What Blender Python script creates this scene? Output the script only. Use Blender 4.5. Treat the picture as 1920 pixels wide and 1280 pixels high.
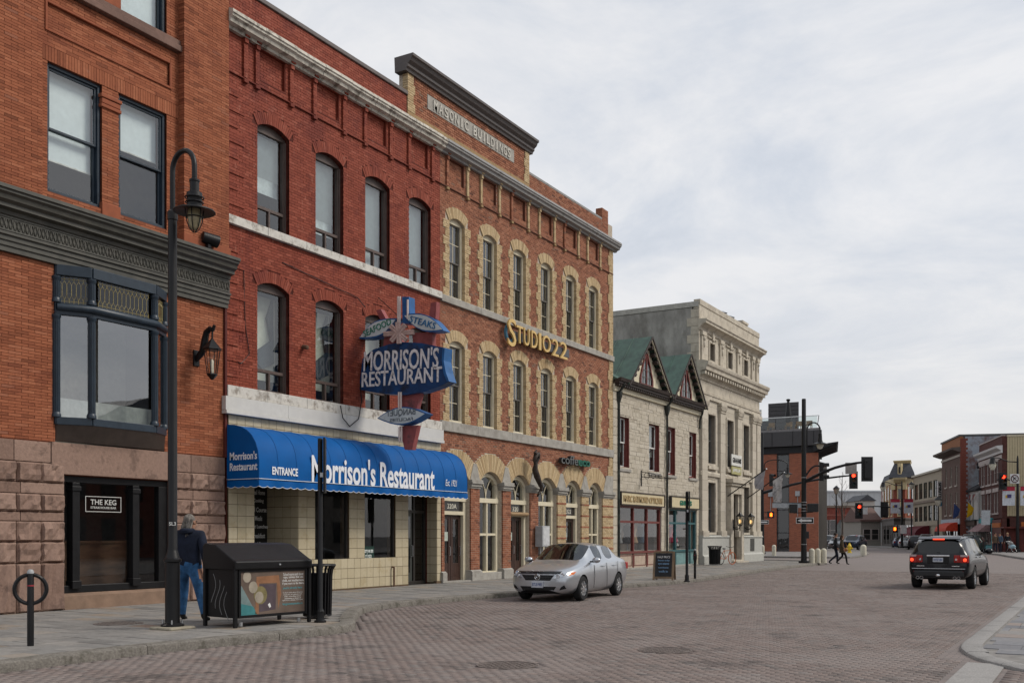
import bpy, bmesh, math, random
import numpy as np
from mathutils import Vector, Matrix
random.seed(7)
R = math.radians
scn = bpy.context.scene
for o in list(bpy.data.objects): bpy.data.objects.remove(o)
col = scn.collection

# ---------------------------------------------------------------- camera
# x = out from the row of facades into the street, y = along the row, z = up
TH = math.atan(1110/1900); CS, CC = math.sin(TH), math.cos(TH)
CAM_D, CAM_H = 18.8, 1.67
cam = bpy.data.cameras.new('camera'); camo = bpy.data.objects.new('camera', cam); col.objects.link(camo)
camo.location = (CAM_D, 0, CAM_H); camo.rotation_euler = (R(90), 0, TH)
cam.sensor_width = 36; cam.lens = 36*1900/1920; cam.shift_y = (1004-640)/1920
cam.clip_start = .1; cam.clip_end = 3000
scn.camera = camo

# ---------------------------------------------------------------- sky, sun, exposure
SUN_AZ = Vector((0.95, 0.55, 0.0)).normalized(); SUN_EL = R(44)
w = bpy.data.worlds.new('World'); scn.world = w; w.use_nodes = True
nt = w.node_tree; nt.nodes.clear()
def wn(t, **k):
    n = nt.nodes.new(t)
    for a, b in k.items(): setattr(n, a, b)
    return n
sky = wn('ShaderNodeTexSky', sky_type='NISHITA', sun_disc=False)
sky.sun_elevation = SUN_EL; sky.sun_rotation = math.atan2(SUN_AZ.x, SUN_AZ.y); sky.air_density = 1.0; sky.dust_density = 2.0
bg1 = wn('ShaderNodeBackground'); bg1.inputs[1].default_value = .12
nt.links.new(sky.outputs[0], bg1.inputs[0])
tc = wn('ShaderNodeTexCoord'); sep = wn('ShaderNodeSeparateXYZ'); nt.links.new(tc.outputs['Generated'], sep.inputs[0])
zz = wn('ShaderNodeMath', operation='MAXIMUM'); zz.inputs[1].default_value = 0.0; nt.links.new(sep.outputs['Z'], zz.inputs[0])
za = wn('ShaderNodeMath', operation='ADD'); za.inputs[1].default_value = .16; nt.links.new(zz.outputs[0], za.inputs[0])
dx = wn('ShaderNodeMath', operation='DIVIDE'); dy = wn('ShaderNodeMath', operation='DIVIDE')
nt.links.new(sep.outputs['X'], dx.inputs[0]); nt.links.new(za.outputs[0], dx.inputs[1])
nt.links.new(sep.outputs['Y'], dy.inputs[0]); nt.links.new(za.outputs[0], dy.inputs[1])
cmb = wn('ShaderNodeCombineXYZ'); nt.links.new(dx.outputs[0], cmb.inputs[0]); nt.links.new(dy.outputs[0], cmb.inputs[1])
cmb.inputs[2].default_value = 3.3
n1 = wn('ShaderNodeTexNoise'); n1.inputs['Scale'].default_value = 1.8; n1.inputs['Detail'].default_value = 7; n1.inputs['Roughness'].default_value = .62; n1.inputs['Distortion'].default_value = .35
n2 = wn('ShaderNodeTexNoise'); n2.inputs['Scale'].default_value = .55; n2.inputs['Detail'].default_value = 3
nt.links.new(cmb.outputs[0], n1.inputs['Vector']); nt.links.new(cmb.outputs[0], n2.inputs['Vector'])
mx = wn('ShaderNodeMath', operation='MULTIPLY_ADD'); mx.inputs[1].default_value = .55; nt.links.new(n2.outputs[0], mx.inputs[0])
m5 = wn('ShaderNodeMath', operation='MULTIPLY'); m5.inputs[1].default_value = .55; nt.links.new(n1.outputs[0], m5.inputs[0]); nt.links.new(m5.outputs[0], mx.inputs[2])
rp = wn('ShaderNodeValToRGB'); e = rp.color_ramp.elements
e[0].position = .455; e[0].color = (.345, .372, .41, 1); e[1].position = .635; e[1].color = (.52, .518, .522, 1)
k = rp.color_ramp.elements.new(.525); k.color = (.405, .425, .46, 1); k = rp.color_ramp.elements.new(.575); k.color = (.458, .468, .488, 1)
nt.links.new(mx.outputs[0], rp.inputs[0])
# near the horizon the overcast thickens to a pale warm grey
hz = wn('ShaderNodeMapRange'); hz.inputs['From Min'].default_value = .0; hz.inputs['From Max'].default_value = .30; hz.inputs['To Min'].default_value = .85; hz.inputs['To Max'].default_value = 0
nt.links.new(zz.outputs[0], hz.inputs['Value'])
mixc = wn('ShaderNodeMixRGB'); mixc.inputs[2].default_value = (.475, .462, .457, 1)
nt.links.new(hz.outputs[0], mixc.inputs[0]); nt.links.new(rp.outputs[0], mixc.inputs[1])
bg2 = wn('ShaderNodeBackground'); bg2.inputs[1].default_value = 1.0; nt.links.new(mixc.outputs[0], bg2.inputs[0])
mixs = wn('ShaderNodeMixShader'); mixs.inputs[0].default_value = .93
nt.links.new(bg1.outputs[0], mixs.inputs[1]); nt.links.new(bg2.outputs[0], mixs.inputs[2])
wo = wn('ShaderNodeOutputWorld'); nt.links.new(mixs.outputs[0], wo.inputs[0])

sl = bpy.data.lights.new('sun', 'SUN'); sl.energy = 1.5; sl.angle = R(20); sl.color = (1, .93, .83)
so = bpy.data.objects.new('sun', sl); col.objects.link(so)
sd = SUN_AZ*math.cos(SUN_EL) + Vector((0, 0, math.sin(SUN_EL)))
so.rotation_euler = sd.to_track_quat('Z', 'Y').to_euler(); so.location = (10, 10, 40)
vs = scn.view_settings; vs.view_transform = 'Standard'; vs.look = 'None'; vs.gamma = 1; vs.exposure = 0.74; vs.use_curve_mapping = False

# ---------------------------------------------------------------- helpers: measuring
def ray(px):
    X = (px-960)/1900; return (-CS+X*CC, CC+X*CS)
def F(px, d=0.):            # distance along the row of a column seen on the plane x = d
    r = ray(px); return (d-CAM_D)/r[0]*r[1]
def H(px, py, d=0.):        # height on the plane x = d
    r = ray(px); return CAM_H+(1004-py)*((d-CAM_D)/r[0])/1900
def G(px, py, z=0.):        # point on level ground
    t = 1900*(CAM_H-z)/(py-1004); r = ray(px); return (CAM_D+t*r[0], t*r[1])
def Q(px, py, y):           # point on a plane across the street
    r = ray(px); t = y/r[1]; return (CAM_D+t*r[0], CAM_H+(1004-py)*t/1900)
def T(px, py, t):           # point at a depth
    r = ray(px); return Vector((CAM_D+t*r[0], t*r[1], CAM_H+(1004-py)*t/1900))

# ---------------------------------------------------------------- helpers: objects
ORG = {}
def tag(o, label=None, cat=None, group=None, kind=None):
    if label: o['label'] = label
    if cat: o['category'] = cat
    if group: o['group'] = group
    if kind: o['kind'] = kind
    return o
def thing(name, label, cat, loc=(0, 0, 0), group=None, world=True, rz=0):
    o = bpy.data.objects.new(name, None); col.objects.link(o); o.location = loc; o.rotation_euler = (0, 0, rz)
    o.empty_display_size = .2
    ORG[o.name] = Vector(loc) if world else Vector((0, 0, 0))
    return tag(o, label, cat, group)
def copy_tree(o, parent=None):
    c = o.copy(); col.objects.link(c); c.parent = parent
    for ch in o.children: copy_tree(ch, c)
    return c
def link_mesh(name, me, mat, parent=None, org=None):
    o = bpy.data.objects.new(name, me); col.objects.link(o)
    if parent is not None:
        o.parent = parent; ORG[o.name] = ORG[parent.name]
    else: ORG[o.name] = Vector((0, 0, 0))
    if mat is not None and len(me.materials) == 0: me.materials.append(mat)
    return o

class MB:
    def __init__(s): s.v = []; s.f = []; s.t = []; s.tint = 0.
    def add(s, vs, fs):
        n = len(s.v); s.v += [tuple(p) for p in vs]
        for f in fs: s.f.append(tuple(i+n for i in f)); s.t.append(s.tint)
        return s
    def box(s, x0, x1, y0, y1, z0, z1, skip=''):
        if x0 > x1: x0, x1 = x1, x0
        if y0 > y1: y0, y1 = y1, y0
        if z0 > z1: z0, z1 = z1, z0
        fs = [(0,3,2,1),(4,5,6,7),(0,1,5,4),(2,3,7,6),(1,2,6,5),(0,4,7,3)]
        if 'b' in skip: fs = [f for f in fs if f != (0,3,2,1)]
        if 'l' in skip: fs = [f for f in fs if f != (0,4,7,3)]
        return s.add([(x0,y0,z0),(x1,y0,z0),(x1,y1,z0),(x0,y1,z0),(x0,y0,z1),(x1,y0,z1),(x1,y1,z1),(x0,y1,z1)], fs)
    def obox(s, c, ax, ay, az):      # centre and three half-axis vectors
        c, ax, ay, az = map(Vector, (c, ax, ay, az))
        p = [c+i*ax+j*ay+k*az for k in (-1,1) for i,j in ((-1,-1),(1,-1),(1,1),(-1,1))]
        return s.add(p, [(0,3,2,1),(4,5,6,7),(0,1,5,4),(2,3,7,6),(1,2,6,5),(0,4,7,3)])
    def quad(s, a, b, c, d): return s.add([a,b,c,d], [(0,1,2,3)])
    def prism(s, pts, axis, a, b):
        n = len(pts)
        def P(p, q):
            return {'x': (q,p[0],p[1]), 'y': (p[0],q,p[1]), 'z': (p[0],p[1],q)}[axis]
        vs = [P(p,a) for p in pts]+[P(p,b) for p in pts]
        return s.add(vs, [tuple(range(n))[::-1], tuple(range(n,2*n))]+[(i,(i+1)%n,(i+1)%n+n,i+n) for i in range(n)])
    def loft(s, rings, cap=True, closed=True):
        n = len(rings[0]); vs = [p for r in rings for p in r]; fs = []
        for k in range(len(rings)-1):
            for i in range(n if closed else n-1):
                j = (i+1) % n; fs.append((k*n+i, k*n+j, (k+1)*n+j, (k+1)*n+i))
        if cap: fs += [tuple(range(n))[::-1], tuple((len(rings)-1)*n+i for i in range(n))]
        return s.add(vs, fs)
    def tube(s, pts, r, n=8, cap=True):
        pts = [Vector(p) for p in pts]; m = len(pts)
        rr = r if isinstance(r, (list, tuple)) else [r]*m
        t0 = (pts[1]-pts[0]).normalized(); u = t0.orthogonal().normalized(); rings = []
        for i, p in enumerate(pts):
            t = ((pts[min(i+1,m-1)]-p).normalized()+(p-pts[max(i-1,0)]).normalized())
            t = t.normalized() if t.length > 1e-6 else t0
            u = (u-t*u.dot(t)); u = u.normalized() if u.length > 1e-6 else t.orthogonal().normalized()
            v = t.cross(u)
            rings.append([p+(u*math.cos(a)+v*math.sin(a))*rr[i] for a in [2*math.pi*k/n for k in range(n)]])
        return s.loft(rings, cap)
    def lathe(s, prof, c=(0,0,0), n=16, ax=None, cap=True):
        c = Vector(c)
        if ax is None: U, V, W = Vector((1,0,0)), Vector((0,1,0)), Vector((0,0,1))
        else:
            W = Vector(ax).normalized(); U = W.orthogonal().normalized(); V = W.cross(U)
        rings = [[c+W*z+(U*math.cos(a)+V*math.sin(a))*max(r,1e-4) for a in [2*math.pi*k/n for k in range(n)]] for r, z in prof]
        return s.loft(rings, cap)
    def sph(s, c, r, n=12, m=8):
        if not isinstance(r, (list, tuple)): r = (r,r,r)
        rings = []
        for j in range(m+1):
            a = -math.pi/2+math.pi*j/m; cr = max(math.cos(a), 1e-3)
            rings.append([(c[0]+r[0]*cr*math.cos(2*math.pi*i/n), c[1]+r[1]*cr*math.sin(2*math.pi*i/n), c[2]+r[2]*math.sin(a)) for i in range(n)])
        return s.loft(rings, True)
    def torus(s, c, ax, Rr, r, n=24, m=8, a0=0, a1=2*math.pi):
        W = Vector(ax).normalized(); U = W.orthogonal().normalized() if abs(W.z) < .9 else Vector((1,0,0)); V = W.cross(U); c = Vector(c)
        full = abs(a1-a0) > 6.28; k = n if full else n+1
        pts = [c+(U*math.cos(a0+(a1-a0)*i/n)+V*math.sin(a0+(a1-a0)*i/n))*Rr for i in range(k)]
        if full: pts.append(pts[0]); 
        return s.tube(pts, r, m, cap=not full)
    def mesh(s, name, smooth=False, tint=False, recalc=True):
        me = bpy.data.meshes.new(name); me.from_pydata(s.v, [], s.f)
        if tint:
            a = me.attributes.new('tint', 'FLOAT', 'FACE'); a.data.foreach_set('value', s.t)
        if recalc and 1 < len(s.f) < 30000:
            bm = bmesh.new(); bm.from_mesh(me); bmesh.ops.recalc_face_normals(bm, faces=bm.faces); bm.to_mesh(me); bm.free()
        if smooth:
            me.shade_smooth(); me.set_sharp_from_angle(angle=R(smooth if smooth > 1 else 38))
        me.update(); return me
    def build(s, name, mat, parent=None, smooth=False, bevel=0, tint=False, label=None, kind=None):
        if not s.f: return None
        if parent is not None:
            g = ORG[parent.name]
            if g.length > 0: s.v = [(a-g.x, b-g.y, c-g.z) for a, b, c in s.v]
        o = link_mesh(name, s.mesh(name, smooth, tint), mat, parent)
        if bevel:
            m = o.modifiers.new('bevel', 'BEVEL'); m.width = bevel; m.segments = 2; m.limit_method = 'ANGLE'; m.angle_limit = R(40)
        if label: o['label'] = label
        if kind: o['kind'] = kind
        return o

TXT = {}
WORK = bpy.data.scenes.new('work')      # empty side scene for turning lettering and modifiers into meshes
def text_mesh(body, bold=0., ext=.02, shear=0.):
    key = (body, bold, ext, shear)
    if key not in TXT:
        c = bpy.data.curves.new('t', 'FONT'); c.body = body; c.extrude = ext; c.offset = bold; c.align_x = 'CENTER'; c.resolution_u = 3; c.shear = shear; c.space_line = 1.0
        o = bpy.data.objects.new('t', c); WORK.collection.objects.link(o); vl = WORK.view_layers[0]; vl.update()
        me = bpy.data.meshes.new_from_object(o.evaluated_get(vl.depsgraph))
        vs = [tuple(v.co) for v in me.vertices]; fs = [tuple(p.vertices) for p in me.polygons]
        bpy.data.objects.remove(o); bpy.data.curves.remove(c); bpy.data.meshes.remove(me); TXT[key] = (vs, fs)
    return TXT[key]
def text(body, name, mat, parent, o, right, up, wd, ht, depth=.01, bold=0., shear=0., mb=None):
    """lettering fitted into a wd x ht box centred on o"""
    vs, fs = text_mesh(body, bold, .05, shear)
    A = np.array(vs); lo, hi = A.min(0), A.max(0); c = (lo+hi)/2
    right, up, o = Vector(right).normalized(), Vector(up).normalized(), Vector(o); nn = right.cross(up)
    out = [o+right*((p[0]-c[0])/(hi[0]-lo[0])*wd)+up*((p[1]-c[1])/(hi[1]-lo[1])*ht)+nn*((p[2]/.05+1)/2*depth) for p in vs]
    if mb is not None: mb.add(out, fs); return mb
    return MB().add(out, fs).build(name, mat, parent)

# ---------------------------------------------------------------- helpers: materials
MATS = {}
def nodes(name):
    m = bpy.data.materials.new(name); m.use_nodes = True; t = m.node_tree; b = t.nodes['Principled BSDF']
    return m, t, b
def N(t, ty, **k):
    n = t.nodes.new(ty)
    for a, v in k.items():
        if a in n.inputs: n.inputs[a].default_value = v
        else: setattr(n, a, v)
    return n
def ramp(t, stops):
    r = t.nodes.new('ShaderNodeValToRGB'); el = r.color_ramp.elements
    while len(el) < len(stops): el.new(.5)
    for e_, (p, c) in zip(el, stops): e_.position = p; e_.color = (*c, 1)
    return r
def M(name, c=(.5,.5,.5), rough=.7, var=.12, scale=6., bump=0., bscale=40., metal=0., stain=None, stain_amt=.0, stain_scale=1.5, spec=None, coat=0., stretch=None):
    """plain surface: base colour with soft mottling, optional stains of another colour, fine relief"""
    if name in MATS: return MATS[name]
    m, t, b = nodes(name); L = t.links.new
    geo = N(t, 'ShaderNodeTexCoord'); src = geo.outputs['Object']
    if stretch:
        mp = N(t, 'ShaderNodeMapping'); mp.inputs['Scale'].default_value = stretch; L(src, mp.inputs[0]); src = mp.outputs[0]
    nz = N(t, 'ShaderNodeTexNoise', Scale=scale, Detail=6., Roughness=.6); L(src, nz.inputs['Vector'])
    d = tuple(max(0, x*(1-var*2)) for x in c); h = tuple(min(1, x*(1+var*2)) for x in c)
    r = ramp(t, [(.25, d), (.5, c), (.75, h)]); L(nz.outputs[0], r.inputs[0]); out = r.outputs[0]
    if stain:
        ns = N(t, 'ShaderNodeTexNoise', Scale=stain_scale, Detail=9., Roughness=.68); L(src, ns.inputs['Vector'])
        rs = ramp(t, [(.5, (0,0,0)), (.64, (1,1,1))]); L(ns.outputs[0], rs.inputs[0])
        ml = N(t, 'ShaderNodeMath', operation='MULTIPLY'); ml.inputs[1].default_value = stain_amt; L(rs.outputs[0], ml.inputs[0])
        mi = N(t, 'ShaderNodeMixRGB'); mi.inputs[2].default_value = (*stain, 1); L(ml.outputs[0], mi.inputs[0]); L(out, mi.inputs[1]); out = mi.outputs[0]
    L(out, b.inputs['Base Color'])
    rr = N(t, 'ShaderNodeMapRange'); rr.inputs['To Min'].default_value = max(.02, rough-.08); rr.inputs['To Max'].default_value = min(1, rough+.08)
    L(nz.outputs[0], rr.inputs['Value']); L(rr.outputs[0], b.inputs['Roughness'])
    b.inputs['Metallic'].default_value = metal
    b.inputs['Specular IOR Level'].default_value = spec if spec is not None else (.22 if rough > .5 else .4)
    if coat: b.inputs['Coat Weight'].default_value = coat; b.inputs['Coat Roughness'].default_value = .05
    if bump:
        nb = N(t, 'ShaderNodeTexNoise', Scale=bscale, Detail=5., Roughness=.65); L(src, nb.inputs['Vector'])
        bp = N(t, 'ShaderNodeBump', Strength=bump, Distance=.02); L(nb.outputs[0], bp.inputs['Height']); L(bp.outputs[0], b.inputs['Normal'])
    MATS[name] = m; return m
def MT(name, stops, rough=.85, wear=None, wear_amt=.8, wear_lo=.56, wear_scale=2.2, streak=False, bump=.25, bscale=60., fine=.1, wear2=None):
    """pieces: each piece's own colour picked from a palette by its tint, with wear patches"""
    if name in MATS: return MATS[name]
    m, t, b = nodes(name); L = t.links.new
    at = N(t, 'ShaderNodeAttribute', attribute_name='tint'); r = ramp(t, stops); L(at.outputs['Fac'], r.inputs[0])
    geo = N(t, 'ShaderNodeTexCoord'); src = geo.outputs['Object']
    nz = N(t, 'ShaderNodeTexNoise', Scale=14., Detail=5., Roughness=.6); L(src, nz.inputs['Vector'])
    mr = N(t, 'ShaderNodeMapRange'); mr.inputs['To Min'].default_value = 1-fine*2.5; mr.inputs['To Max'].default_value = 1+fine*2.5; L(nz.outputs[0], mr.inputs['Value'])
    vm = N(t, 'ShaderNodeVectorMath', operation='SCALE'); L(r.outputs[0], vm.inputs[0]); L(mr.outputs[0], vm.inputs['Scale']); out = vm.outputs[0]
    if wear:
        for (cw, amt, lo, sc, st) in ([(wear, wear_amt, wear_lo, wear_scale, streak)]+([wear2] if wear2 else [])):
            s2 = src
            if st:
                mp = N(t, 'ShaderNodeMapping'); mp.inputs['Scale'].default_value = st if isinstance(st, tuple) else (1, 1, .35); L(src, mp.inputs[0]); s2 = mp.outputs[0]
            ns = N(t, 'ShaderNodeTexNoise', Scale=sc, Detail=10., Roughness=.72); L(s2, ns.inputs['Vector'])
            rs = ramp(t, [(lo, (0,0,0)), (lo+.06, (1,1,1))]); L(ns.outputs[0], rs.inputs[0])
            ml = N(t, 'ShaderNodeMath', operation='MULTIPLY'); ml.inputs[1].default_value = amt; L(rs.outputs[0], ml.inputs[0])
            mi = N(t, 'ShaderNodeMixRGB'); mi.inputs[2].default_value = (*cw, 1); L(ml.outputs[0], mi.inputs[0]); L(out, mi.inputs[1]); out = mi.outputs[0]
    L(out, b.inputs['Base Color']); b.inputs['Roughness'].default_value = rough; b.inputs['Specular IOR Level'].default_value = .2
    nb = N(t, 'ShaderNodeTexNoise', Scale=bscale, Detail=4., Roughness=.6); L(src, nb.inputs['Vector'])
    bp = N(t, 'ShaderNodeBump', Strength=bump, Distance=.012); L(nb.outputs[0], bp.inputs['Height']); L(bp.outputs[0], b.inputs['Normal'])
    MATS[name] = m; return m
def GLASS(name, tint=(.9,.95,.95), ior=1.75, rough=.01, wav=.015):
    """thin window glass: see-through, mirror by Fresnel, faintly wavy"""
    if name in MATS: return MATS[name]
    m, t, b = nodes(name); L = t.links.new; t.nodes.remove(b)
    tr = N(t, 'ShaderNodeBsdfTransparent'); tr.inputs[0].default_value = (*tint, 1)
    gl = N(t, 'ShaderNodeBsdfGlossy'); gl.inputs['Roughness'].default_value = rough; gl.inputs['Color'].default_value = (.95,.97,1,1)
    lw = N(t, 'ShaderNodeLayerWeight'); pw = N(t, 'ShaderNodeMath', operation='POWER'); pw.inputs[1].default_value = 4.2; L(lw.outputs['Facing'], pw.inputs[0]); lw.inputs['Blend'].default_value = .5
    f0 = ((ior-1)/(ior+1))**2*1.6; fr = N(t, 'ShaderNodeMath', operation='MULTIPLY_ADD'); fr.inputs[1].default_value = 1-f0; fr.inputs[2].default_value = f0; L(pw.outputs[0], fr.inputs[0]); mi = N(t, 'ShaderNodeMixShader')
    geo = N(t, 'ShaderNodeTexCoord'); nz = N(t, 'ShaderNodeTexNoise', Scale=1.3, Detail=1.); L(geo.outputs['Object'], nz.inputs['Vector'])
    bp = N(t, 'ShaderNodeBump', Strength=wav*10, Distance=.02); L(nz.outputs[0], bp.inputs['Height']); L(bp.outputs[0], gl.inputs['Normal'])
    L(fr.outputs[0], mi.inputs[0]); L(tr.outputs[0], mi.inputs[1]); L(gl.outputs[0], mi.inputs[2])
    L(mi.outputs[0], t.nodes['Material Output'].inputs[0]); MATS[name] = m; return m
def EM(name, c, s):
    if name in MATS: return MATS[name]
    m, t, b = nodes(name); b.inputs['Base Color'].default_value = (*c, 1); b.inputs['Emission Color'].default_value = (*c, 1); b.inputs['Emission Strength'].default_value = s
    MATS[name] = m; return m

glass = GLASS('window_glass'); dglass = GLASS('dark_glass', (.35,.38,.4), 1.6)
black = M('black_paint', (.007,.007,.008), .42, .1, bump=.08, bscale=90, spec=.3)
navy = M('navy_paint', (.018,.03,.045), .4, .12)
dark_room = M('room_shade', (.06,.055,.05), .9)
white_p = M('white_paint', (.62,.61,.58), .6, .06, stain=(.33,.29,.24), stain_amt=.75, stain_scale=2.2, bump=.15)
cream = M('cream_paint', (.62,.56,.42), .55, .05, stain=(.4,.35,.25), stain_amt=.3)
blind_m = M('blind_fabric', (.64,.68,.69), .8, .04)
curtain = M('net_curtain', (.09,.085,.08), .9, .3, 3)
steel = M('galvanised_steel', (.42,.43,.44), .4, .1, metal=.8)
grey_p = M('grey_paint', (.33,.34,.35), .5, .08)
wood_d = M('dark_stained_wood', (.045,.022,.016), .45, .25, 12, stretch=(1,1,.2))
red_trim = M('dark_red_trim', (.14,.032,.026), .5, .12)
brown_metal = M('brown_metal', (.075,.058,.05), .45, .12)
lead = M('lead_came', (.3,.24,.09), .45, .1)
black_cloth_m = M('black_cloth', (.02,.02,.025), .9)
asphalt_roof = M('roof_felt', (.06,.06,.06), .9)

# ---------------------------------------------------------------- helpers: masonry
def cuts(y0, y1, zm, ops):
    """what is left of the run y0..y1 at height zm once the openings are taken out"""
    segs = [(y0, y1)]
    for op in ops:
        sp = op(zm) if callable(op) else ((op[0], op[1]) if op[2] <= zm <= op[3] else None)
        if not sp: continue
        ns = []
        for a, b in segs:
            if sp[1] <= a or sp[0] >= b: ns.append((a, b)); continue
            if sp[0] > a: ns.append((a, sp[0]))
            if sp[1] < b: ns.append((sp[1], b))
        segs = ns
    return segs
def arch_op(yc, hw, z0, zs, rise):
    """opening with a segmental head"""
    rad = (hw*hw+rise*rise)/(2*rise); zc = zs+rise-rad
    def f(z):
        if z < z0 or z > zs+rise: return None
        h = hw if z <= zs else math.sqrt(max(0, rad*rad-(z-zc)**2))
        return (yc-h, yc+h)
    return f
def bricks(mb, y0, y1, z0, z1, ops, L=.225, h=.075, x=0., depth=.06, j=.01, jit=.003, pick=None):
    n = int(round((z1-z0)/h)); h = (z1-z0)/n
    for r in range(n):
        za, zb = z0+r*h+j/2, z0+(r+1)*h-j/2; off = (r % 2)*L/2
        for a, b in cuts(y0, y1, (za+zb)/2, ops):
            k = math.floor((a-y0-off)/L)
            while True:
                ya, yb = max(a, y0+off+k*L+j/2), min(b, y0+off+(k+1)*L-j/2); k += 1
                if ya >= b: break
                if yb-ya < .025: continue
                if pick is not None and abs(yb-ya-(L-j)) < 1e-6 and pick(ya, za): pick.out.append((ya, za)); continue
                xx = x+random.uniform(-jit, jit); mb.tint = min(1, max(0, random.gauss(.5, .2)))
                mb.box(xx-depth, xx, ya, yb, za, zb, 'l')
    return mb
def backing(mb, y0, y1, z0, z1, rects, xa, xb):
    """solid wall behind the bricks with rectangular holes"""
    ys = sorted({y0, y1, *[min(max(v, y0), y1) for r in rects for v in r[:2]]}); zs = sorted({z0, z1, *[min(max(v, z0), z1) for r in rects for v in r[2:]]})
    for i in range(len(ys)-1):
        run = None
        for k in range(len(zs)-1):
            ym, zm = (ys[i]+ys[i+1])/2, (zs[k]+zs[k+1])/2
            hole = any(r[0] < ym < r[1] and r[2] < zm < r[3] for r in rects)
            if not hole: run = (run[0], zs[k+1]) if run else (zs[k], zs[k+1])
            if (hole or k == len(zs)-2) and run: mb.box(xa, xb, ys[i], ys[i+1], run[0], run[1]); run = None
    return mb
def spandrel(mb, yc, hw, zs, rise, xa, xb, n=8):
    """fills the corners between a segmental head and its bounding rectangle"""
    rad = (hw*hw+rise*rise)/(2*rise); zc = zs+rise-rad; zt = zs+rise
    pts = [(yc+hw*(-1+2*i/n), zc+math.sqrt(max(0, rad*rad-(hw*(-1+2*i/n))**2))) for i in range(n+1)]
    for a, b in zip(pts, pts[1:]):
        if zt-min(a[1], b[1]) > 1e-3: mb.prism([a, b, (b[0], zt+.002), (a[0], zt+.002)], 'x', xa, xb)
    return mb
def voussoirs(mb, yc, hw, zs, rise, th, xa, xb, n=17, gap=.006, ext=0., zig=0.):
    rad = (hw*hw+rise*rise)/(2*rise); zc = zs+rise-rad; a1 = math.asin(min(1, hw/rad))+ext
    if rise >= hw: a1 = math.pi/2
    for i in range(n):
        p, q = -a1+2*a1*i/n, -a1+2*a1*(i+1)/n; g = gap/2/rad; p += g; q -= g
        to = th+(zig if i % 2 else 0); e_ = random.uniform(-.004, .004)
        mb.tint = min(1, max(0, random.gauss(.5, .22)))
        mb.prism([(yc+rad*math.sin(p), zc+rad*math.cos(p)), (yc+rad*math.sin(q), zc+rad*math.cos(q)), (yc+(rad+to)*math.sin(q), zc+(rad+to)*math.cos(q)), (yc+(rad+to)*math.sin(p), zc+(rad+to)*math.cos(p))], 'x', xa, xb+e_)
    return mb
def profile(mb, prof, y0, y1):
    """moulding: a polygon of (x, z) run along the row"""
    return mb.prism(prof, 'y', y0, y1)
def frame(mb, y0, y1, z0, z1, w_, x0, x1, bars_y=(), bars_z=(), bw=None):
    """rectangular frame with optional mullions and transoms, butted not crossed"""
    mb.box(x0, x1, y0, y0+w_, z0, z1); mb.box(x0, x1, y1-w_, y1, z0, z1)
    mb.box(x0, x1, y0+w_, y1-w_, z0, z0+w_); mb.box(x0, x1, y0+w_, y1-w_, z1-w_, z1)
    bw = bw or w_; zz_ = [z0+w_]+[v for z in sorted(bars_z) for v in (z-bw/2, z+bw/2)]+[z1-w_]
    for z in bars_z: mb.box(x0, x1, y0+w_, y1-w_, z-bw/2, z+bw/2)
    for y in bars_y:
        for i in range(0, len(zz_), 2): mb.box(x0+.004, x1-.004, y-bw/2, y+bw/2, zz_[i], zz_[i+1])
    return mb
def pane(parent, y0, y1, z0, z1, x, mat=None, name='pane'):
    return MB().quad((x,y0,z0),(x,y1,z0),(x,y1,z1),(x,y0,z1)).build(name, mat or glass, parent)
class Pick:
    """chooses which bricks of a wall stand as objects of their own"""
    def __init__(s, y0, y1, z0, z1, n): s.r = (y0, y1, z0, z1); s.n = n; s.out = []
    def __call__(s, y, z): return s.r[0] <= y <= s.r[1] and s.r[2] <= z <= s.r[3] and len(s.out) < s.n
def brick_parts(pick, parent, mat, L, h, x, depth, j=.01, name='brick', kinds=7):
    g = ORG[parent.name]; ms = []
    for i in range(kinds):
        mb = MB(); mb.tint = (i+.5)/kinds*.8+.1; mb.box(-depth, 0, 0, L-j, 0, h-j)
        me = mb.mesh(name, tint=True); me.materials.append(mat); ms.append(me)
    for y, z in pick.out:
        o = link_mesh(name, random.choice(ms), mat, parent); o.location = (x+random.uniform(-.003,.003)-g.x, y-g.y, z-g.z)
# ================================================================= ground, road, pavements
KY = [-6, 7.5, 8.7, 9.9, 11.6, 13.0, 13.7, 14.3, 15.0, 16.0, 17.0, 17.8, 18.6, 19.6, 21.5, 24.3, 27, 29.8, 32, 34.4, 39.4, 45.3, 52, 58, 61]
KX = [7.35, 7.15, 7.08, 7.1, 7.3, 7.42, 7.42, 7.2, 6.6, 5.85, 5.15, 4.72, 4.52, 4.45, 4.5, 4.72, 5.0, 5.45, 5.9, 6.05, 5.7, 5.25, 4.88, 4.7, 4.65]
def kerbx(y): return float(np.interp(y, KY, KX))
ZS = .12
rg = M('road_far', (.1,.095,.093), .85, .1, 3)
tag(MB().quad((-900,-300,-.06),(900,-300,-.06),(900,1500,-.06),(-900,1500,-.06)).build('ground', rg), kind='structure')
paver_stops = [(0, (.09,.08,.077)), (.2, (.138,.119,.111)), (.42, (.172,.137,.124)), (.6, (.192,.154,.14)), (.8, (.178,.16,.151)), (1, (.2,.152,.134))]
paver_m = MT('clay_paver', paver_stops, .8, wear=(.23,.2,.187), wear_amt=.4, wear_lo=.5, wear_scale=.45, bump=.3, fine=.14, wear2=(( .05,.046,.045), .5, .56, .8, None))
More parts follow.
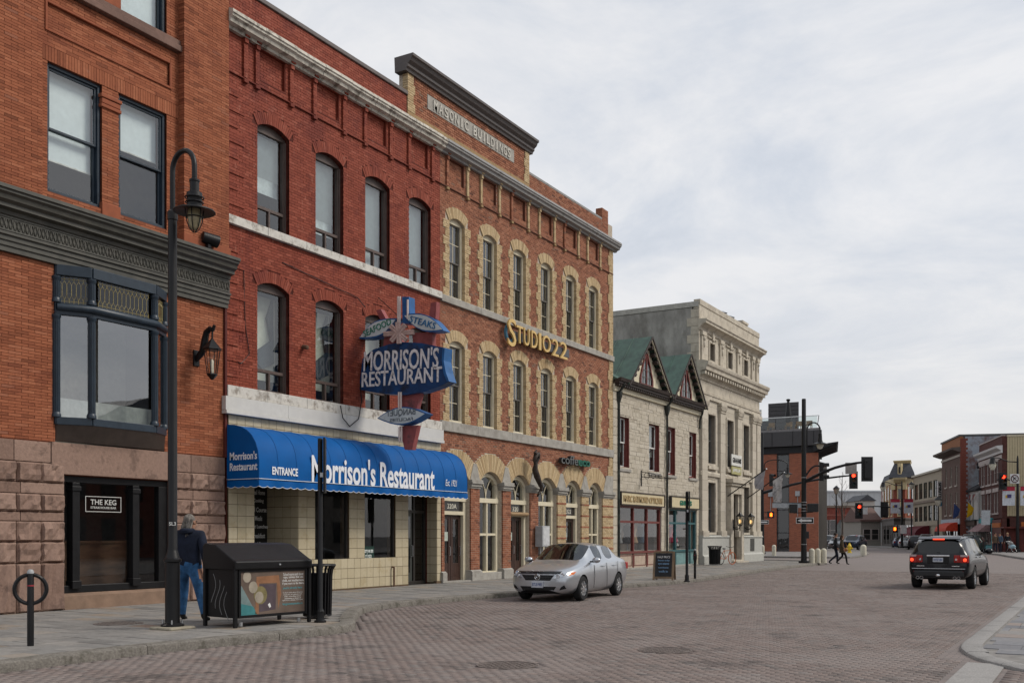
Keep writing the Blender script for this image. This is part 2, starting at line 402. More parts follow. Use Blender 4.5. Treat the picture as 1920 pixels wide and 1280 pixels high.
# the road sheet carries on the same bond where the pavers are too small to tell apart
m, t, b = nodes('paved_road'); L_ = t.links.new
tcn = N(t, 'ShaderNodeTexCoord'); br = N(t, 'ShaderNodeTexBrick', Scale=1.0); br.inputs['Brick Width'].default_value = .175; br.inputs['Row Height'].default_value = .1; br.inputs['Mortar Size'].default_value = .006
br.inputs['Color1'].default_value = (.185,.149,.136,1); br.inputs['Color2'].default_value = (.14,.117,.108,1); br.inputs['Mortar'].default_value = (.08,.07,.065,1)
L_(tcn.outputs['Object'], br.inputs['Vector']); nz = N(t, 'ShaderNodeTexNoise', Scale=.5, Detail=8., Roughness=.7); L_(tcn.outputs['Object'], nz.inputs['Vector'])
mr = N(t, 'ShaderNodeMapRange'); mr.inputs['To Min'].default_value = .7; mr.inputs['To Max'].default_value = 1.35; L_(nz.outputs[0], mr.inputs['Value'])
vm = N(t, 'ShaderNodeVectorMath', operation='SCALE'); L_(br.outputs[0], vm.inputs[0]); L_(mr.outputs[0], vm.inputs['Scale']); L_(vm.outputs[0], b.inputs['Base Color']); b.inputs['Roughness'].default_value = .82
road = tag(MB().quad((-70,-20,-.012),(60,-20,-.012),(60,260,-.012),(-70,260,-.012)).build('road', m), kind='structure')

PL, PW = .175, .1
MHS = [(12.13, 11.29, .39), (13.25, 13.93, .39)]
pts = []
for r in range(int((50-5)/PW)):
    yc = 5+(r+.5)*PW; x0 = kerbx(yc); off = (r % 2)*PL/2
    for kx in range(int((x0-.2)/PL), int(19.6/PL)+1):
        xc = kx*PL+off+PL/2
        if xc-PL/2 < x0+.02: continue
        if yc > 14.95 and xc+PL/2 > 16.88: continue
        if yc <= 14.95 and xc > 16.9:
            if yc > 14.75-1.05*max(0, xc-17.1): continue
            if 17.22 < xc+PL/2 and xc-PL/2 < 17.72: continue
        px_t = (CAM_D-xc)*CS+yc*CC
        if px_t < 9.8: continue
        sx = 960+1900*(-(CAM_D-xc)*CC+yc*CS)/px_t
        if sx < -60 or sx > 1985: continue
        if any((xc-a)**2+(yc-c)**2 < (rr+.05)**2 for a, c, rr in MHS): continue
        pts.append((px_t, xc, yc))
pts.sort(); near, far = pts[:300], pts[300:]
pm = []
for i in range(9):
    mb = MB(); mb.tint = i/8; a, c = PL/2-.0028, PW/2-.0028; e_ = .005
    ring = lambda s, z: [(-a+s,-c+s,z),(a-s,-c+s,z),(a-s,c-s,z),(-a+s,c-s,z)]
    mb.loft([ring(0,-.02), ring(0,-.005), ring(e_,0)]); me = mb.mesh('paver', tint=True); me.materials.append(paver_m); pm.append(me)
tv = lambda: min(1, max(0, random.gauss(.5, .17)))
for _, x, y in near:
    o = link_mesh('paver', pm[int(tv()*8.99)], paver_m, road); o.location = (x, y, random.uniform(-.002, .0015)); o.rotation_euler = (random.uniform(-.008,.008), random.uniform(-.008,.008), random.uniform(-.01,.01))
n = len(far); A = np.array(far); rng = np.random.default_rng(3)
a, c, e_ = PL/2-.0028, PW/2-.0028, .005
tpl = np.array([(-a,-c,-.012),(a,-c,-.012),(a,c,-.012),(-a,c,-.012),(-a+e_,-c+e_,0),(a-e_,-c+e_,0),(a-e_,c-e_,0),(-a+e_,c-e_,0)])
V = np.repeat(tpl[None], n, 0); V[:,:,0] += A[:,1:2]; V[:,:,1] += A[:,2:3]; V[:,:,2] += rng.uniform(-.002,.0015,(n,1)); V[:,4:,2] += rng.uniform(-.0012,.0012,(n,4))
ft = np.array([(4,5,6,7),(0,1,5,4),(1,2,6,5),(2,3,7,6),(3,0,4,7)]); Fc = (ft[None]+8*np.arange(n)[:,None,None]).reshape(-1,4)
me = bpy.data.meshes.new('pavers'); me.vertices.add(8*n); me.vertices.foreach_set('co', V.reshape(-1)); me.loops.add(Fc.size); me.loops.foreach_set('vertex_index', Fc.reshape(-1).astype(np.int32))
me.polygons.add(len(Fc)); me.polygons.foreach_set('loop_start', np.arange(0, Fc.size, 4, dtype=np.int32)); me.update(calc_edges=True)
at = me.attributes.new('tint', 'FLOAT', 'FACE'); at.data.foreach_set('value', np.repeat(np.clip(rng.normal(.5,.17,n),0,1),5))
tag(link_mesh('far_pavers', me, paver_m, road), kind='stuff')

# near pavement (left) -------------------------------------------------
slab_m = MT('pavement_slab', [(0,(.16,.155,.148)),(.35,(.21,.203,.193)),(.6,(.245,.232,.216)),(.85,(.25,.205,.16)),(1,(.25,.175,.14))], .85, wear=(.11,.105,.1), wear_amt=.3, wear_lo=.52, wear_scale=1.3, bump=.35, bscale=120, fine=.14)
kerb_m = M('kerb_concrete', (.19,.175,.155), .92, .22, 30, bump=.9, bscale=70, stain=(.07,.065,.05), stain_amt=.75, stain_scale=5)
joint_m = M('sand_joint', (.09,.085,.078), .95, .2, 20)
kin = lambda y: kerbx(y)-.28
ys = [y for y in np.arange(-4, 61.01, .5)]
pav = MB(); ring = [(kin(y), y) for y in ys]+[(4.0,62.3),(2.6,63.8),(.5,64.9),(-3,65.3),(-30,65.3),(-30,63.4),(-1.2,63.4),(-1.2,-4)]
pav.prism(ring, 'z', -.05, ZS-.012); pavement = tag(pav.build('pavement', joint_m), kind='structure')
SL, SW = .62, .42; slabs = []
for r in range(int(66/SW)):
    yc0 = -3+r*SW
    for kx in range(-2, 14):
        xa = -1.0+kx*SL+(r % 2)*SL/2; xb = xa+SL; lim = min(kin(yc0), kin(yc0+SW))
        if yc0 > 60: lim = min(lim, 4.2-(yc0-60)*1.2)
        xb = min(xb, lim); xa = max(xa, .02)
        if xb-xa < .08: continue
        t_ = (CAM_D-xa)*CS+yc0*CC; sx = 960+1900*(-(CAM_D-(xa+xb)/2)*CC+yc0*CS)/max(t_, 1)
        if t_ < 5 or sx < -80: continue
        slabs.append((t_, xa, xb, yc0, yc0+SW))
slabs.sort(); far_s = MB()
for i, (t_, xa, xb, ya, yb) in enumerate(slabs):
    mb = MB() if i < 300 else far_s; mb.tint = tv()
    zz_ = ZS+random.uniform(-.004,.003); mb.box(xa+.004, xb-.004, ya+.004, yb-.004, ZS-.04, zz_, 'b')
    if i < 300: mb.build('slab', slab_m, pavement, tint=True)
far_s.build('far_slabs', slab_m, pavement, tint=True, kind='stuff')
# kerb: one stone after another along the edge
ks = np.arange(5.0, 61, .25); path = [(kerbx(y), y) for y in ks]+[(4.45,62),(4.1,62.9),(3.5,63.7),(2.6,64.5),(1.4,65.2),(0,65.6),(-2,65.8),(-6,65.8),(-12,65.8)]
def kerb_run(path, inw, h, wd, step, parent, mat, name='kerb_stone'):
    P = [Vector((p[0], p[1], 0)) for p in path]; d = [0]
    for a_, b_ in zip(P, P[1:]): d.append(d[-1]+(b_-a_).length)
    def at_(s):
        i = max(0, min(len(P)-2, int(np.searchsorted(d, s))-1)); f = (s-d[i])/max(1e-6, d[i+1]-d[i]); p = P[i].lerp(P[i+1], f); tg = (P[i+1]-P[i]).normalized(); return p, Vector((-tg.y, tg.x, 0))*inw
    s = 0
    while s < d[-1]-.05:
        e2 = min(d[-1], s+step); k_ = max(2, int((e2-s)/.3)); mb = MB(); rings = []
        for i in range(k_+1):
            p, nn = at_(s+.006+(e2-s-.012)*i/k_); q = lambda o_, z: (p.x+nn.x*o_, p.y+nn.y*o_, z)
            jz = random.uniform(-.004,.004)
            rings.append([q(0,-.05), q(0+jz,h-.05), q(.012,h-.018+jz), q(.045,h+jz), q(wd,h), q(wd,-.05)])
        mb.loft(rings); mb.build(name, mat, parent, smooth=30); s = e2
kerb_run(path, 1, ZS+.003, .285, 2.4, pavement, kerb_m)
# far corner pavement, across the side street
pav2 = MB(); ring2 = [(-30,79),(-6,77.2),(-2,76.6),(1.2,76.8),(2.4,78.2),(2.5,80.5),(1.6,88),(.2,97),(-3.5,112),(-9,130),(-20,160),(-40,160)]
far_pav = M('far_concrete_pavement', (.2,.19,.185), .88, .16, 1.4, stain=(.12,.115,.11), stain_amt=.5)
pv2 = tag(MB().prism(ring2, 'z', -.05, ZS).build('side_street_pavement', far_pav), kind='structure')
kerb_run([p for p in ring2[:10]][::1], 1, ZS+.004, .2, 4, pv2, kerb_m)
# right-hand pavement in front of the far shops
dirS = Vector((-.58,.815,0)); A0 = Vector((10.0,102.5,0))
ring3 = [(14.1,79),(12.2,89),(10.8,97.2),(6.4,110),(1.2,123),(-5,140),(-14,162),(10,170),(60,160),(60,74),(24,74),(16.5,76)]
pv3 = tag(MB().prism(ring3, 'z', -.05, ZS).build('shop_pavement', far_pav), kind='structure')
kerb_run(ring3[:7][::-1], 1, ZS+.004, .2, 4, pv3, kerb_m)
# island at the right edge
isl_ring = [(17.12,15.55),(16.98,16.1),(16.92,16.8),(16.92,20),(16.92,48),(30,48),(30,9),(20.2,11.2),(18.9,12.75),(18.1,13.7),(17.6,14.45),(17.3,15.0)]
isl = tag(MB().prism([(x+.03, y+.03) for x, y in isl_ring], 'z', -.05, .03).build('island_pavement', M('island_bed',(.2,.19,.18),.9,.15,6)), kind='structure')
isl_slab = MT('island_slab', [(0,(.14,.14,.15)),(.4,(.19,.19,.2)),(.7,(.23,.215,.2)),(1,(.24,.185,.16))], .8, wear=(.27,.26,.25), wear_amt=.4, wear_lo=.55, bump=.25, fine=.12)
isl_kerb = M('granite_kerb', (.27,.26,.25), .8, .16, 40, bump=.3, stain=(.15,.145,.14), stain_amt=.5)
def inside(x, y, ring):
    r_ = False
    for (x1, y1), (x2, y2) in zip(ring, ring[1:]+ring[:1]):
        if (y1 > y) != (y2 > y) and x < (x2-x1)*(y-y1)/(y2-y1)+x1: r_ = not r_
    return r_
ca, sa = math.cos(R(28)), math.sin(R(28))
far_i = MB(); cnt = 0
for i in range(-2, 34):
    vy = 10+i*.62; k0 = random.uniform(0, .5); u = 13+k0
    while u < 27:
        wd = random.choice([.5,.75,.95]); ua = max(u, 17.26); q = [(ua,vy),(u+wd,vy),(u+wd,vy+.62),(ua,vy+.62)]
        u += wd
        if q[1][0]-q[0][0] < .12: continue
        if all(inside(a_, b_, isl_ring) and (a_ > 17.23) and (b_ > 15.0-(a_-17.5)*1.1+.35) for a_, b_ in q) and q[0][0] < 22.5:
            mb = MB() if cnt < 160 else far_i; mb.tint = random.random()
            mb.box(q[0][0]+.005, q[1][0]-.005, q[0][1]+.005, q[2][1]-.005, 0, .042+random.uniform(-.003,.003), 'b')
            if cnt < 160: mb.build('slab', isl_slab, isl, tint=True)
            cnt += 1
far_i.build('far_slabs', isl_slab, isl, tint=True, kind='stuff')
kerb_run([(16.92,48),(16.92,16.8),(16.98,16.1),(17.12,15.55)], 1, .05, .3, 1.6, isl, isl_kerb)
kerb_run([(17.12,15.55),(17.3,15.0),(17.6,14.45),(18.1,13.7),(18.9,12.75),(20.2,11.2)], 1, .045, .24, 1.3, isl, isl_kerb)
tag(MB().box(17.24, 17.70, 6, 14.6, -.01, .004).build('stone_strip', isl_kerb), kind='structure')
# painted stop line
a_, b_ = T(1640, 1041.5, 84), T(1722, 1041.5, 84)
paint = M('road_paint', (.5,.5,.49), .8, .1, 6, stain=(.2,.19,.18), stain_amt=.7)
dd = (b_-a_).normalized()*.25; pp = Vector((dd.y, -dd.x, 0))
tag(MB().add([(a_.x,a_.y,.004),(b_.x,b_.y,.004),(b_.x+pp.x,b_.y+pp.y,.004),(a_.x+pp.x,a_.y+pp.y,.004)], [(0,1,2,3)]).build('stop_line', paint), kind='structure')
# ================================================================= red sandstone and brick building (left edge)
def shell(root, y0, y1, z1, side_m, roof_m=None, back=-14, floors=(), x=-.36, cav=-1.7, wall_ends=True, ends=(True, True)):
    """body behind the facade: a shallow room zone, then the solid rest of the building"""
    mb = MB(); mb.box(back, cav, y0, y1, 0, z1)
    if ends[0]: mb.box(cav, x, y0, y0+.25, 0, z1)
    if ends[1]: mb.box(cav, x, y1-.25, y1, 0, z1)
    o = mb.build('side_wall', side_m, root)
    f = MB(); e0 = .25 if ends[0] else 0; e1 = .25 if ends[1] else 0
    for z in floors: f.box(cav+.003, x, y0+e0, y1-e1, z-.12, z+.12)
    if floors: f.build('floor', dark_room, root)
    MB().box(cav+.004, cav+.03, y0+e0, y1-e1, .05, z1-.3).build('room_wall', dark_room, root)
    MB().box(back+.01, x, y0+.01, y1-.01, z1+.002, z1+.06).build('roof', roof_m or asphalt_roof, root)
keg = thing('brick_corner_block', 'tall orange-red brick and brown stone block with dark cornice at left edge', 'building', (0, 13, 0))
kb_m = MT('orange_brick', [(0,(.17,.055,.028)),(.3,(.245,.08,.04)),(.55,(.29,.097,.048)),(.8,(.34,.125,.065)),(1,(.24,.095,.058))], .85, wear=(.42,.33,.28), wear_amt=.35, wear_lo=.66, wear_scale=1.6, bump=.2, fine=.1, wear2=((.17,.05,.028), .45, .53, .7, None))
kmort = M('red_mortar', (.15,.05,.028), .95, .15, 20)
stone_m = MT('brown_sandstone', [(0,(.165,.105,.082)),(.4,(.24,.158,.125)),(.7,(.275,.185,.147)),(1,(.305,.21,.168))], .9, wear=(.09,.06,.05), wear_amt=.5, wear_lo=.55, wear_scale=2.5, bump=.6, bscale=26, fine=.14)
KY0, KY1 = 9.0, 18.03
W1, W2 = (13.2,14.52), (14.96,16.28)
ops_up = [(*W1,8.78,11.45), (*W2,8.78,11.45), (*W1,13.28,16.2), (*W2,13.28,16.2), (10.2,11.5,8.78,11.45)]
ops_lo = [(13.38,16.22,3.62,7.28)]
rects = ops_up+ops_lo+[(13.56,16.36,.12,2.94),(13.2,16.35,12.12,12.66)]
backing(MB(), KY0, KY1, 0, 17, rects, -.36, -.012).build('wall', kmort, keg)
shell(keg, KY0, KY1+.05, 17, kmort, floors=(3.4, 7.7, 12.2))
wall = MB(); pk = Pick(13.0, 16.6, 8.5, 11.7, 0)
pk2 = Pick(12.1, 18.0, 5.2, 7.28, 300)
bricks(wall, KY0, KY1, 3.62, 7.28, ops_lo, .29, .062, 0, .05, .008, pick=pk2)
bricks(wall, KY0, KY1, 8.45, 11.45, ops_up, .29, .062, 0, .05, .008)
bricks(wall, KY0, KY1, 11.92, 17, ops_up+[(13.2,16.35,12.12,12.66), (13.0,16.62,13.0,13.28)], .29, .062, 0, .05, .008)
wall.build('brickwork', kb_m, keg, tint=True, kind='stuff')
brick_parts(pk2, keg, kb_m, .29, .062*(round((7.28-3.62)/.062) and 1), 0, .05, .008)
# soldier course over the windows and the sunk panel
mb = MB(); y = KY0
while y < KY1-.03:
    mb.tint = tv(); mb.box(-.05, .012+random.uniform(-.003,.003), y+.004, min(KY1, y+.068)-.004, 11.455, 11.76, 'l'); y += .068
mb.build('flat_arch', kb_m, keg, tint=True)
mb = MB(); bricks(mb, KY0, KY1, 11.765, 11.915, [], .29, .075, .012, .06, .006); mb.build('string_course', kb_m, keg, tint=True)
mb = MB(); bricks(mb, 13.2, 16.35, 12.12, 12.66, [], .29, .054, -.045, .04, .006); mb.box(-.36,-.056,13.2,16.35,12.12,12.66); mb.build('panel', kb_m, keg, tint=True)
frame(MB(), 13.14, 16.41, 12.07, 12.71, .055, -.04, .028).build('panel_moulding', M('terracotta', (.26,.08,.04), .8, .1), keg, bevel=.012)
mb = MB(); bricks(mb, 16.62, KY1, 8.75, 17, [], .29, .062, .2, .2, .008); bricks(mb, KY0, 13.02, 8.45, 17, [], .29, .062, .1, .1, .008); mb.build('pier', kb_m, keg, tint=True)
MB().box(-.02, .188, 16.64, KY1-.004, 8.45, 17).box(-.02,.088,KY0,13.0,8.45,17).build('pier_core', kmort, keg)
MB().box(0, .24, 16.58, KY1+.03, 8.46, 8.74).build('pier_base', M('terracotta', (.26,.08,.04)), keg, bevel=.02)
sill_m = M('brown_stone_sill', (.17,.105,.085), .85, .12, 5, bump=.2, stain=(.1,.065,.055), stain_amt=.5)
MB().box(-.1, .13, 13.0, 16.64, 13.0, 13.14).box(-.1, .09, 13.02, 16.62, 13.145, 13.27).build('window_sill', sill_m, keg, bevel=.015)
for q_ in ((-.2,.035,14.50,14.98,8.46,8.92),(-.2,.04,14.48,15.0,10.98,11.06),(-.2,.03,14.5,14.98,11.07,11.18),(-.2,.05,14.47,15.01,11.19,11.27),(-.2,.05,14.5,14.98,13.28,13.6)): MB().box(*q_).build('mullion_cap', MATS['terracotta'], keg, bevel=.015)
def keg_sash(ya, yb, za, zb, blind_to):
    f = MB(); frame(f, ya, yb, za, zb, .07, -.24, -.06); frame(f, ya+.07, yb-.07, za+.07, (za+zb)/2+.03, .05, -.21, -.15); frame(f, ya+.07, yb-.07, (za+zb)/2-.02, zb-.07, .05, -.148, -.1)
    wdw = f.build('window', navy, keg, bevel=.006)
    pane(wdw, ya+.12, yb-.12, za+.12, (za+zb)/2, -.18); pane(wdw, ya+.12, yb-.12, (za+zb)/2+.03, zb-.12, -.125)
    MB().box(-.30,-.29, ya+.08, yb-.08, blind_to, zb-.05).build('roller_blind', blind_m, wdw)
    MB().box(-.305,-.28, ya+.08, yb-.08, blind_to-.03, blind_to).build('blind_bar', white_p, wdw)
keg_sash(*W1, 8.78, 11.45, 9.55); keg_sash(*W2, 8.78, 11.45, 10.35); keg_sash(*W1, 13.28, 16.2, 13.5); keg_sash(*W2, 13.28, 16.2, 13.4)
# cornice
corn_m = M('dark_green_grey_metal', (.062,.06,.05), .5, .15, 4, stain=(.11,.1,.085), stain_amt=.4, bump=.08)
cprof = [(-.02,8.54),(.30,8.53),(.50,8.47),(.50,8.40),(.46,8.385),(.46,8.34),(.40,8.30),(.38,8.22),(.30,8.17),(.30,8.10),(.17,8.07),(.16,8.0),(.13,7.98),(.13,7.66),(.18,7.65),(.18,7.60),(.14,7.585),(.14,7.50),(.11,7.49),(.11,7.40),(.08,7.39),(.08,7.29),(-.02,7.29)]
cn = profile(MB(), cprof, KY0, 18.12).build('cornice', corn_m, keg)
orn = MB(); y = 10
while y < 18.0:
    for s_ in (-1, 1):
        orn.tube([(.137, y+.02+.16*k_/6, 7.82+s_*.10*math.sin(k_/6*math.pi*2)) for k_ in range(7)], .013, 4)
    y += .18
orn.box(.13,.145,KY0,18.1,7.68,7.70).box(.13,.145,KY0,18.1,7.945,7.965); orn.build('frieze_ornament', corn_m, cn)
# oriel window
B = [(0.0,13.40),(.36,13.98),(.36,15.62),(0.0,16.20)]
bay = MB()
def wallseg(mb, p, q, z0, z1, th):
    d = Vector((q[0]-p[0], q[1]-p[1], 0)); nn = Vector((d.y,-d.x,0)).normalized()*th/2
    c = Vector(((p[0]+q[0])/2,(p[1]+q[1])/2,(z0+z1)/2)); mb.obox(c, d/2, nn, (0,0,(z1-z0)/2))
def onseg(p, q, f): return (p[0]+(q[0]-p[0])*f, p[1]+(q[1]-p[1])*f)
for p, q in zip(B, B[1:]):
    for z0, z1, th in ((7.08,7.30,.14),(3.98,4.14,.13),(6.26,6.36,.10)): wallseg(bay, p, q, z0, z1, th)
for p in B: bay.box(p[0]-.05,p[0]+.04,p[1]-.045,p[1]+.045,3.985,7.295)
bayo = bay.build('oriel_window', navy, keg, bevel=.01)
tr = MB(); tr.tube([(*p, 6.42) for p in [(.04,13.40),(.42,13.97),(.42,15.63),(.04,16.2)]], .085, 10); tr.build('transom_rail', navy, bayo, smooth=True)
for i, p in enumerate(B):
    c = MB()
    for z0, z1 in ((4.14,6.26),(6.52,7.06)):
        for k_ in range(7):
            a_ = R(-90+k_*30); c.tube([(p[0]+.065*math.cos(a_), p[1]+.065*math.sin(a_), z0+.1),(p[0]+.065*math.cos(a_), p[1]+.065*math.sin(a_), z1-.1)], .019, 5)
        c.lathe([(.06,z0),(.1,z0),(.1,z0+.05),(.08,z0+.1),(.06,z0+.12),(.06,z1-.14),(.08,z1-.12),(.085,z1-.07),(.1,z1-.05),(.1,z1)], (p[0],p[1],0), 12)
    c.build('column', navy, bayo, smooth=True)
for p, q in zip(B, B[1:]):
    a_, b_ = onseg(p,q,.1), onseg(p,q,.9)
    MB().quad((*a_,4.14),(*b_,4.14),(*b_,6.27),(*a_,6.27)).build('pane', GLASS('reflective_glass', (.8,.84,.84), 2.3, wav=.008), bayo)
    MB().quad((*a_,6.5),(*b_,6.5),(*b_,7.08),(*a_,7.08)).build('leaded_pane', GLASS('obscure_glass', (.62,.6,.57), 1.5, .15), bayo)
    ld = MB(); n_ = 12 if q[1]-p[1] > 1 else 6; P3 = lambda f, z: Vector((*onseg(p,q,.1+.8*f), z))
    for k_ in range(n_+1):
        f = k_/n_
        ld.tube([P3(f,6.52), P3(f,6.6)], .006, 4); ld.tube([P3(f,6.98), P3(f,7.06)], .006, 4)
        if k_ < n_:
            g_ = (k_+.5)/n_; ld.tube([P3(f,6.6), P3(g_,6.68), P3((k_+1)/n_,6.6)], .006, 4); ld.tube([P3(f,6.98), P3(g_,6.9), P3((k_+1)/n_,6.98)], .006, 4); ld.tube([P3(g_,6.68), P3(g_,6.9)], .006, 4)
    for z in (6.56, 7.02): ld.tube([P3(0,z), P3(1,z)], .006, 4)
    ld.build('lead_came', lead, bayo)
bel = MB(); rings = []
for k_ in range(8):
    a_ = R(k_*90/7); s_ = math.sin(a_); z = 4.0-.36*(1-math.cos(a_)) if False else 3.64+.34*math.sin(R(90-k_*0)*0+R(90*k_/7))
    s2 = math.cos(R(90-90*k_/7)) 
    rings.append([(-.05,13.38,z)]+[(max(.0,p[0]*(.25+.75*s2))+.05*s2, p[1]+(.0 if i in (0,3) else (1-s2)*(.2 if i == 1 else -.2)), z) for i, p in enumerate(B)]+[(-.05,16.22,z)])
bel.loft(rings); bel.build('oriel_base', brown_metal, bayo, smooth=25)
MB().box(-.35,-.34,13.4,16.2,4.1,4.6).build('cafe_screen', M('pale_board',(.5,.52,.5)), bayo)
wb = M('pale_room', (.3,.29,.26), .9); MB().box(-1.6,-1.58,13.2,16.4,3.7,7.2).build('room_panel', wb, bayo)
# stone base, block by block
def rough_block(parent, ya, yb, za, zb, x0, bulge, nm='stone_block', ny=7, nz_=5, g=.009):
    mb = MB(); mb.tint = tv(); ya += g; yb -= g; za += g; zb -= g; e_ = min(.035, (yb-ya)*.15)
    ys_ = [ya, ya+e_]+[ya+e_+(yb-ya-2*e_)*i/(ny-2) for i in range(1, ny-2)]+[yb-e_, yb]; zs_ = [za, za+e_]+[za+e_+(zb-za-2*e_)*i/(nz_-2) for i in range(1, nz_-2)]+[zb-e_, zb]
    vs = []; 
    for i, y in enumerate(ys_):
        for k_, z in enumerate(zs_):
            edge = i in (0, len(ys_)-1) or k_ in (0, len(zs_)-1)
            vs.append((x0 if edge else x0+bulge*random.uniform(.25,1.0), y, z))
    nzv = len(zs_); fs = [(i*nzv+k_,(i+1)*nzv+k_,(i+1)*nzv+k_+1,i*nzv+k_+1) for i in range(len(ys_)-1) for k_ in range(nzv-1)]
    mb.add(vs, fs)
    mb.add([(x0,ya,za),(x0,yb,za),(x0,yb,zb),(x0,ya,zb),(-.05,ya,za),(-.05,yb,za),(-.05,yb,zb),(-.05,ya,zb)], [(0,4,5,1),(1,5,6,2),(2,6,7,3),(3,7,4,0)])
    return mb.build(nm, stone_m, parent, tint=True)
courses = [(.12,1.12,'r'),(1.12,1.55,'r'),(1.55,1.97,'r'),(1.97,2.16,'s'),(2.16,2.53,'r'),(2.53,2.76,'s'),(2.76,3.17,'r')]
for r_, (za, zb, kd) in enumerate(courses):
    for (Y0, Y1) in ((10.3,13.56),(16.37,18.03)):
        st = .56 if kd == 'r' else .85; n_ = max(2, round((Y1-Y0)/st)); 
        for k_ in range(n_):
            a_, b_ = Y0+(Y1-Y0)*k_/n_, Y0+(Y1-Y0)*(k_+1)/n_
            if kd == 's' and 0 < k_: a_ -= .18
            if kd == 's' and k_ < n_-1: b_ -= .18
            rough_block(keg, a_, b_, za, zb, .05, .085 if kd == 'r' else .004)
for a_, b_ in ((10.3,12.42),(12.42,13.24),(16.39,16.95),(16.95,18.03)): rough_block(keg, a_, b_, 3.17, 3.6, .06, .003, 'band_stone')
rough_block(keg, 13.24, 16.39, 2.95, 3.62, .075, .004, 'lintel')
MB().box(-.05,.045,13.24,13.56,2.95,3.17).build('band_stone', stone_m, keg, tint=True)
MB().prism([(-.3,.12),(.06,.12),(.03,.40),(-.06,.46),(-.3,.46)], 'y', 13.56, 16.37).build('sill_stone', M('tan_stone', (.21,.14,.1), .9, .12, 4, bump=.3, stain=(.13,.09,.07), stain_amt=.4), keg)
# shop window
sw = MB(); X0, X1 = -.22, -.06
sw.box(X0,X1,13.57,16.36,.465,.62).box(X0,X1,13.57,16.36,2.80,2.94).box(X0,X1,13.57,13.64,.62,2.80).box(X0,X1,16.1,16.36,.62,2.80)
swo = sw.build('shop_window', black, keg, bevel=.01)
for a_, b_ in ((13.80,13.98),(15.34,15.52)):
    MB().box(X0,-.01,a_,b_,.62,2.8).box(X0,.02,a_-.02,b_+.02,.55,.72).box(X0,.015,a_-.02,b_+.02,2.62,2.72).build('mullion', black, swo, bevel=.01)
for a_, b_ in ((13.64,13.8),(13.98,15.34),(15.52,16.1)): pane(swo, a_, b_, .62, 2.8, -.14, GLASS('shop_glass', (.86,.88,.88), 1.5, wav=.003))
booth = M('wood_booth', (.06,.032,.018), .55, .25, 5, stretch=(1,.4,2)); MB().box(-.95,-.85,13.6,16.1,.5,1.5).box(-1.0,-.83,13.6,16.1,1.5,1.56).build('booth_back', booth, swo)
sg = (14.66, 2.36)
sgn = thing('window_sign', 'white-outlined steakhouse lettering in the dark shop window', 'sign', (-.13, sg[0], sg[1]))
frame(MB(), sg[0]-.46, sg[0]+.46, sg[1]-.17, sg[1]+.17, .014, -.135, -.128).build('border', EM('sign_white', (.5,.5,.48), .0), sgn)
text('THE KEG', 'lettering', MATS['sign_white'], sgn, (-.134, sg[0], sg[1]+.045), (0,1,0), (0,0,1), .66, .115, .004, .012)
text('STEAKHOUSE·BAR', 'lettering', MATS['sign_white'], sgn, (-.134, sg[0], sg[1]-.075), (0,1,0), (0,0,1), .66, .05, .004, .01)
MB().box(-.02,.06,18.035,18.11,3.6,14.2).build('downpipe', M('maroon_paint', (.09,.02,.016), .6), keg, bevel=.015)
# wall lantern
ln = thing('wall_lantern', 'black glazed lantern on a curled bracket on the orange brick wall', 'lantern', (.0, 17.15, 5.6))
ly, lz = 17.15, 5.45
MB().box(0,.04,ly-.09,ly+.09,lz+.28,lz+.66).build('wall_plate', black, ln, bevel=.01)
MB().tube([(.03,ly,lz+.42),(.12,ly,lz+.52),(.24,ly,lz+.62),(.3,ly,lz+.85),(.36,ly,lz+1.05),(.48,ly,lz+1.13),(.58,ly,lz+1.1),(.63,ly,lz+1.2)], [.05,.075,.085,.085,.075,.065,.05,.035], 10).tube([(.56,ly,lz+1.1),(.55,ly,lz+.86)], .022, 6).build('bracket', black, ln, smooth=True)
def hexring(c, r_, z, n_=6): return [(c[0]+r_*math.cos(2*math.pi*i/n_), c[1]+r_*math.sin(2*math.pi*i/n_), z) for i in range(n_)]
lc = (.55, ly)
MB().loft([hexring(lc,.03,lz+.88), hexring(lc,.07,lz+.83), hexring(lc,.22,lz+.66), hexring(lc,.23,lz+.63), hexring(lc,.19,lz+.61)]).loft([hexring(lc,.12,lz+.06), hexring(lc,.13,lz+.03), hexring(lc,.06,lz-.05), hexring(lc,.02,lz-.09)]).build('cap', black, ln)
fr = MB(); a_, b_ = hexring(lc,.19,lz+.62), hexring(lc,.115,lz+.05)
for p, q in zip(a_, b_): fr.tube([p,q], .011, 5)
fr.build('lantern_frame', black, ln)
MB().loft([hexring(lc,.11,lz+.055), hexring(lc,.182,lz+.615)], cap=False).build('lantern_glass', GLASS('lamp_glass', (.9,.88,.82), 1.5), ln)
MB().lathe([(.03,lz+.06),(.035,lz+.1),(.035,lz+.36),(.01,lz+.4)], (lc[0],lc[1],0), 10).build('candle_tube', M('candle_white', (.7,.68,.62)), ln, smooth=True)
# floodlight on the cornice
fl = thing('floodlight', 'small black floodlight sitting on the dark cornice', 'floodlight', (.3,17.25,8.53))
MB().lathe([(.08,-.2),(.13,-.19),(.14,-.05),(.15,.2),(.13,.2),(.12,.17)], (.32,17.3,8.76), 14, ax=(.35,.9,-.15)).build('housing', black, fl, smooth=True)
MB().box(.27,.37,17.2,17.3,8.53,8.62).box(.3,.34,17.23,17.27,8.62,8.72).build('mount', black, fl, bevel=.008)
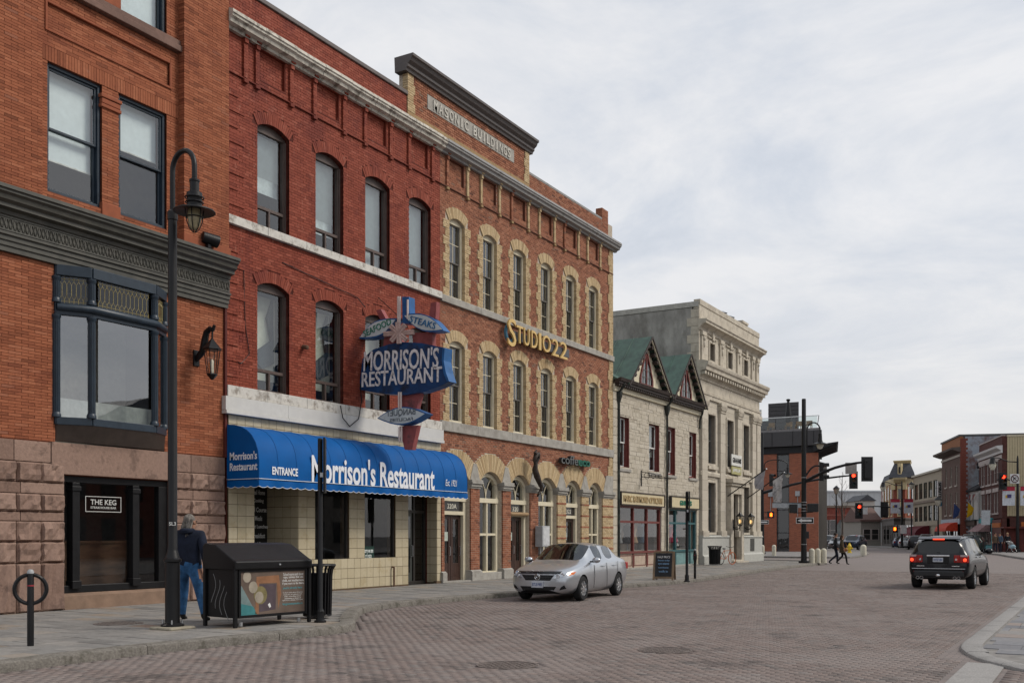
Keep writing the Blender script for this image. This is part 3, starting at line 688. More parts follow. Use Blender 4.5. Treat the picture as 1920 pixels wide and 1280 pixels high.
# ================================================================= red painted brick building
RY0, RY1 = 18.12, 27.5
redb = thing('red_brick_building', 'red painted brick building with peeling white cornice and tiled restaurant front', 'building', (0, 22.8, 0))
rb_m = MT('red_painted_brick', [(0,(.15,.03,.017)),(.4,(.212,.046,.026)),(.7,(.245,.057,.033)),(1,(.285,.08,.05))], .72, wear=(.40,.17,.12), wear_amt=.5, wear_lo=.585, wear_scale=5.5, streak=(1,1.6,.55), bump=.2, fine=.08, wear2=((.12,.022,.017), .55, .52, .5, None))
rmort = M('painted_mortar', (.07,.014,.009), .9, .2, 9, stain=(.22,.09,.07), stain_amt=.25, stain_scale=3)
RC = [19.79, 22.02, 24.2, 26.38]; RHW = .59
rops = [arch_op(c, RHW, 9.64, 12.22, .17) for c in RC]+[arch_op(c, RHW, 5.40, 8.10, .17) for c in RC]
rrects = [(c-RHW, c+RHW, 9.64, 12.39) for c in RC]+[(c-RHW, c+RHW, 5.40, 8.27) for c in RC]+[(RY0+.04, RY1, .1, 4.64)]
pan = [(c-.48, c+.48, 13.42, 14.24) for c in (19.76, 21.96, 24.16, 26.35)]
wl = backing(MB(), RY0, RY1, 0, 15.42, rrects+pan, -.36, -.012)
for q_ in pan: wl.box(-.36,-.1,*q_)
for c in RC:
    for zs in (12.22, 8.10): spandrel(wl, c, RHW, zs, .17, -.36, -.012)
wl.build('wall', rmort, redb)
shell(redb, RY0, RY1, 15.4, rmort, floors=(4.8, 9.2, 13.6))
pan = [(c-.48, c+.48, 13.42, 14.24) for c in (19.76, 21.96, 24.16, 26.35)]
RA = [arch_op(c, RHW+.0, zs, zs+.0, .22+.0) for c in RC for zs in ()]
def ring_op(yc, hw, zs, rise, th):
    rad = (hw*hw+rise*rise)/(2*rise); zc = zs+rise-rad; ro = rad+th
    def f(z):
        if z < zs or z > zc+ro: return None
        h = min(math.sqrt(max(0, ro*ro-(z-zc)**2)), hw*ro/rad); return (yc-h, yc+h)
    return f
rring = [ring_op(c, RHW, zs, .17, .3) for c in RC for zs in (12.22, 8.10)]
mb = MB(); pkr = Pick(18.8, 22, 5.5, 9.2, 300)
bricks(mb, RY0, RY1, 5.42, 9.42, rops+rring, .225, .0755, 0, .05, .009, pick=pkr)
bricks(mb, RY0, RY1, 9.66, 13.2, rops+rring, .225, .0755, 0, .05, .009)
bricks(mb, RY0, RY1, 13.24, 14.66, pan, .225, .0755, 0, .05, .009)
bricks(mb, RY0, 25.66, 14.68, 15.41, [], .225, .0755, 0., .05, .009)
for (a_, b_, za, zb) in pan: bricks(mb, a_, b_, za, zb, [], .225, .0755, -.09, .03, .009)
mb.build('brickwork', rb_m, redb, tint=True, kind='stuff')
brick_parts(pkr, redb, rb_m, .225, .0755, 0, .05, .009)
for (a_, b_, za, zb) in pan: frame(MB(), a_-.005, b_+.005, za-.005, zb+.005, .03, -.13, -.008).build('panel_reveal', rb_m, redb, tint=True)
for i, c in enumerate(RC):
    for zs in (12.22, 8.10):
        voussoirs(MB(), c, RHW, zs, .17, .29, -.3, .006, 19, .008).build('brick_arch', rb_m, redb, tint=True)
# toothed corner blocks, corbelled strips and the ledge they stand on
for k_ in range(int((13.1-5.6)/.39)):
    z = 5.6+k_*.39
    if 9.3 < z+.39 and z < 9.7: continue
    mb = MB(); bricks(mb, RY0-.015, RY0+(.62 if k_ % 2 else .40), z+.04, z+.34, [], .225, .075, .025, .03, .008); mb.build('quoin', rb_m, redb, tint=True)
MB().box(0,.05,RY0,RY1,13.205,13.24).build('ledge', rb_m, redb, tint=True, bevel=.01)
def strip(root, y, mat, m2, w_=.13, tint=True):
    mb = MB(); bricks(mb, y-w_/2, y+w_/2, 13.245, 14.12, [], .13, .0755, .06, .07, .006)
    for j_, (za, zb, p_) in enumerate(((14.12,14.26,.10),(14.265,14.34,.14),(14.345,14.44,.19),(14.445,14.6,.24))): mb.tint = tv(); mb.box(-.02, p_, y-w_/2-.012*j_, y+w_/2+.012*j_, za, zb)
    o = mb.build('corbel_strip', mat, root, tint=True)
    MB().box(-.02,.085,y-w_/2-.01,y+w_/2+.01,13.12,13.2).build('strip_foot', m2, o, tint=True)
for y in (18.74,19.15,20.42,21.34,22.6,23.56,24.8,25.75,27.02): strip(redb, y, rb_m, rb_m)
wcorn = M('peeling_cornice_paint', (.5,.47,.41), .75, .12, 3, stain=(.13,.11,.09), stain_amt=.9, stain_scale=3.2, bump=.5, bscale=14)
cpr = [(-.02,14.62),(.2,14.62),(.24,14.60),(.34,14.56),(.36,14.47),(.33,14.45),(.33,14.40),(.27,14.36),(.25,14.28),(.12,14.24),(.10,14.18),(-.02,14.18)]
cpr = [(x, z+.06) for x, z in cpr]
cn = MB(); yy = RY0-.1
while yy < RY1-.01:
    ye = min(RY1, yy+1.15); rr_ = random.uniform(-.012,.012); profile(cn, [(x+(rr_ if x > .1 else 0), z+rr_*.3) for x, z in cpr], yy+.004, ye-.004); yy = ye
cn.build('cornice', wcorn, redb)
flash = M('brown_flashing', (.10,.082,.078), .5, .1); MB().box(-.3,.05,RY0,25.68,15.42,15.54).build('coping', flash, redb, bevel=.015)
def band(root, mat, y0, y1, z0, z1, p_, L=1.4, nm='sill_course'):
    y = y0
    while y < y1-.01:
        e_ = min(y1, y+L*random.uniform(.85,1.15)); e_ = y1 if y1-e_ < .4 else e_
        MB().box(-.05, p_+random.uniform(-.004,.004), y+.003, e_-.003, z0, z1).build(nm, mat, root, bevel=.012); y = e_
sillw = M('worn_white_stone', (.55,.53,.49), .8, .08, 4, stain=(.22,.19,.16), stain_amt=.85, stain_scale=4.5, bump=.4, bscale=20)
band(redb, sillw, RY0-.08, RY1, 9.43, 9.65, .10, 1.5); band(redb, sillw, RY0-.02, RY1, 5.13, 5.41, .09, 1.5)
fas = M('white_fascia_board', (.55,.545,.525), .5, .04, stain=(.4,.4,.4), stain_amt=.3)
for (a_, b_) in ((RY0-.14,20.2),(20.2,22.6),(22.6,25.0),(25.0,RY1+.02)): MB().box(-.05,.14,a_+.002,b_-.002,4.78,5.12).box(-.05,.17,a_+.002,b_-.002,4.69,4.775).build('fascia_board', fas, redb, bevel=.008)
# upper windows
brn = M('brown_window_frame', (.085,.06,.052), .5, .12)
def red_win(c, z0, zs, drop, seed):
    rise = .17; rad = (RHW**2+rise**2)/(2*rise); zc = zs+rise-rad
    f = MB(); xa, xb = -.27, -.15; y0, y1 = c-RHW, c+RHW; zh = zs-.06; zl = z0+.56
    f.box(xa,xb,y0,y0+.07,z0,zh).box(xa,xb,y1-.07,y1,z0,zh).box(xa,xb,y0+.07,y1-.07,z0,z0+.07).box(xa,xb,y0+.07,y1-.07,zl-.04,zl+.04).box(xa,xb,c-.03,c+.03,z0+.07,zl-.04)
    pts_ = [(y0,zh),(y1,zh)]+[(c+RHW*(1-2*i/8), zc+math.sqrt(rad*rad-(RHW*(1-2*i/8))**2)) for i in range(9)]
    f.prism(pts_, 'x', xa, xb)
    f.box(xb,-.11,y1-.05,y1,z0,zh)
    wdw = f.build('window', brn, redb, bevel=.005)
    pane(wdw, y0+.07, y1-.07, zl+.04, zh, -.2); pane(wdw, y0+.07, c-.03, z0+.07, zl-.04, -.2); pane(wdw, c+.03, y1-.07, z0+.07, zl-.04, -.2)
    if drop: 
        sl_ = MB(); z = zh
        while z > drop: sl_.obox((-.36, c, z-.014), (.010,0,.008), (0,RHW-.06,0), (0,0,.0012)); z -= .03
        sl_.build('slat_blind', blind_m, wdw)
        MB().box(-.43,-.42,y0+.02,y1-.02,drop-.4,zh).build('blind_back', M('pale_lining', (.52,.57,.58)), wdw)
    else: MB().box(-.62,-.60,y0-.1,y1+.1,z0+.4,zh).build('paper_backing', M('pale_paper', (.5,.5,.42), .9, .15, 1.2), wdw)
    return wdw
for i, c in enumerate(RC): red_win(c, 9.65, 12.22, (11.1,10.6,10.2,9.9)[i], i)
for i, c in enumerate(RC): red_win(c, 5.41, 8.10, 0 if i != 1 else 0, i)
for c in RC[:2]:
    MB().prism([(c-.3,6.4),(c+.45,6.9),(c+.3,7.5),(c+.5,8.0),(c+.55,6.3),(c+.1,6.1)], 'x', -.58, -.5).build('torn_drape', M('dark_drape', (.05,.06,.07)), redb)
# tiled ground floor -------------------------------------------------
tile_m = MT('cream_tile', [(0,(.41,.35,.235)),(.5,(.475,.41,.285)),(1,(.52,.455,.325))], .28, wear=(.33,.25,.13), wear_amt=.35, wear_lo=.55, bump=.05, fine=.05)
grout = M('brown_grout', (.09,.06,.035), .9)
sf = MB(); XT = .03
holes = [(19.06,20.70,.1,4.0),(21.37,22.83,.88,3.0),(23.54,25.04,.92,3.0),(25.70,27.28,.1,3.2)]
backing(sf, RY0+.04, RY1, .1, 4.69, holes, -.3, XT-.008)
sf.box(-1.13,-.3,18.9,19.06,.1,4.0).box(-1.13,-.3,20.70,20.86,.1,4.0).box(-1.25,-1.13,18.9,20.9,.1,4.0).box(-1.13,-.3,19.06,20.7,3.4,4.0)
sf.box(-.53,-.3,25.6,25.7,.1,3.2).box(-.53,-.3,27.28,27.4,.1,3.2).box(-.53,-.3,25.7,27.28,3.05,3.2)
sfo = sf.build('shopfront_wall', grout, redb)
TS = .287; cnt = 0; extra = MB()
def put_tile(mb): 
    global cnt
    cnt += 1
    if cnt <= 300: mb.build('tile', tile_m, sfo, tint=True)
    else: extra.v, extra.f, extra.t = extra.v, extra.f, extra.t; extra.add(mb.v, mb.f); extra.t[-len(mb.f):] = mb.t
rows = [.16+TS*k_ for k_ in range(16)]
for za in rows:
    zb = min(za+TS, 4.685)
    if zb-za < .05: continue
    if 2.75 < za < 3.7: continue      # hidden under the awning
    for a_, b_ in cuts(RY0+.05, RY1, (za+zb)/2, holes):
        n_ = max(1, round((b_-a_)/TS))
        for k_ in range(n_):
            ya, yb = a_+(b_-a_)*k_/n_, a_+(b_-a_)*(k_+1)/n_; mb = MB(); mb.tint = tv(); mb.box(XT-.01, XT+.006+random.uniform(-.001,.001), ya+.006, yb-.006, za+.006, zb-.006, 'l'); put_tile(mb)
    for (yy, s_, x0, x1) in ((20.70,-1,-1.12,XT),(27.28,-1,-.52,XT)):
        n_ = max(1, round((x1-x0)/TS))
        for k_ in range(n_):
            xa, xb = x0+(x1-x0)*k_/n_, x0+(x1-x0)*(k_+1)/n_; mb = MB(); mb.tint = tv(); mb.box(xa+.006, xb-.006, yy-.006, yy+.004, za+.006, zb-.006); put_tile(mb)
extra.build('upper_tiles', tile_m, sfo, tint=True, kind='stuff')
MB().box(-.05,XT+.02,RY0+.05,19.05,.1,.155).box(-.05,XT+.02,20.71,25.69,.1,.155).box(-.05,XT+.04,27.2,RY1,.1,.2).build('plinth', M('brown_plinth',(.12,.08,.05),.8), redb)
alum = M('dark_bronze_frame', (.045,.04,.036), .35, .1, metal=.3)
for (a_, b_, z0, z1) in holes[1:3]:
    f = MB(); frame(f, a_, b_, z0, z1, .045, -.12, -.02); wdw = f.build('shop_window', alum, redb, bevel=.005); pane(wdw, a_+.045, b_-.045, z0+.045, z1-.045, -.07, GLASS('shop_glass'))
    MB().box(-.9,-.88,a_,b_,.9,2.0).build('half_curtain', M('dark_curtain',(.05,.045,.045)), wdw)
text('Sorry we are\nCLOSED', 'closed_sign', M('sign_print', (.7,.75,.73)), redb, (-.06,23.83,1.14), (0,1,0), (0,0,1), .44, .34, .004, .02)
MB().box(-.066,-.062,23.58,24.1,.93,1.36).build('sign_card', M('dark_green_card',(.02,.05,.04)), redb)
# doors
dr = MB(); frame(dr, 25.72, 27.26, .13, 3.04, .09, -.5, -.4, bars_y=(26.62,), bars_z=(2.45,)); dro = dr.build('door_frame', alum, redb)
MB().box(-.47,-.44,25.83,26.55,.15,2.40).build('door', M('dark_door',(.05,.055,.05),.3), dro)
pane(dro, 25.93, 26.45, .5, 2.3, -.432, dglass); pane(dro, 26.68, 27.15, .25, 2.4, -.44, dglass); pane(dro, 25.83, 27.15, 2.5, 2.95, -.44, dglass)
MB().tube([(-.43,26.5,1.0),(-.37,26.5,1.02),(-.37,26.5,1.35),(-.43,26.5,1.37)], .014, 6).build('handle', steel, dro)
MB().box(-.428,-.422,25.98,26.26,1.75,2.05).build('notice', M('orange_notice',(.45,.08,.03)), dro)
MB().box(-1.12,-1.09,19.1,20.68,.14,3.3).build('entrance_door', black, redb)
MB().box(-1.085,-1.07,19.7,20.66,.7,3.2).build('menu_board', M('menu_black',(.01,.01,.01),.4), redb)
for i, s_ in enumerate(['Real Home','Cooking','Full Course','Meals','Light Lunches','Breakfast','Special Brunch','Steaks']): text(s_, 'menu_line', M('menu_white',(.6,.6,.58)), redb, (-1.066,20.33,2.85-i*.235), (0,1,0), (0,0,1), .055*len(s_), .13, .003, .012)
MB().tube([(.04,24.85,.72),(.12,24.85,.72),(.12,24.85,.66),(.12,24.85,.13)], .03, 8).build('standpipe', M('rusty_pipe',(.12,.07,.045),.8), redb, smooth=True)
MB().tube([(.15,22.3,5.35),(.2,22.35,5.0),(.16,22.7,4.8),(.16,23.1,5.05),(.15,23.25,5.6),(.05,23.3,6.1)], .015, 5).tube([(.02,18.7,8.4),(.02,18.75,7.0),(.02,18.9,6.3),(.02,18.6,6.0),(.02,18.4,6.1)], .01, 4).tube([(.02,20.1,8.9),(.03,21.6,8.75),(.03,23.2,8.6),(.25,23.3,8.3)], .012, 4).build('cable', black, redb)
MB().lathe([(.05,0),(.06,.05),(.06,.18),(.03,.2)], (0,20.9,6.8), 8, ax=(1,0,-.2)).build('wall_bracket', M('rusty_pipe',(.12,.07,.045)), redb)
# ----------------------------------------------------------------- awning
AY0, AY1, AP = 18.1, 27.42, 1.12
blue = M('blue_canvas', (.0,.082,.29), .6, .06, 2.5, bump=.1, bscale=120, spec=.15)
awn = thing('awning', 'long blue canvas barrel awning with white restaurant lettering', 'awning', (0, 22.8, 3.0))
ap = [(.05,4.42),(.3,4.40),(.52,4.34),(.72,4.25),(.88,4.12),(1.0,3.95),(1.08,3.75),(1.12,3.5),(1.12,3.25),(1.12,3.04)]
nR = 14; rings = []
for k_ in range(nR*6+1):
    y = AY0+(AY1-AY0)*k_/(nR*6); sag = .012*abs(math.sin(math.pi*k_/6))
    rings.append([(x-sag*(x/1.12) if i < 7 else x-sag*.25, y, z-sag*(1 if i < 7 else 0)) for i, (x, z) in enumerate(ap)])
MB().loft(rings, cap=False, closed=False).build('canopy', blue, awn, smooth=60)
sm_ = MB()
for k_ in range(nR+1):
    y = min(AY1-.01, max(AY0+.01, AY0+(AY1-AY0)*k_/nR)); sm_.tube([(x+.002,y,z+.002) for x, z in ap], .005, 4)
sm_.build('canopy_seams', M('blue_seam',(.0,.05,.19),.7), awn)
for y in (AY0, AY1): MB().add([(x,y,z) for x, z in ap]+[(.05,y,3.04)], [tuple(range(len(ap)+1))]).build('end_panel', blue, awn)
val = MB(); tr_ = MB(); n_ = 40
def scal(p, q, k_):
    out = []
    for i in range(k_*6+1):
        f = i/(k_*6); a_ = Vector(p).lerp(Vector(q), f); out.append((a_, 3.03, 2.84+.035*(1-abs(math.sin(math.pi*i/6)))))
    return out
nn_ = Vector((.004,0,0))
for p, q, k_ in (((1.125,AY0,0),(1.125,AY1,0),34),((.06,AY0-.004,0),(1.125,AY0-.004,0),4)):
    S_ = scal(p,q,k_)
    for i, ((a_, zt, zb), (b_, zt2, zb2)) in enumerate(zip(S_, S_[1:])):
        o1, o2 = .02*math.sin(i*.35), .02*math.sin((i+1)*.35); o1, o2 = (o1,o2) if abs(p[1]-q[1]) > 1 else (0,0)
        val.quad((a_.x,a_.y,zt),(b_.x,b_.y,zt),(b_.x+o2,b_.y,zb2),(a_.x+o1,a_.y,zb)); tr_.quad((a_.x+o1+.002,a_.y-.001,zb+.012),(b_.x+o2+.002,b_.y-.001,zb2+.012),(b_.x+o2+.002,b_.y-.001,zb2),(a_.x+o1+.002,a_.y-.001,zb))
vo = val.build('valance', blue, awn, smooth=60)
wt = M('white_print', (.72,.74,.78), .6, .03); tr_.build('valance_trim', wt, vo)
MB().box(1.128,1.134,AY0,AY1,3.055,3.068).box(.06,1.12,AY0-.012,AY0-.006,3.055,3.068).build('piping', wt, awn)
fr = MB()
for k_ in range(nR+1):
    y = min(AY1-.02, AY0+.02+(AY1-AY0)*k_/nR); fr.tube([(x-.05,y,z-.05) for x, z in ap], .014, 5)
fr.tube([(1.07,AY0,3.03),(1.07,AY1,3.03)], .014, 5); fr.build('awning_frame', steel, awn)
def awtext(s_, pxa, pxb, pya, pyb, **k):
    ya, yb = F(pxa,1.14), F(pxb,1.14); pm_ = (pxa+pxb)/2; z1, z0 = H(pm_,pya,1.14), H(pm_,pyb,1.14)
    return text(s_, 'lettering', wt, awn, (1.13,(ya+yb)/2,(z0+z1)/2), (0,1,0), (0,0,1), yb-ya, z1-z0, .005, **k)
def serif_text(s_, name, mat, parent, o, right, up, wd, ht, depth):
    """condensed slab-serif lettering: the plain letters plus feet on the stems"""
    return text(s_, name, mat, parent, o, right, up, wd, ht, depth, bold=.028)
ya, yb = F(585,1.14), F(815,1.14)
text("Morrison's Restaurant", 'lettering', wt, awn, (1.13,(ya+yb)/2,3.42), (0,1,0), (0,0,1), yb-ya, .74, .005, bold=.022)
awtext('ENTRANCE', 511, 559, 876, 891, bold=.03); awtext('Est. 1921', 836, 857, 899, 911, shear=.2)
text("Morrison's\nRestaurant", 'lettering', wt, awn, (.62,AY0-.006,3.5), (1,0,0), (0,0,1), .92, .46, .005, bold=.02)
# ----------------------------------------------------------------- projecting neon sign
SY = 23.35
ns = thing('neon_restaurant_sign', 'old blue projecting neon restaurant sign with starburst and lens-shaped panels', 'sign', (0, SY, 5.6))
sblue = M('sign_blue', (.006,.045,.14), .45, .2, 2.5, stain=(.012,.014,.02), stain_amt=.8, stain_scale=2.0, bump=.15, bscale=10); sblue2 = M('sign_side_blue', (.014,.1,.28), .45, .15, 3)
pink = M('faded_pink_paint', (.30,.085,.085), .6, .2, 3, stain=(.09,.05,.05), stain_amt=.8, stain_scale=3); tubeg = M('neon_tube', (.62,.52,.48), .3, .05); sgrey = M('sign_face_grey', (.56,.61,.62), .55, .12, 3, stain=(.2,.22,.22), stain_amt=.4)
def sq(px, py): return Q(px, py, SY)
def flat(name, pix, mat, y0, y1, parent, **k):
    return MB().prism([sq(a_, b_) for a_, b_ in pix], 'y', y0, y1).build(name, mat, parent, **k)
body = [(680,672),(700,655),(730,645),(755,641),(790,643),(815,648),(834,652),(832,676),(836,698),(848-6,715),(825,724),(795,734),(760,740),(720,738),(695,734),(672,730),(676,705)]
sb = flat('sign_box', body, sblue, SY, SY+.34, ns)
MB().prism([(a_+.012, b_) for a_, b_ in [sq(834,652),sq(832,676),sq(836,698),sq(842,715)]]+[sq(838,715),sq(832,698),sq(829,676),sq(830,652)], 'y', SY-.02, SY+.36).build('end_cap', sblue2, sb)
def lettering(s_, pxa, pxb, pya, pyb, tilt, mat=None, nm='neon_lettering', bold=.02, y=None, mirror=False, hh=None):
    a_, b_ = sq(pxa,(pya+pyb)/2), sq(pxb,(pya+pyb)/2+tilt); c_ = ((a_[0]+b_[0])/2, (y or SY)-.004, (a_[1]+b_[1])/2); rt = Vector((b_[0]-a_[0],0,b_[1]-a_[1]))
    up = Vector((-rt.z,0,rt.x)); ht = abs(sq(pxa,pya)[1]-sq(pxa,pyb)[1])
    if mirror: 
        return text(s_, nm, mat, ns, (c_[0],c_[1]-.004,c_[2]), -rt, up, rt.length, ht, -.01, bold)
    return text(s_, nm, mat or tubeg, ns, c_, rt, up, rt.length, ht, .02, bold)
wlet = M('sign_letter_white', (.72,.70,.70), .5, .12, 6, stain=(.25,.2,.19), stain_amt=.6, stain_scale=8)
lettering("MORRISON'S", 683, 823, 658, 696, -7, wlet, bold=.012); lettering('RESTAURANT', 679, 829, 698, 726, -11, wlet, bold=.012)
def lens(pl, pr, bow, name, yoff=0., side=None):
    """almond-shaped panel between two tips"""
    L0, R0 = Vector((pl[0],pl[1],0)), Vector((pr[0],pr[1],0)); d = R0-L0; nrm = Vector((-d.y,d.x,0)).normalized()
    up_ = [L0+d*(i/8)+nrm*bow*math.sin(math.pi*i/8)*1.0 for i in range(9)]; lo_ = [L0+d*(i/8)-nrm*bow*math.sin(math.pi*i/8) for i in range(7,0,-1)]
    pix = [(p.x,p.y) for p in up_+lo_]; o = flat(name, pix, sblue2, SY+yoff, SY+yoff+.34, ns)
    c = (L0+R0)/2; pix2 = [(c.x+(p[0]-c.x)*.93, c.y+(p[1]-c.y)*.86) for p in pix]; flat('face', pix2, sgrey, SY+yoff-.012, SY+yoff-.002, o)
lens((674,635),(745,597),14,'seafood_panel',-.03); lens((757,590),(833,620),15,'steaks_panel',-.03); lens((708,784),(801,775),17,'banquet_panel',-.03)
green = M('sign_green', (.05,.2,.14), .6); bl2 = M('sign_print_blue', (.03,.14,.3), .6); gl2 = M('sign_print_grey', (.12,.14,.16), .6)
a_ = text_mesh('S')
lettering('SEAFOOD', 684, 735, 621, 633, -25, green, 'lettering', .0, SY-.045); lettering('STEAKS', 771, 819, 592, 604, 14, bl2, 'lettering', .0, SY-.045, hh=None)
lettering('BANQUET', 727, 781, 769, 783, -4, gl2, 'lettering', .0, SY-.045, mirror=True); lettering('FACILITIES', 733, 776, 785, 791, -3, gl2, 'lettering', 0., SY-.045, mirror=True)
px0 = sq(752,640)[0]
flat('top_post', [(753,556),(766,556),(767,606),(754,606)], sblue2, SY+.02, SY+.3, ns)
for n_, pix in (('fin', [(700,580),(709,578),(722,602),(712,606)]), ('fin', [(803,566),(814,564),(812,596),(800,592)]), ('fin', [(716,630),(745,628),(752,650),(712,655)]), ('fin', [(768,622),(806,622),(806,646),(770,646)]), ('lower_fin', [(745,735),(784,735),(776,765),(748,770)]), ('lower_fin', [(744,798),(778,796),(768,842),(754,842)])):
    flat(n_, pix, pink, SY+.12, SY+.3, ns)
def tubes(pairs, nm, r_=.028):
    mb = MB()
    for (a_, b_) in pairs:
        p, q = sq(*a_), sq(*b_); mb.tube([(p[0],SY-.03,p[1]),(q[0],SY-.03,q[1])], r_, 6)
    mb.build(nm, tubeg, ns, smooth=True)
for x in (747.5, 751): tubes([((x,556),(x,612))], 'neon_tube')
tubes([((765.5,562),(765.5,598))], 'neon_tube')
for x in (749, 753): tubes([((x,735),(x,766))], 'neon_tube'); tubes([((x+1,800),(x+1,828))], 'neon_tube')
st = MB(); c0 = (750,625)
for a_ in range(0, 180, 45):
    ca_, sa_ = math.cos(R(a_-4)), math.sin(R(a_-4)); l_ = 28 if a_ == 0 else 20
    for w_ in (-2.2, 2.2):
        p, q = sq(c0[0]-l_*ca_-w_*sa_, c0[1]-l_*sa_+w_*ca_), sq(c0[0]+l_*ca_-w_*sa_, c0[1]+l_*sa_+w_*ca_); st.tube([(p[0],SY-.05-.012*a_/45,p[1]),(q[0],SY-.05-.012*a_/45,q[1])], .042, 6)
st.build('starburst', M('starburst_pink', (.5,.36,.32), .5, .15), ns, smooth=True)
mb = MB()
for py in (672, 728):
    q = sq(684, py); mb.tube([(q[0]+.1,SY+.2,q[1]),(-.02,SY+.2,q[1]+.05)], .04, 8)
for py in (600, 645): q = sq(750, py); mb.tube([(q[0],SY+.2,q[1]),(-.02,SY+.9,q[1]+1.0)], .012, 5)
mb.build('wall_arm', black, ns)
# ================================================================= patterned brick building with the name stone
MY0, MY1 = 27.5, 41.0
mas = thing('patterned_brick_building', 'brown-red brick building with buff arches and a MASONIC BUILDINGS name stone', 'building', (0, 34.2, 0))
mb_m = MT('brown_red_brick', [(0,(.13,.053,.035)),(.3,(.22,.086,.05)),(.55,(.285,.116,.067)),(.8,(.345,.155,.093)),(1,(.2,.115,.08))], .85, wear=(.33,.24,.18), wear_amt=.3, wear_lo=.62, bump=.2, fine=.1)
buff_m = MT('buff_brick', [(0,(.31,.21,.11)),(.4,(.44,.33,.19)),(.7,(.50,.385,.235)),(1,(.37,.27,.16))], .85, wear=(.16,.11,.07), wear_amt=.5, wear_lo=.57, wear_scale=3, bump=.25, fine=.12)
mmort = M('pale_mortar', (.42,.36,.29), .95, .15, 12)
gstone = M('grey_limestone', (.33,.315,.285), .85, .1, 4, stain=(.2,.18,.16), stain_amt=.6, stain_scale=2.5, bump=.3, bscale=25)
gcorn = M('grey_cornice', (.27,.265,.26), .7, .12, 3, stain=(.12,.11,.1), stain_amt=.7, stain_scale=3, bump=.2)
MC = [28.5+2.112*k_ for k_ in range(6)]; MHW = .47
rng_ = .16
mops = [arch_op(c, MHW, 9.6, 12.14, rng_) for c in MC]+[arch_op(c, MHW, 5.46, 8.04, rng_) for c in MC]
bays = [(27.72,29.28,'door'),(29.90,31.42,'win'),(32.06,33.46,'door'),(34.13,35.67,'win'),(36.45,37.81,'door'),(38.56,39.88,'win')]
mrects = [(c-MHW, c+MHW, 9.6, 12.3) for c in MC]+[(c-MHW, c+MHW, 5.46, 8.2) for c in MC]+[(a_, b_, .12, 3.94) for a_, b_, _ in bays]
mrects[-1:] = [(38.56,39.88,.12,3.94)]
mpan = [(c-.46, c+.46, 13.44, 14.22) for c in MC]
wl = backing(MB(), MY0, MY1, 0, 15.36, mrects+mpan, -.36, -.012)
for q_ in mpan: wl.box(-.36,-.1,*q_)
for c in MC:
    for zs in (12.14, 8.04): spandrel(wl, c, MHW, zs, rng_, -.36, -.012)
for a_, b_, _ in bays: spandrel(wl, (a_+b_)/2, (b_-a_)/2, 3.5, .44, -.36, -.012)
wl.build('wall', mmort, mas)
shell(mas, MY0, MY1, 15.35, mmort, floors=(4.8, 9.1, 13.2))
mpan = [(c-.46, c+.46, 13.44, 14.22) for c in MC]
mring = [ring_op(c, MHW, zs, rng_, .36) for c in MC for zs in (12.14, 8.04)]
quo = []
for c in MC:
    for z0, zs in ((9.6,12.14),(5.46,8.04)):
        n_ = 9
        for k_ in range(n_):
            za, zb = z0+(zs-z0)*k_/n_, z0+(zs-z0)*(k_+1)/n_; wq = .36 if k_ % 2 == 0 else .24
            for s_ in (-1, 1): quo.append((c+s_*MHW, c+s_*(MHW+wq), za, zb))
qops = [(min(a_,b_), max(a_,b_), za, zb) for a_, b_, za, zb in quo]
endq = [(40.62 if k_ % 2 else 40.5, MY1, 4.3+k_*.42, 4.3+(k_+1)*.42) for k_ in range(24)]
mb = MB(); pkm = Pick(27.5, 32, 6, 9.2, 150); ops_ = mops+mring+qops+endq
bricks(mb, MY0, MY1, 5.48, 9.37, ops_, .225, .0755, 0, .05, .015, pick=pkm); bricks(mb, MY0, MY1, 9.62, 13.2, ops_, .225, .0755, 0, .05, .015)
bricks(mb, MY0, MY1, 13.24, 14.66, mpan, .225, .0755, 0, .05, .015)
aop = [ring_op((a_+b_)/2, (b_-a_)/2, 3.5, .44, .66) for a_, b_, _ in bays]+[(a_, b_, 0, 3.6) for a_, b_, _ in bays]+[arch_op((a_+b_)/2, (b_-a_)/2, .1, 3.5, .44) for a_, b_, _ in bays]
bricks(mb, MY0, MY1, 3.6, 5.12, aop, .225, .0755, 0, .05, .015)
bricks(mb, 33.42, 39.9, 14.7, 15.355, [], .225, .0755, 0., .05, .015)
bricks(mb, 25.98, 33.1, 14.95, 16.12, [(26.75,32.3,15.38,15.86)], .225, .0755, .01, .05, .015)
for (a_, b_, za, zb) in mpan: bricks(mb, a_, b_, za, zb, [], .225, .0755, -.09, .03, .011)
mb.build('brickwork', mb_m, mas, tint=True, kind='stuff'); brick_parts(pkm, mas, mb_m, .225, .0755, 0, .05, .015)
for (a_, b_, za, zb) in mpan: frame(MB(), a_-.005, b_+.005, za-.005, zb+.005, .03, -.13, -.008).build('panel_reveal', mb_m, mas, tint=True)
def quoin_block(a_, b_, za, zb, x=.02):
    mb = MB(); a_, b_ = min(a_,b_), max(a_,b_)
    mb2 = MB(); n_ = max(1, round((zb-za)/.0755)); bricks(mb, a_-.006, b_+.006, za+.004, zb-.004, [], .18, (zb-za)/n_, x, .2, .008); mb.build('quoin', buff_m, mas, tint=True)
for q_ in quo: quoin_block(*q_)
for q_ in endq: quoin_block(*q_, x=.03)
for c in MC:
    for zs in (12.14, 8.04): voussoirs(MB(), c, MHW, zs, rng_, .36, -.3, .025, 17, .008, ext=.0).build('brick_arch', buff_m, mas, tint=True)
MB().box(0,.05,MY0,MY1,13.205,13.24).build('ledge', mb_m, mas, tint=True)
for i, c in enumerate(MC):
    for s_ in (-.62, .62): strip(mas, c+s_, buff_m if i % 2 or s_ > 0 else mb_m, buff_m, .12)
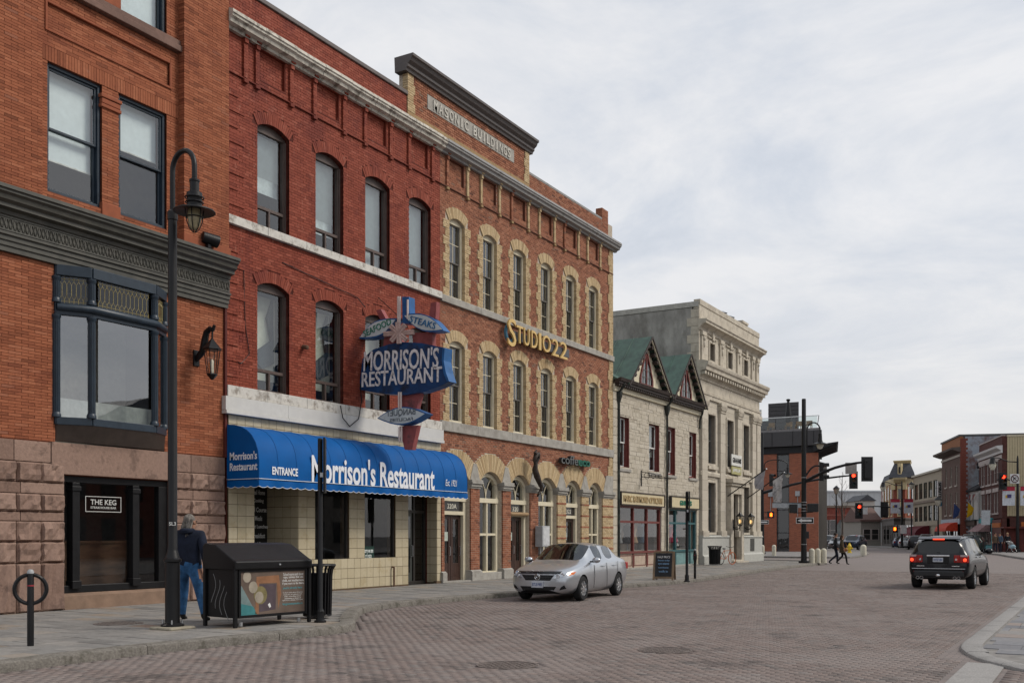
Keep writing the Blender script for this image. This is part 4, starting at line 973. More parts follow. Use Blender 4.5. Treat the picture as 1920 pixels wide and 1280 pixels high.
band(mas, gstone, MY0, MY1+.03, 9.37, 9.6, .09, 2.1); band(mas, gstone, MY0, MY1+.03, 5.13, 5.46, .08, 2.1)
yy = MY0
for k_ in range(8):
    e_ = yy+(MY1+.25-MY0)/8; profile(MB(), [(x, z) for x, z in cpr], yy+.003, e_-.003).build('cornice', gcorn, mas); yy = e_
# parapet with the name stone
MB().box(-.32,-.01,25.7,33.4,14.7,16.12).build('parapet', mmort, mas)
MB().box(-.3,.04,25.66,33.42,14.7,14.94).build('parapet_base', buff_m, mas, tint=True, bevel=.01)
for yq in (25.68, 33.08):
    for k_ in range(4):
        w_ = .3 if k_ % 2 else .38; a_ = yq if yq < 30 else 33.42-w_
        quoin_block(a_, a_+w_, 14.95+k_*.293, 14.95+(k_+1)*.293, x=.035)
profile(MB(), [(-.34,16.125),(.08,16.125),(.1,16.2),(.16,16.24),(.16,16.32),(.26,16.40),(.30,16.5),(.36,16.52),(.36,16.60),(-.36,16.60)], 25.5, 33.6).build('parapet_coping', M('dark_brown_coping', (.075,.062,.058), .45, .12), mas)
nst = MB().box(-.02,.03,26.76,32.29,15.39,15.85).build('name_stone', gstone, mas, bevel=.01)
for s_, yc, wd in (('MASONIC',28.1,2.15),('BUILDINGS',30.72,2.6)):
    for i, c2 in enumerate(s_): text(c2, 'carved_letter', M('pale_carving', (.5,.48,.43), .8), nst, (.03,yc-wd/2+wd*(i+.5)/len(s_),15.62), (0,1,0), (0,0,1), wd/len(s_)*(.74 if c2 != 'I' else .2), .32, .035, .012)
MB().box(-.3,-.0,33.43,39.92,15.365,15.46).build('coping', gcorn, mas, bevel=.01)
mb = MB(); bricks(mb, 39.93, 40.55, 14.7, 15.9, [], .225, .0755, .0, .3, .011); mb.box(-.32,-.02,39.96,40.52,14.7,15.88); mb.build('end_pier', mb_m, mas, tint=True)
MB().prism([(25.75,16.6),(25.9,16.6),(25.85,16.66)], 'x', -.2, .1).build('coping_joint', black, mas)
# pigeon-like finial seen on the coping
# sash windows
mfr = M('buff_window_frame', (.62,.56,.42), .55, .06, stain=(.45,.39,.27), stain_amt=.35); mdk = M('grey_sash', (.12,.11,.1), .5)
def mas_win(c, z0, zs):
    rise = rng_; rad = (MHW**2+rise**2)/(2*rise); zc = zs+rise-rad; y0, y1 = c-MHW, c+MHW; zh = zs-.02
    f = MB(); xa, xb = -.26, -.1; f.box(xa,xb,y0,y0+.09,z0,zh).box(xa,xb,y1-.09,y1,z0,zh).box(xa,xb+.05,y0+.09,y1-.09,z0,z0+.07)
    f.prism([(y0,zh),(y1,zh)]+[(c+MHW*(1-2*i/8), zc+math.sqrt(rad*rad-(MHW*(1-2*i/8))**2)) for i in range(9)], 'x', xa, xb)
    wdw = f.build('window', mfr, mas, bevel=.006); zm = (z0+zh)/2
    s_ = MB(); frame(s_, y0+.09, y1-.09, z0+.07, zm+.025, .04, -.24, -.2); frame(s_, y0+.09, y1-.09, zm-.025, zh, .04, -.195, -.155); s_.build('sash', mdk, wdw)
    g_ = MB(); 
    for (za, zb, x) in ((z0+.11,zm-.015,-.215),(zm+.015,zh-.04,-.17)):
        g_.box(x-.006,x+.006,c-.012,c+.012,za,zb); g_.box(x-.006,x+.006,y0+.13,c-.012,(za+zb)/2-.01,(za+zb)/2+.01); g_.box(x-.006,x+.006,c+.012,y1-.13,(za+zb)/2-.01,(za+zb)/2+.01)
    g_.build('glazing_bar', mfr, wdw)
    pane(wdw, y0+.13, y1-.13, z0+.11, zm-.015, -.222); pane(wdw, y0+.13, y1-.13, zm+.015, zh-.04, -.177)
    d_ = MB(); n_ = 22
    for i in range(n_):
        ya, yb = y0+.02+(2*MHW-.04)*i/n_, y0+.02+(2*MHW-.04)*(i+1)/n_; d_.quad((-.36-.03*(i%2),ya,z0),(-.36-.03*((i+1)%2),yb,z0),(-.36-.03*((i+1)%2),yb,zh),(-.36-.03*(i%2),ya,zh))
    d_.build('curtain', curtain, wdw)
for c in MC: mas_win(c, 9.6, 12.14); mas_win(c, 5.47, 8.04)
# ground floor arcade
piers = [(27.5,27.72,0),(29.28,29.90,0),(31.42,32.06,0),(33.46,34.13,0),(35.67,36.45,1),(37.81,38.56,1),(39.88,41.0,1)]
for a_, b_, bf in piers:
    mb = MB(); bricks(mb, a_+.03, b_-.03, .5, 3.3, [], .225, .0755, .05, .2, .011); p_ = mb.build('pier', buff_m if bf else mb_m, mas, tint=True)
    if bf:
        for k_ in range(0, 12, 2):
            mq = MB(); bricks(mq, a_+.02, b_-.02, .62+k_*.23, .62+k_*.23+.075, [], .225, .075, .065, .1, .01); mq.build('dark_course', mb_m, p_, tint=True)
    MB().box(-.25,.04,a_+.04,b_-.04,.13,3.3).build('pier_core', mmort, p_)
    MB().box(-.2,.14,a_-.02,b_+.02,.12,.44).prism([(-.2,.445),(.14,.445),(.06,.5),(-.2,.5)], 'y', a_-.02, b_+.02).build('pier_base', gstone, p_, bevel=.012)
    mb = MB()
    for za, zb, q_ in ((3.3,3.36,.08),(3.362,3.46,.12),(3.462,3.52,.17),(3.522,3.60,.15)): mb.box(-.2,q_,a_-(q_-.05)*.5,b_+(q_-.05)*.5,za,zb)
    mb.build('capital', gstone, p_, bevel=.008)
    if b_-a_ > .3 and b_ < 41: MB().prism([(a_+.0,3.602),(b_-.0,3.602),((a_+b_)/2+.1,4.16),((a_+b_)/2-.1,4.16)], 'x', -.05, .05).build('impost_stone', gstone, p_, bevel=.01)
MB().prism([(39.98,3.602),(40.98,3.602),(40.98,4.3),(40.3,4.3)], 'x', -.05, .05).build('impost_stone', gstone, mas, bevel=.01)
for a_, b_, kd in bays:
    c, hw = (a_+b_)/2, (b_-a_)/2
    voussoirs(MB(), c, hw, 3.5, .44, .62, -.2, .03, 27, .008).build('brick_arch', buff_m, mas, tint=True)
    rise, zs = .42, 3.48; rad = (hw*hw+rise*rise)/(2*rise); zc = zs+rise-rad; X0, X1 = -.3, -.14
    arc = lambda h_, o_: [(c+h_*(1-2*i/14), zc+math.sqrt(max(0,(rad-o_)**2-(h_*(1-2*i/14))**2))) for i in range(15)]
    f = MB()
    o_, i_ = arc(hw,0), arc(hw-.16,.13)
    for k_ in range(14): f.prism([o_[k_],o_[k_+1],i_[k_+1],i_[k_]], 'x', X0, X1)
    f.box(X0,X1+.03,a_,b_,2.84,3.0); f.box(X0,X1,a_,a_+.16,3.0,zs+.01); f.box(X0,X1,b_-.16,b_,3.0,zs+.01); f.box(X0,X1,a_,a_+.16,.14,2.84); f.box(X0,X1,b_-.16,b_,.14,2.84)
    if kd == 'win':
        f.box(X0,X1+.02,a_+.16,b_-.16,.14,.42)
        f.box(X0,X1,c-.04,c+.04,.42,2.84); f.box(X0+.02,X1-.01,a_+.16,c-.04,1.68,1.76); f.box(X0+.02,X1-.01,c+.04,b_-.16,1.68,1.76)
        MB().box(-.2,.05,a_+.02,b_-.02,.12,.38).build('window_base', gstone, mas, bevel=.01)
    else: f.box(X0,X1,a_+.16,b_-.16,2.38,2.5)
    wdw = f.build('arched_shopfront' if kd == 'win' else 'arched_doorway', mfr, mas)
    gothic = MB()
    for s_ in (-1, 1):
        pts_ = []
        for i in range(9):
            f_ = i/8; yy_ = c+s_*(hw-.2)*.62*f_**1.7; pts_.append((-.2,yy_,3.0+(zc+math.sqrt((rad-.13)**2-(yy_-c)**2)-3.0)*f_))
        gothic.tube(pts_, .014, 4)
    gothic.box(-.21,-.19,c-.014,c+.014,3.0,3.35); gothic.build('fanlight_bar', mfr, wdw)
    MB().add([(-.215,p[0],p[1]) for p in i_]+[(-.215,a_+.16,3.0),(-.215,b_-.16,3.0)], [tuple(range(15))+(15,16)]).build('fanlight_pane', GLASS('shop_glass'), wdw)
    if kd == 'win':
        for ya, yb in ((a_+.16,c-.04),(c+.04,b_-.16)): pane(wdw, ya, yb, .42, 1.68, -.22, GLASS('shop_glass')); pane(wdw, ya, yb, 1.76, 2.84, -.22, GLASS('shop_glass'))
    else:
        w2 = hw-.16
        MB().quad((-.2,a_+.16,2.5),(-.2,b_-.16,2.5),(-.2,b_-.16,2.84),(-.2,a_+.16,2.84)).build('number_pane', M('transom_dark',(.03,.028,.026),.15), wdw)
        num = {27.72:'320A',32.06:'320',36.45:'322'}[a_]
        text(num, 'house_number', M('number_white',(.6,.58,.5)), wdw, (-.197,c,2.67), (0,1,0), (0,0,1), .14*len(num), .17, .004, .01)
        for ya, yb in (((a_+.17,c-.01),(c+.01,b_-.17)) if a_ < 36 else ((a_+.17,b_-.17),)):
            d_ = MB(); frame(d_, ya, yb, .15, 2.37, .13, -.3, -.25); d_.box(-.29,-.26,ya+.13,yb-.13,.28,.75); do = d_.build('door', wood_d, wdw, bevel=.006); pane(do, ya+.13, yb-.13, .75, 2.24, -.275, GLASS('shop_glass'))
            MB().tube([(-.25,yb-.07,1.0),(-.2,yb-.07,1.02),(-.2,yb-.07,1.3),(-.25,yb-.07,1.32)], .012, 5).build('handle', steel, do)
        MB().box(-.262,-.256,a_+.42,a_+.62,1.5,1.8).build('notice', M('pale_notice',(.4,.45,.4)), wdw)
        MB().box(-.3,.1,a_,b_,.12,.16).build('threshold', gstone, wdw)
MB().tube([(-.05,32.1,2.48),(-.05,33.42,2.48)], .07, 8).build('rolled_blind', M('canvas_tan',(.3,.2,.11)), mas, smooth=True)
# grey utility box, sculpture, signs
ub = thing('utility_box', 'grey metal cabinet mounted on the brick pier behind the silver car', 'box', (.05,34.1,1.1))
MB().box(.1,.42,33.75,34.35,1.25,2.05).build('cabinet', grey_p, ub, bevel=.02); MB().box(.421,.43,33.8,34.3,1.3,2.0).build('cabinet_door', M('pale_grey_paint',(.5,.51,.52),.5), ub, bevel=.008)
MB().tube([(.25,33.9,1.25),(.25,33.9,.13)], .03, 6).tube([(.25,34.05,1.25),(.25,34.05,.13)], .03, 6).build('conduit', grey_p, ub)
scu = thing('wall_sculpture', 'dark twisted wooden figure hanging on the pier above the silver car', 'sculpture', (.1,33.8,3.0))
scm = M('dark_driftwood', (.045,.035,.03), .6, .3, 6, bump=.6, bscale=14)
def sp(px, py, d=.35): return (d, F(px,d), H(px,py,d))
MB().tube([sp(1003,872),sp(1002,862,.4),sp(1005,853,.42),sp(1009,851,.42),sp(1010,858,.4),sp(1005,868,.38),sp(1003,880),sp(1007,893),sp(1011,903),sp(1014,912),sp(1016,920)], [.03,.07,.1,.09,.06,.07,.11,.12,.1,.06,.03], 10).tube([sp(1013,908),sp(1016,914,.3),sp(1010,925,.3),sp(1008,930,.2)], [.1,.06,.05,.03], 6).tube([sp(1006,853,.42),sp(1003,848,.45),sp(1006,844,.45)], [.08,.06,.03], 6).build('figure', scm, scu, smooth=60)
MB().tube([sp(1006,880,.3),sp(1004,880,.02)], .03, 6).build('fixing', black, scu)
s22 = thing('studio_sign', 'gold raised STUDIO22 letters on a slim board across the brick front', 'sign', (.2,35,8.6))
gold = M('gold_letter', (.62,.42,.15), .35, .08, metal=.3)
MB().box(.12,.2,F(962,.16),F(1066,.16),8.82,9.16).build('board', M('dark_grey_board',(.07,.072,.08),.5), s22, bevel=.02)
def stx(s_, pa, pb, z0, z1, nm='letter'): text(s_, nm, gold, s22, (.24,(F(pa,.26)+F(pb,.26))/2,(z0+z1)/2), (0,1,0), (0,0,1), F(pb,.26)-F(pa,.26), z1-z0, .07, .0)
for ch, pa, pb, z0, z1 in (('S',951,966,8.52,9.52),('T',967,979,8.72,9.36),('U',981,991,8.72,9.36),('D',995,1006,8.72,9.36),('I',1009,1013,8.72,9.36),('O',1016,1031,8.72,9.36),('2',1034,1046,8.68,9.34),('2',1049,1062,8.68,9.34)): stx(ch, pa, pb, z0, z1)
c_ = (F(952,.16), 9.0); MB().torus((.16,c_[0]+.15,9.02), (1,0,0), .3, .07, 20, 6, R(70), R(290)).build('blue_crescent', M('sign_teal',(.05,.16,.24),.4), s22, smooth=True)
mb = MB()
for y in (34.2, 36.2, 38): 
    if y < F(1066,.16): mb.tube([(.0,y,9.0),(.13,y,9.0)], .02, 5)
mb.build('stand_off', black, s22)
cof = thing('coffee_sign', 'dark raised coffee shop letters ending in green above the arcade', 'sign', (.1,37.5,4.6))
ya, yb = F(1053,.25), F(1107,.25); ym = ya+(yb-ya)*.56
dk = M('black_letter', (.02,.02,.022), .4); dg = M('green_letter', (.02,.12,.09), .4)
text('coffe', 'lettering', dk, cof, (.1,(ya+ym)/2,4.72), (0,1,0), (0,0,1), ym-ya, .36, .15, .02); text('eco', 'lettering', dg, cof, (.1,(ym+yb)/2+.03,4.66), (0,1,0), (0,0,1), yb-ym-.06, .26, .15, .02)
text('coffe', 'lettering', M('pale_face',(.14,.15,.15)), cof, (.25,(ya+ym)/2,4.72), (0,1,0), (0,0,1), ym-ya, .36, .006, -.012); text('eco', 'lettering', M('green_face',(.015,.12,.08)), cof, (.25,(ym+yb)/2+.03,4.66), (0,1,0), (0,0,1), yb-ym-.06, .26, .006, -.012)
mb = MB(); [mb.tube([(.0,y,4.7),(.11,y,4.7)], .02, 5) for y in (ya+.3, ym, yb-.3)]; mb.box(.05,.09,ya+.1,yb-.1,4.66,4.71); mb.build('rail', black, cof)
# ================================================================= pair of stone shops with green gables
rub_m = MT('pale_rubble_stone', [(0,(.36,.32,.255)),(.4,(.44,.395,.32)),(.75,(.49,.445,.37)),(1,(.41,.375,.32))], .9, wear=(.19,.17,.15), wear_amt=.5, wear_lo=.6, wear_scale=2.5, bump=.6, bscale=22, fine=.14)
smort = M('lime_mortar', (.42,.385,.33), .95, .15, 14)
greenroof = M('patina_green_metal', (.055,.105,.082), .5, .16, 2.5, stain=(.03,.05,.045), stain_amt=.6, stain_scale=2, stretch=(1,1,.5))
gut = M('dark_brown_gutter', (.05,.038,.034), .55, .15); sash_w = M('white_sash', (.62,.62,.6), .5, .04)
cast = M('green_black_pipe', (.03,.033,.03), .6, .3, 8, stain=(.12,.14,.12), stain_amt=.5)
def rubble(mb, y0, y1, z0, z1, ops, x=0.):
    z = z0
    while z < z1-.02:
        h = random.choice([.12,.15,.19,.22]); h = min(h, z1-z)
        for a_, b_ in cuts(y0, y1, z+h/2, ops):
            y = a_
            while y < b_-.02:
                e_ = min(b_, y+random.uniform(.22,.62)); e_ = b_ if b_-e_ < .1 else e_
                mb.tint = tv(); p_ = x+random.uniform(-.012,.008); s_ = .005
                vs = [(p_-.06,y+.002,z+.002),(p_-.06,e_-.002,z+.002),(p_-.06,e_-.002,z+h-.002),(p_-.06,y+.002,z+h-.002)]
                j_ = lambda: random.uniform(-.012,.012)
                vs += [(p_+j_()*.5,y+s_+j_()*.6,z+s_+j_()*.5),(p_+j_()*.5,e_-s_+j_()*.6,z+s_+j_()*.5),(p_+j_()*.5,e_-s_+j_()*.6,z+h-s_+j_()*.5),(p_+j_()*.5,y+s_+j_()*.6,z+h-s_+j_()*.5)]
                mb.add(vs, [(4,5,6,7),(0,1,5,4),(1,2,6,5),(2,3,7,6),(3,0,4,7)]); y = e_
        z += h
    return mb
def stone_shop(y0, y1, wins, gy, gw, label, trim, sign_s, sign_m, shop, sgn_label, seed):
    st = thing('stone_shop_building', label, 'building', (0,(y0+y1)/2,0), 'pair of pale stone shops with green gables')
    sy0, sy1 = shop
    ops = [(a_, b_, 4.72, 7.12) for a_, b_ in wins]+[(sy0, sy1, .1, 3.05)]
    backing(MB(), y0, y1, 0, 8.55, ops, -.4, -.02).build('wall', smort, st)
    rubble(MB(), y0, y1, .12, 8.1, ops).build('stonework', rub_m, st, tint=True, kind='stuff')
    mb = MB().box(-12,-1.7,y0,y1,0,8.5).box(-1.7,-.4,y0,y0+.2,0,8.5).box(-1.7,-.4,y1-.2,y1,0,8.5); mb.build('side_wall', smort, st)
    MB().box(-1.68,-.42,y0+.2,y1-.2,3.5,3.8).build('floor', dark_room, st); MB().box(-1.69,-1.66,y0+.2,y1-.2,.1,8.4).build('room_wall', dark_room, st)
    # flat stone lintels and sills, windows
    for a_, b_ in wins:
        MB().box(-.05,.06,a_-.12,b_+.12,4.58,4.715).build('window_sill', gstone, st, bevel=.012)
        y = a_-.12; lm = MB()
        while y < b_+.1: lm.tint = tv(); lm.box(-.05,.02,y+.004,y+.116,7.13,7.46); y += .12
        lm.build('lintel', rub_m, st, tint=True)
        f = MB(); frame(f, a_, b_, 4.72, 7.12, .10, -.3, -.12); wdw = f.build('window', red_trim, st, bevel=.008)
        for (x0, x1) in ((-.12,-.015),): MB().box(x0,x1,b_-.035,b_,4.72,7.12).build('reveal_board', red_trim, wdw)
        s_ = MB(); frame(s_, a_+.1, b_-.1, 4.82, 5.95, .055, -.27, -.23); frame(s_, a_+.1, b_-.1, 5.9, 7.02, .055, -.228, -.19); s_.build('sash', sash_w, wdw)
        pane(wdw, a_+.155, b_-.155, 4.87, 5.9, -.25); pane(wdw, a_+.155, b_-.155, 5.95, 6.97, -.21)
        MB().box(-.34,-.33,a_+.05,b_-.05,5.5,7.1).build('curtain', M('grey_curtain',(.16,.16,.15)), wdw)
    # eaves
    MB().box(-.1,.10,y0,y1,8.11,8.42).build('fascia', cream, st, bevel=.01)
    eo = MB().box(-.1,.34,y0,y1,8.43,8.52).prism([(.10,8.525),(.40,8.525),(.46,8.66),(.36,8.66),(.14,8.60)], 'y', y0-.02, y1+.02).build('gutter', gut, st)
    y = y0+.06; dm = MB()
    while y < y1-.08: dm.box(.105,.30,y,y+.11,8.32,8.425); y += .22
    dm.build('dentils', gut, eo)
    # gable
    zb, za = 8.62, 11.0; yl, yr = gy-gw, gy+gw; xg = .12
    ov = .42
    def slab(s_, nm, mat, ext, th, x0, x1, zoff=0.):
        d = Vector((0, gw*s_, zb-za)); ln_ = d.length; d = d/ln_; up = Vector((0, d.z*-s_, d.y*s_)); up = up if up.z > 0 else -up
        a_ = Vector((0,gy,za))+up*zoff; b_ = a_+d*(ln_+ext); mb = MB()
        mb.add([(x1,*(a_)[1:]),(x1,*(b_)[1:]),(x1,*(b_+up*th)[1:]),(x1,*(a_+up*th)[1:]),(x0,*(a_)[1:]),(x0,*(b_)[1:]),(x0,*(b_+up*th)[1:]),(x0,*(a_+up*th)[1:])], [(0,1,2,3),(7,6,5,4),(0,4,5,1),(1,5,6,2),(2,6,7,3),(3,7,4,0)])
        return mb.build(nm, mat, st), a_, d, up, ln_+ext
    for s_ in (-1, 1):
        ro, a_, d, up, ll = slab(s_, 'gable_roof', greenroof, .25, .06, -6.0, ov)
        sm = MB(); x = -5.6
        while x < ov-.1:
            p, q = a_+up*.07, a_+d*ll+up*.07; sm.tube([(x,p.y,p.z),(x,q.y,q.z)], .025, 4); x += .85
        sm.build('standing_seam', greenroof, ro)
        slab(s_, 'barge_board', gut, .27, .075, ov+.003, ov+.05, -.03)
        slab(s_, 'barge_trim', cream, .1, .07, ov-.06, ov-.005, -.10)
        for k_ in range(1, 8):
            c = a_+d*(ll*(k_/8.3))-up*.17; MB().obox((ov-.16,c.y,c.z), (.12,0,0), d*.075, up*.085).build('bracket', gut, ro)
    MB().prism([(yl+.15,zb-.1),(yr-.15,zb-.1),(gy,za-.12)], 'x', -.2, xg-.02).build('gable_wall', cream, st)
    # pointed window in the gable
    gz0, hw = 8.72, .78
    out = [(gy-hw,gz0),(gy+hw,gz0),(gy+hw,gz0+.35),(gy+hw*.55,gz0+1.05),(gy,gz0+1.75),(gy-hw*.55,gz0+1.05),(gy-hw,gz0+.35)]; inn = [(gy+(p[0]-gy)*.84,gz0+.09+(p[1]-gz0)*.86) for p in out]
    f = MB()
    for k_ in range(7): f.prism([out[k_],out[(k_+1)%7],inn[(k_+1)%7],inn[k_]], 'x', xg-.03, xg+.05)
    f.box(xg-.02,xg+.04,gy-.05,gy+.05,gz0+.09,gz0+1.45); gw_ = f.build('gable_window', red_trim, st)
    MB().add([(xg+.005,*p) for p in inn], [tuple(range(7))]).build('pane', dglass, gw_)
    gb = MB()
    for s_ in (-.38,.38): gb.box(xg+.006,xg+.02,gy+s_-.012,gy+s_+.012,gz0+.1,gz0+.95)
    for z in (gz0+.4,gz0+.75): gb.box(xg+.022,xg+.034,gy-hw*.8,gy+hw*.8,z-.01,z+.01)
    gb.build('glazing_bar', mdk, gw_)
    MB().prism([(-.3,8.6),(.3,8.6),(-6,12.0),(-6,8.6)], 'y', y0, y1).build('roof', greenroof, st)
    # shopfront
    f = MB(); zt = 2.32; X0, X1 = -.2, -.06; n_ = 3; ym = [sy0+(sy1-sy0)*k_ for k_ in ((.36,.68) if seed == 0 else (.28,.80))]
    f.box(X0,X1,sy0,sy1,2.95,3.05).box(X0,X1,sy0,sy1,zt-.05,zt+.05).box(X0,X1+.03,sy0,sy1,.86,.96)
    edges = [sy0,*ym,sy1]
    for k_, y in enumerate(edges):
        yy_ = min(max(y, sy0+.05), sy1-.05)
        for za_, zb_ in ((.12,.86),(.96,zt-.05),(zt+.05,2.95)): f.box(X0,X1,yy_-.05,yy_+.05,za_,zb_)
    so_ = f.build('shopfront', trim, st)
    for a_, b_ in zip(edges, edges[1:]):
        a_, b_ = min(max(a_,sy0+.05),sy1-.05)+.05, min(max(b_,sy0+.05),sy1-.05)-.05
        pane(so_, a_, b_, .96, zt-.05, -.13, GLASS('shop_glass')); pane(so_, a_, b_, zt+.05, 2.95, -.13, GLASS('shop_glass'))
        MB().box(-.17,-.1,a_,b_,.2,.86).build('stall_riser', M('pink_cream_panel',(.42,.33,.26),.6) if seed == 0 else M('pale_teal_panel',(.16,.27,.27),.6), so_)
        frame(MB(), a_+.08, b_-.08, .28, .78, .03, -.1, -.085).build('riser_moulding', trim if seed == 0 else M('pale_teal_panel'), so_)
    MB().box(-.2,.05,sy0,sy1,.12,.2).build('shop_step', gstone, so_)
    # goods in the window
    MB().box(-.85,-.25,sy0+.1,sy1-.1,.9,.98).build('display_shelf', M('pale_shelf',(.42,.36,.28)), so_)
    MB().box(-1.2,-1.18,sy0+.1,sy1-.1,.3,3.0).build('display_back', M('display_backing',(.26,.21,.17)), so_)
    goods = [(M('red_cloth',(.32,.02,.05)),.36),(M('pink_cloth',(.36,.07,.12)),.48),(M('white_cloth',(.5,.48,.45)),.62),(M('black_cloth',(.02,.02,.025)),.13)] if seed else [(M('black_cloth'),.44),(M('tan_cloth',(.3,.2,.12)),.55),(M('blue_cloth',(.09,.14,.2)),.78),(M('grey_cloth',(.2,.2,.2)),.2)]
    for mt_, f_ in goods:
        yc = sy0+(sy1-sy0)*f_; z0 = 1.0
        d_ = thing('display_garment', {'red_cloth':'red dress on a stand in the teal shop window','pink_cloth':'pink blouse beside the red dress in the teal shop window','white_cloth':'white garment at the right of the teal shop window','black_cloth':'black garment in the left pane of the %s shop window' % ('teal' if seed else 'dark red'),'tan_cloth':'tan coat in the middle of the dark red shop window','blue_cloth':'blue-grey coat at the right of the dark red shop window','grey_cloth':'grey jacket in the left pane of the dark red shop window'}[mt_.name], 'garment', (-.55,yc,z0))
        tall = 1.2 if mt_.name != 'white_cloth' else .5
        MB().lathe([(.2*tall,.25*tall),(.24*tall,.3*tall),(.14*tall,.62*tall),(.19*tall,.8*tall),(.17*tall,.95*tall),(.05*tall,1.0*tall),(.05*tall,1.05*tall)], (-.55,yc,z0), 10).build('garment', mt_, d_, smooth=True)
        MB().lathe([(.13,0),(.13,.02),(.015,.03),(.015,.3*tall)], (-.55,yc,z0), 8).build('stand', steel, d_)
    sgt = thing('shop_sign', sgn_label, 'sign', (.05,(sy0+sy1)/2,3.1))
    MB().box(.03,.13,sy0+.02,sy1+.05,3.1,3.64).build('board', M('sign_cream',(.55,.47,.30),.5,.05), sgt, bevel=.01)
    frame(MB(), sy0-.02, sy1+.09, 3.06, 3.68, .05, .02, .16).build('frame', gut if seed == 0 else M('sign_dark_edge',(.05,.045,.04)), sgt)
    text(sign_s, 'lettering', sign_m, sgt, (.13,(sy0+sy1)/2,3.36), (0,1,0), (0,0,1), (sy1-sy0)*(.9 if seed == 0 else .42), .30 if seed == 0 else .26, .03, .02)
    return st
s1 = stone_shop(41.0, 47.25, [(41.62,42.85),(45.2,46.5)], 44.55, 2.45, 'pale stone shop with dark red shopfront under the nearer green gable', red_trim, 'MARC RAYMOND OPTICIAN', M('sign_tan_letter',(.36,.26,.13),.5), (41.65,46.75), 'cream optician sign board over the dark red shopfront', 0)
s2 = stone_shop(47.25, 52.1, [(47.6,48.62),(50.65,51.7)], 49.8, 2.25, 'pale stone shop with teal shopfront under the farther green gable', M('teal_paint',(.03,.10,.11),.5,.1), "GRAHAM'S", M('sign_green_letter',(.02,.16,.10),.5), (47.75,51.75), 'cream sign board with green lettering over the teal shopfront', 1)
for k_ in range(20): rough_block(s1, 40.98, 41.52, .12+k_*.4, .52+k_*.4, .04, .01, 'quoin').data.materials.__setitem__(0, MT('pale_rubble_stone', []))
for (y, st_, x) in ((41.5,s1,.09),(47.28,s2,.09)):
    MB().tube([(x+.25,y,8.5),(x+.2,y,8.3),(x,y,8.05),(x,y,.3),(x+.12,y,.15)], .06, 8).lathe([(.06,7.6),(.16,7.9),(.17,8.1),(.06,8.1)], (x,y,0), 8).build('downpipe', cast, st_, smooth=True)
MB().tube([(.3,51.95,8.5),(.25,51.95,8.2),(.1,52.0,7.9),(.08,52.0,7.4)], .055, 8).build('downpipe', cast, s2, smooth=True)
# empty wrought iron sign bracket
br_ = thing('sign_bracket', 'empty scrolled wrought iron bracket above the optician sign', 'bracket', (0,45.0,4.2))
mb = MB().tube([(.03,44.2,4.0),(.03,44.2,4.75)], .025, 5).tube([(.03,44.2,4.45),(1.5,44.2,4.3)], .02, 5).tube([(.03,44.2,4.68),(.5,44.2,4.6),(1.0,44.2,4.45),(1.45,44.2,4.3)], .015, 5)
for cx, r_ in ((.3,.14),(.62,.11),(.95,.08)): mb.torus((cx,44.2,4.4+r_*.6), (0,1,0), r_, .014, 14, 5)
mb.build('scrollwork', black, br_)
# ================================================================= stone bank
bk = thing('stone_bank_building', 'cream classical stone bank with heavy cornice and rendered grey side wall', 'building', (0,58,0))
bst = MT('cream_ashlar', [(0,(.40,.36,.295)),(.5,(.47,.425,.35)),(1,(.52,.475,.40))], .85, wear=(.24,.2,.16), wear_amt=.5, wear_lo=.58, wear_scale=1.5, bump=.2, fine=.08)
bsp = M('cream_stone_trim', (.47,.425,.35), .85, .1, 3, stain=(.24,.2,.16), stain_amt=.5, stain_scale=2, bump=.2)
bj = M('stone_joint', (.22,.19,.155), .95)
BY0, BY1 = 52.12, 63.0
bwin = [(53.45,54.65),(56.7,57.85),(59.75,60.9)]
at_w = [(53.75,54.55,11.25,12.3),(56.85,57.65,11.25,12.3),(59.85,60.65,11.25,12.3)]
mid_w = [(a_, b_, 5.55, 8.35) for a_, b_ in bwin]; low_w = [(53.45,54.65,1.75,4.6),(59.75,60.9,1.75,4.6)]; dr_w = [(57.15,58.6,.3,4.05)]
ops = at_w+mid_w+low_w+dr_w
backing(MB(), BY0, BY1, 0, 13.9, ops, -.4, -.012).build('wall', bj, bk)
cntb = 0; extra = MB()
z = 1.9
while z < 13.1:
    h = .46
    if 9.3 < z+.2 < 11.15: z += h; continue
    for a_, b_ in cuts(BY0+.02, BY1-.01, z+h/2, ops):
        n_ = max(1, round((b_-a_)/.95)); o_ = 0
        for k_ in range(n_):
            ya, yb = a_+(b_-a_)*k_/n_, a_+(b_-a_)*(k_+1)/n_; mb = MB(); mb.tint = tv(); mb.box(-.02, random.uniform(-.002,.003), ya+.005, yb-.005, z+.005, min(z+h,13.2)-.005, 'l'); mb.build('ashlar_block', bst, bk, tint=True)
    z += h
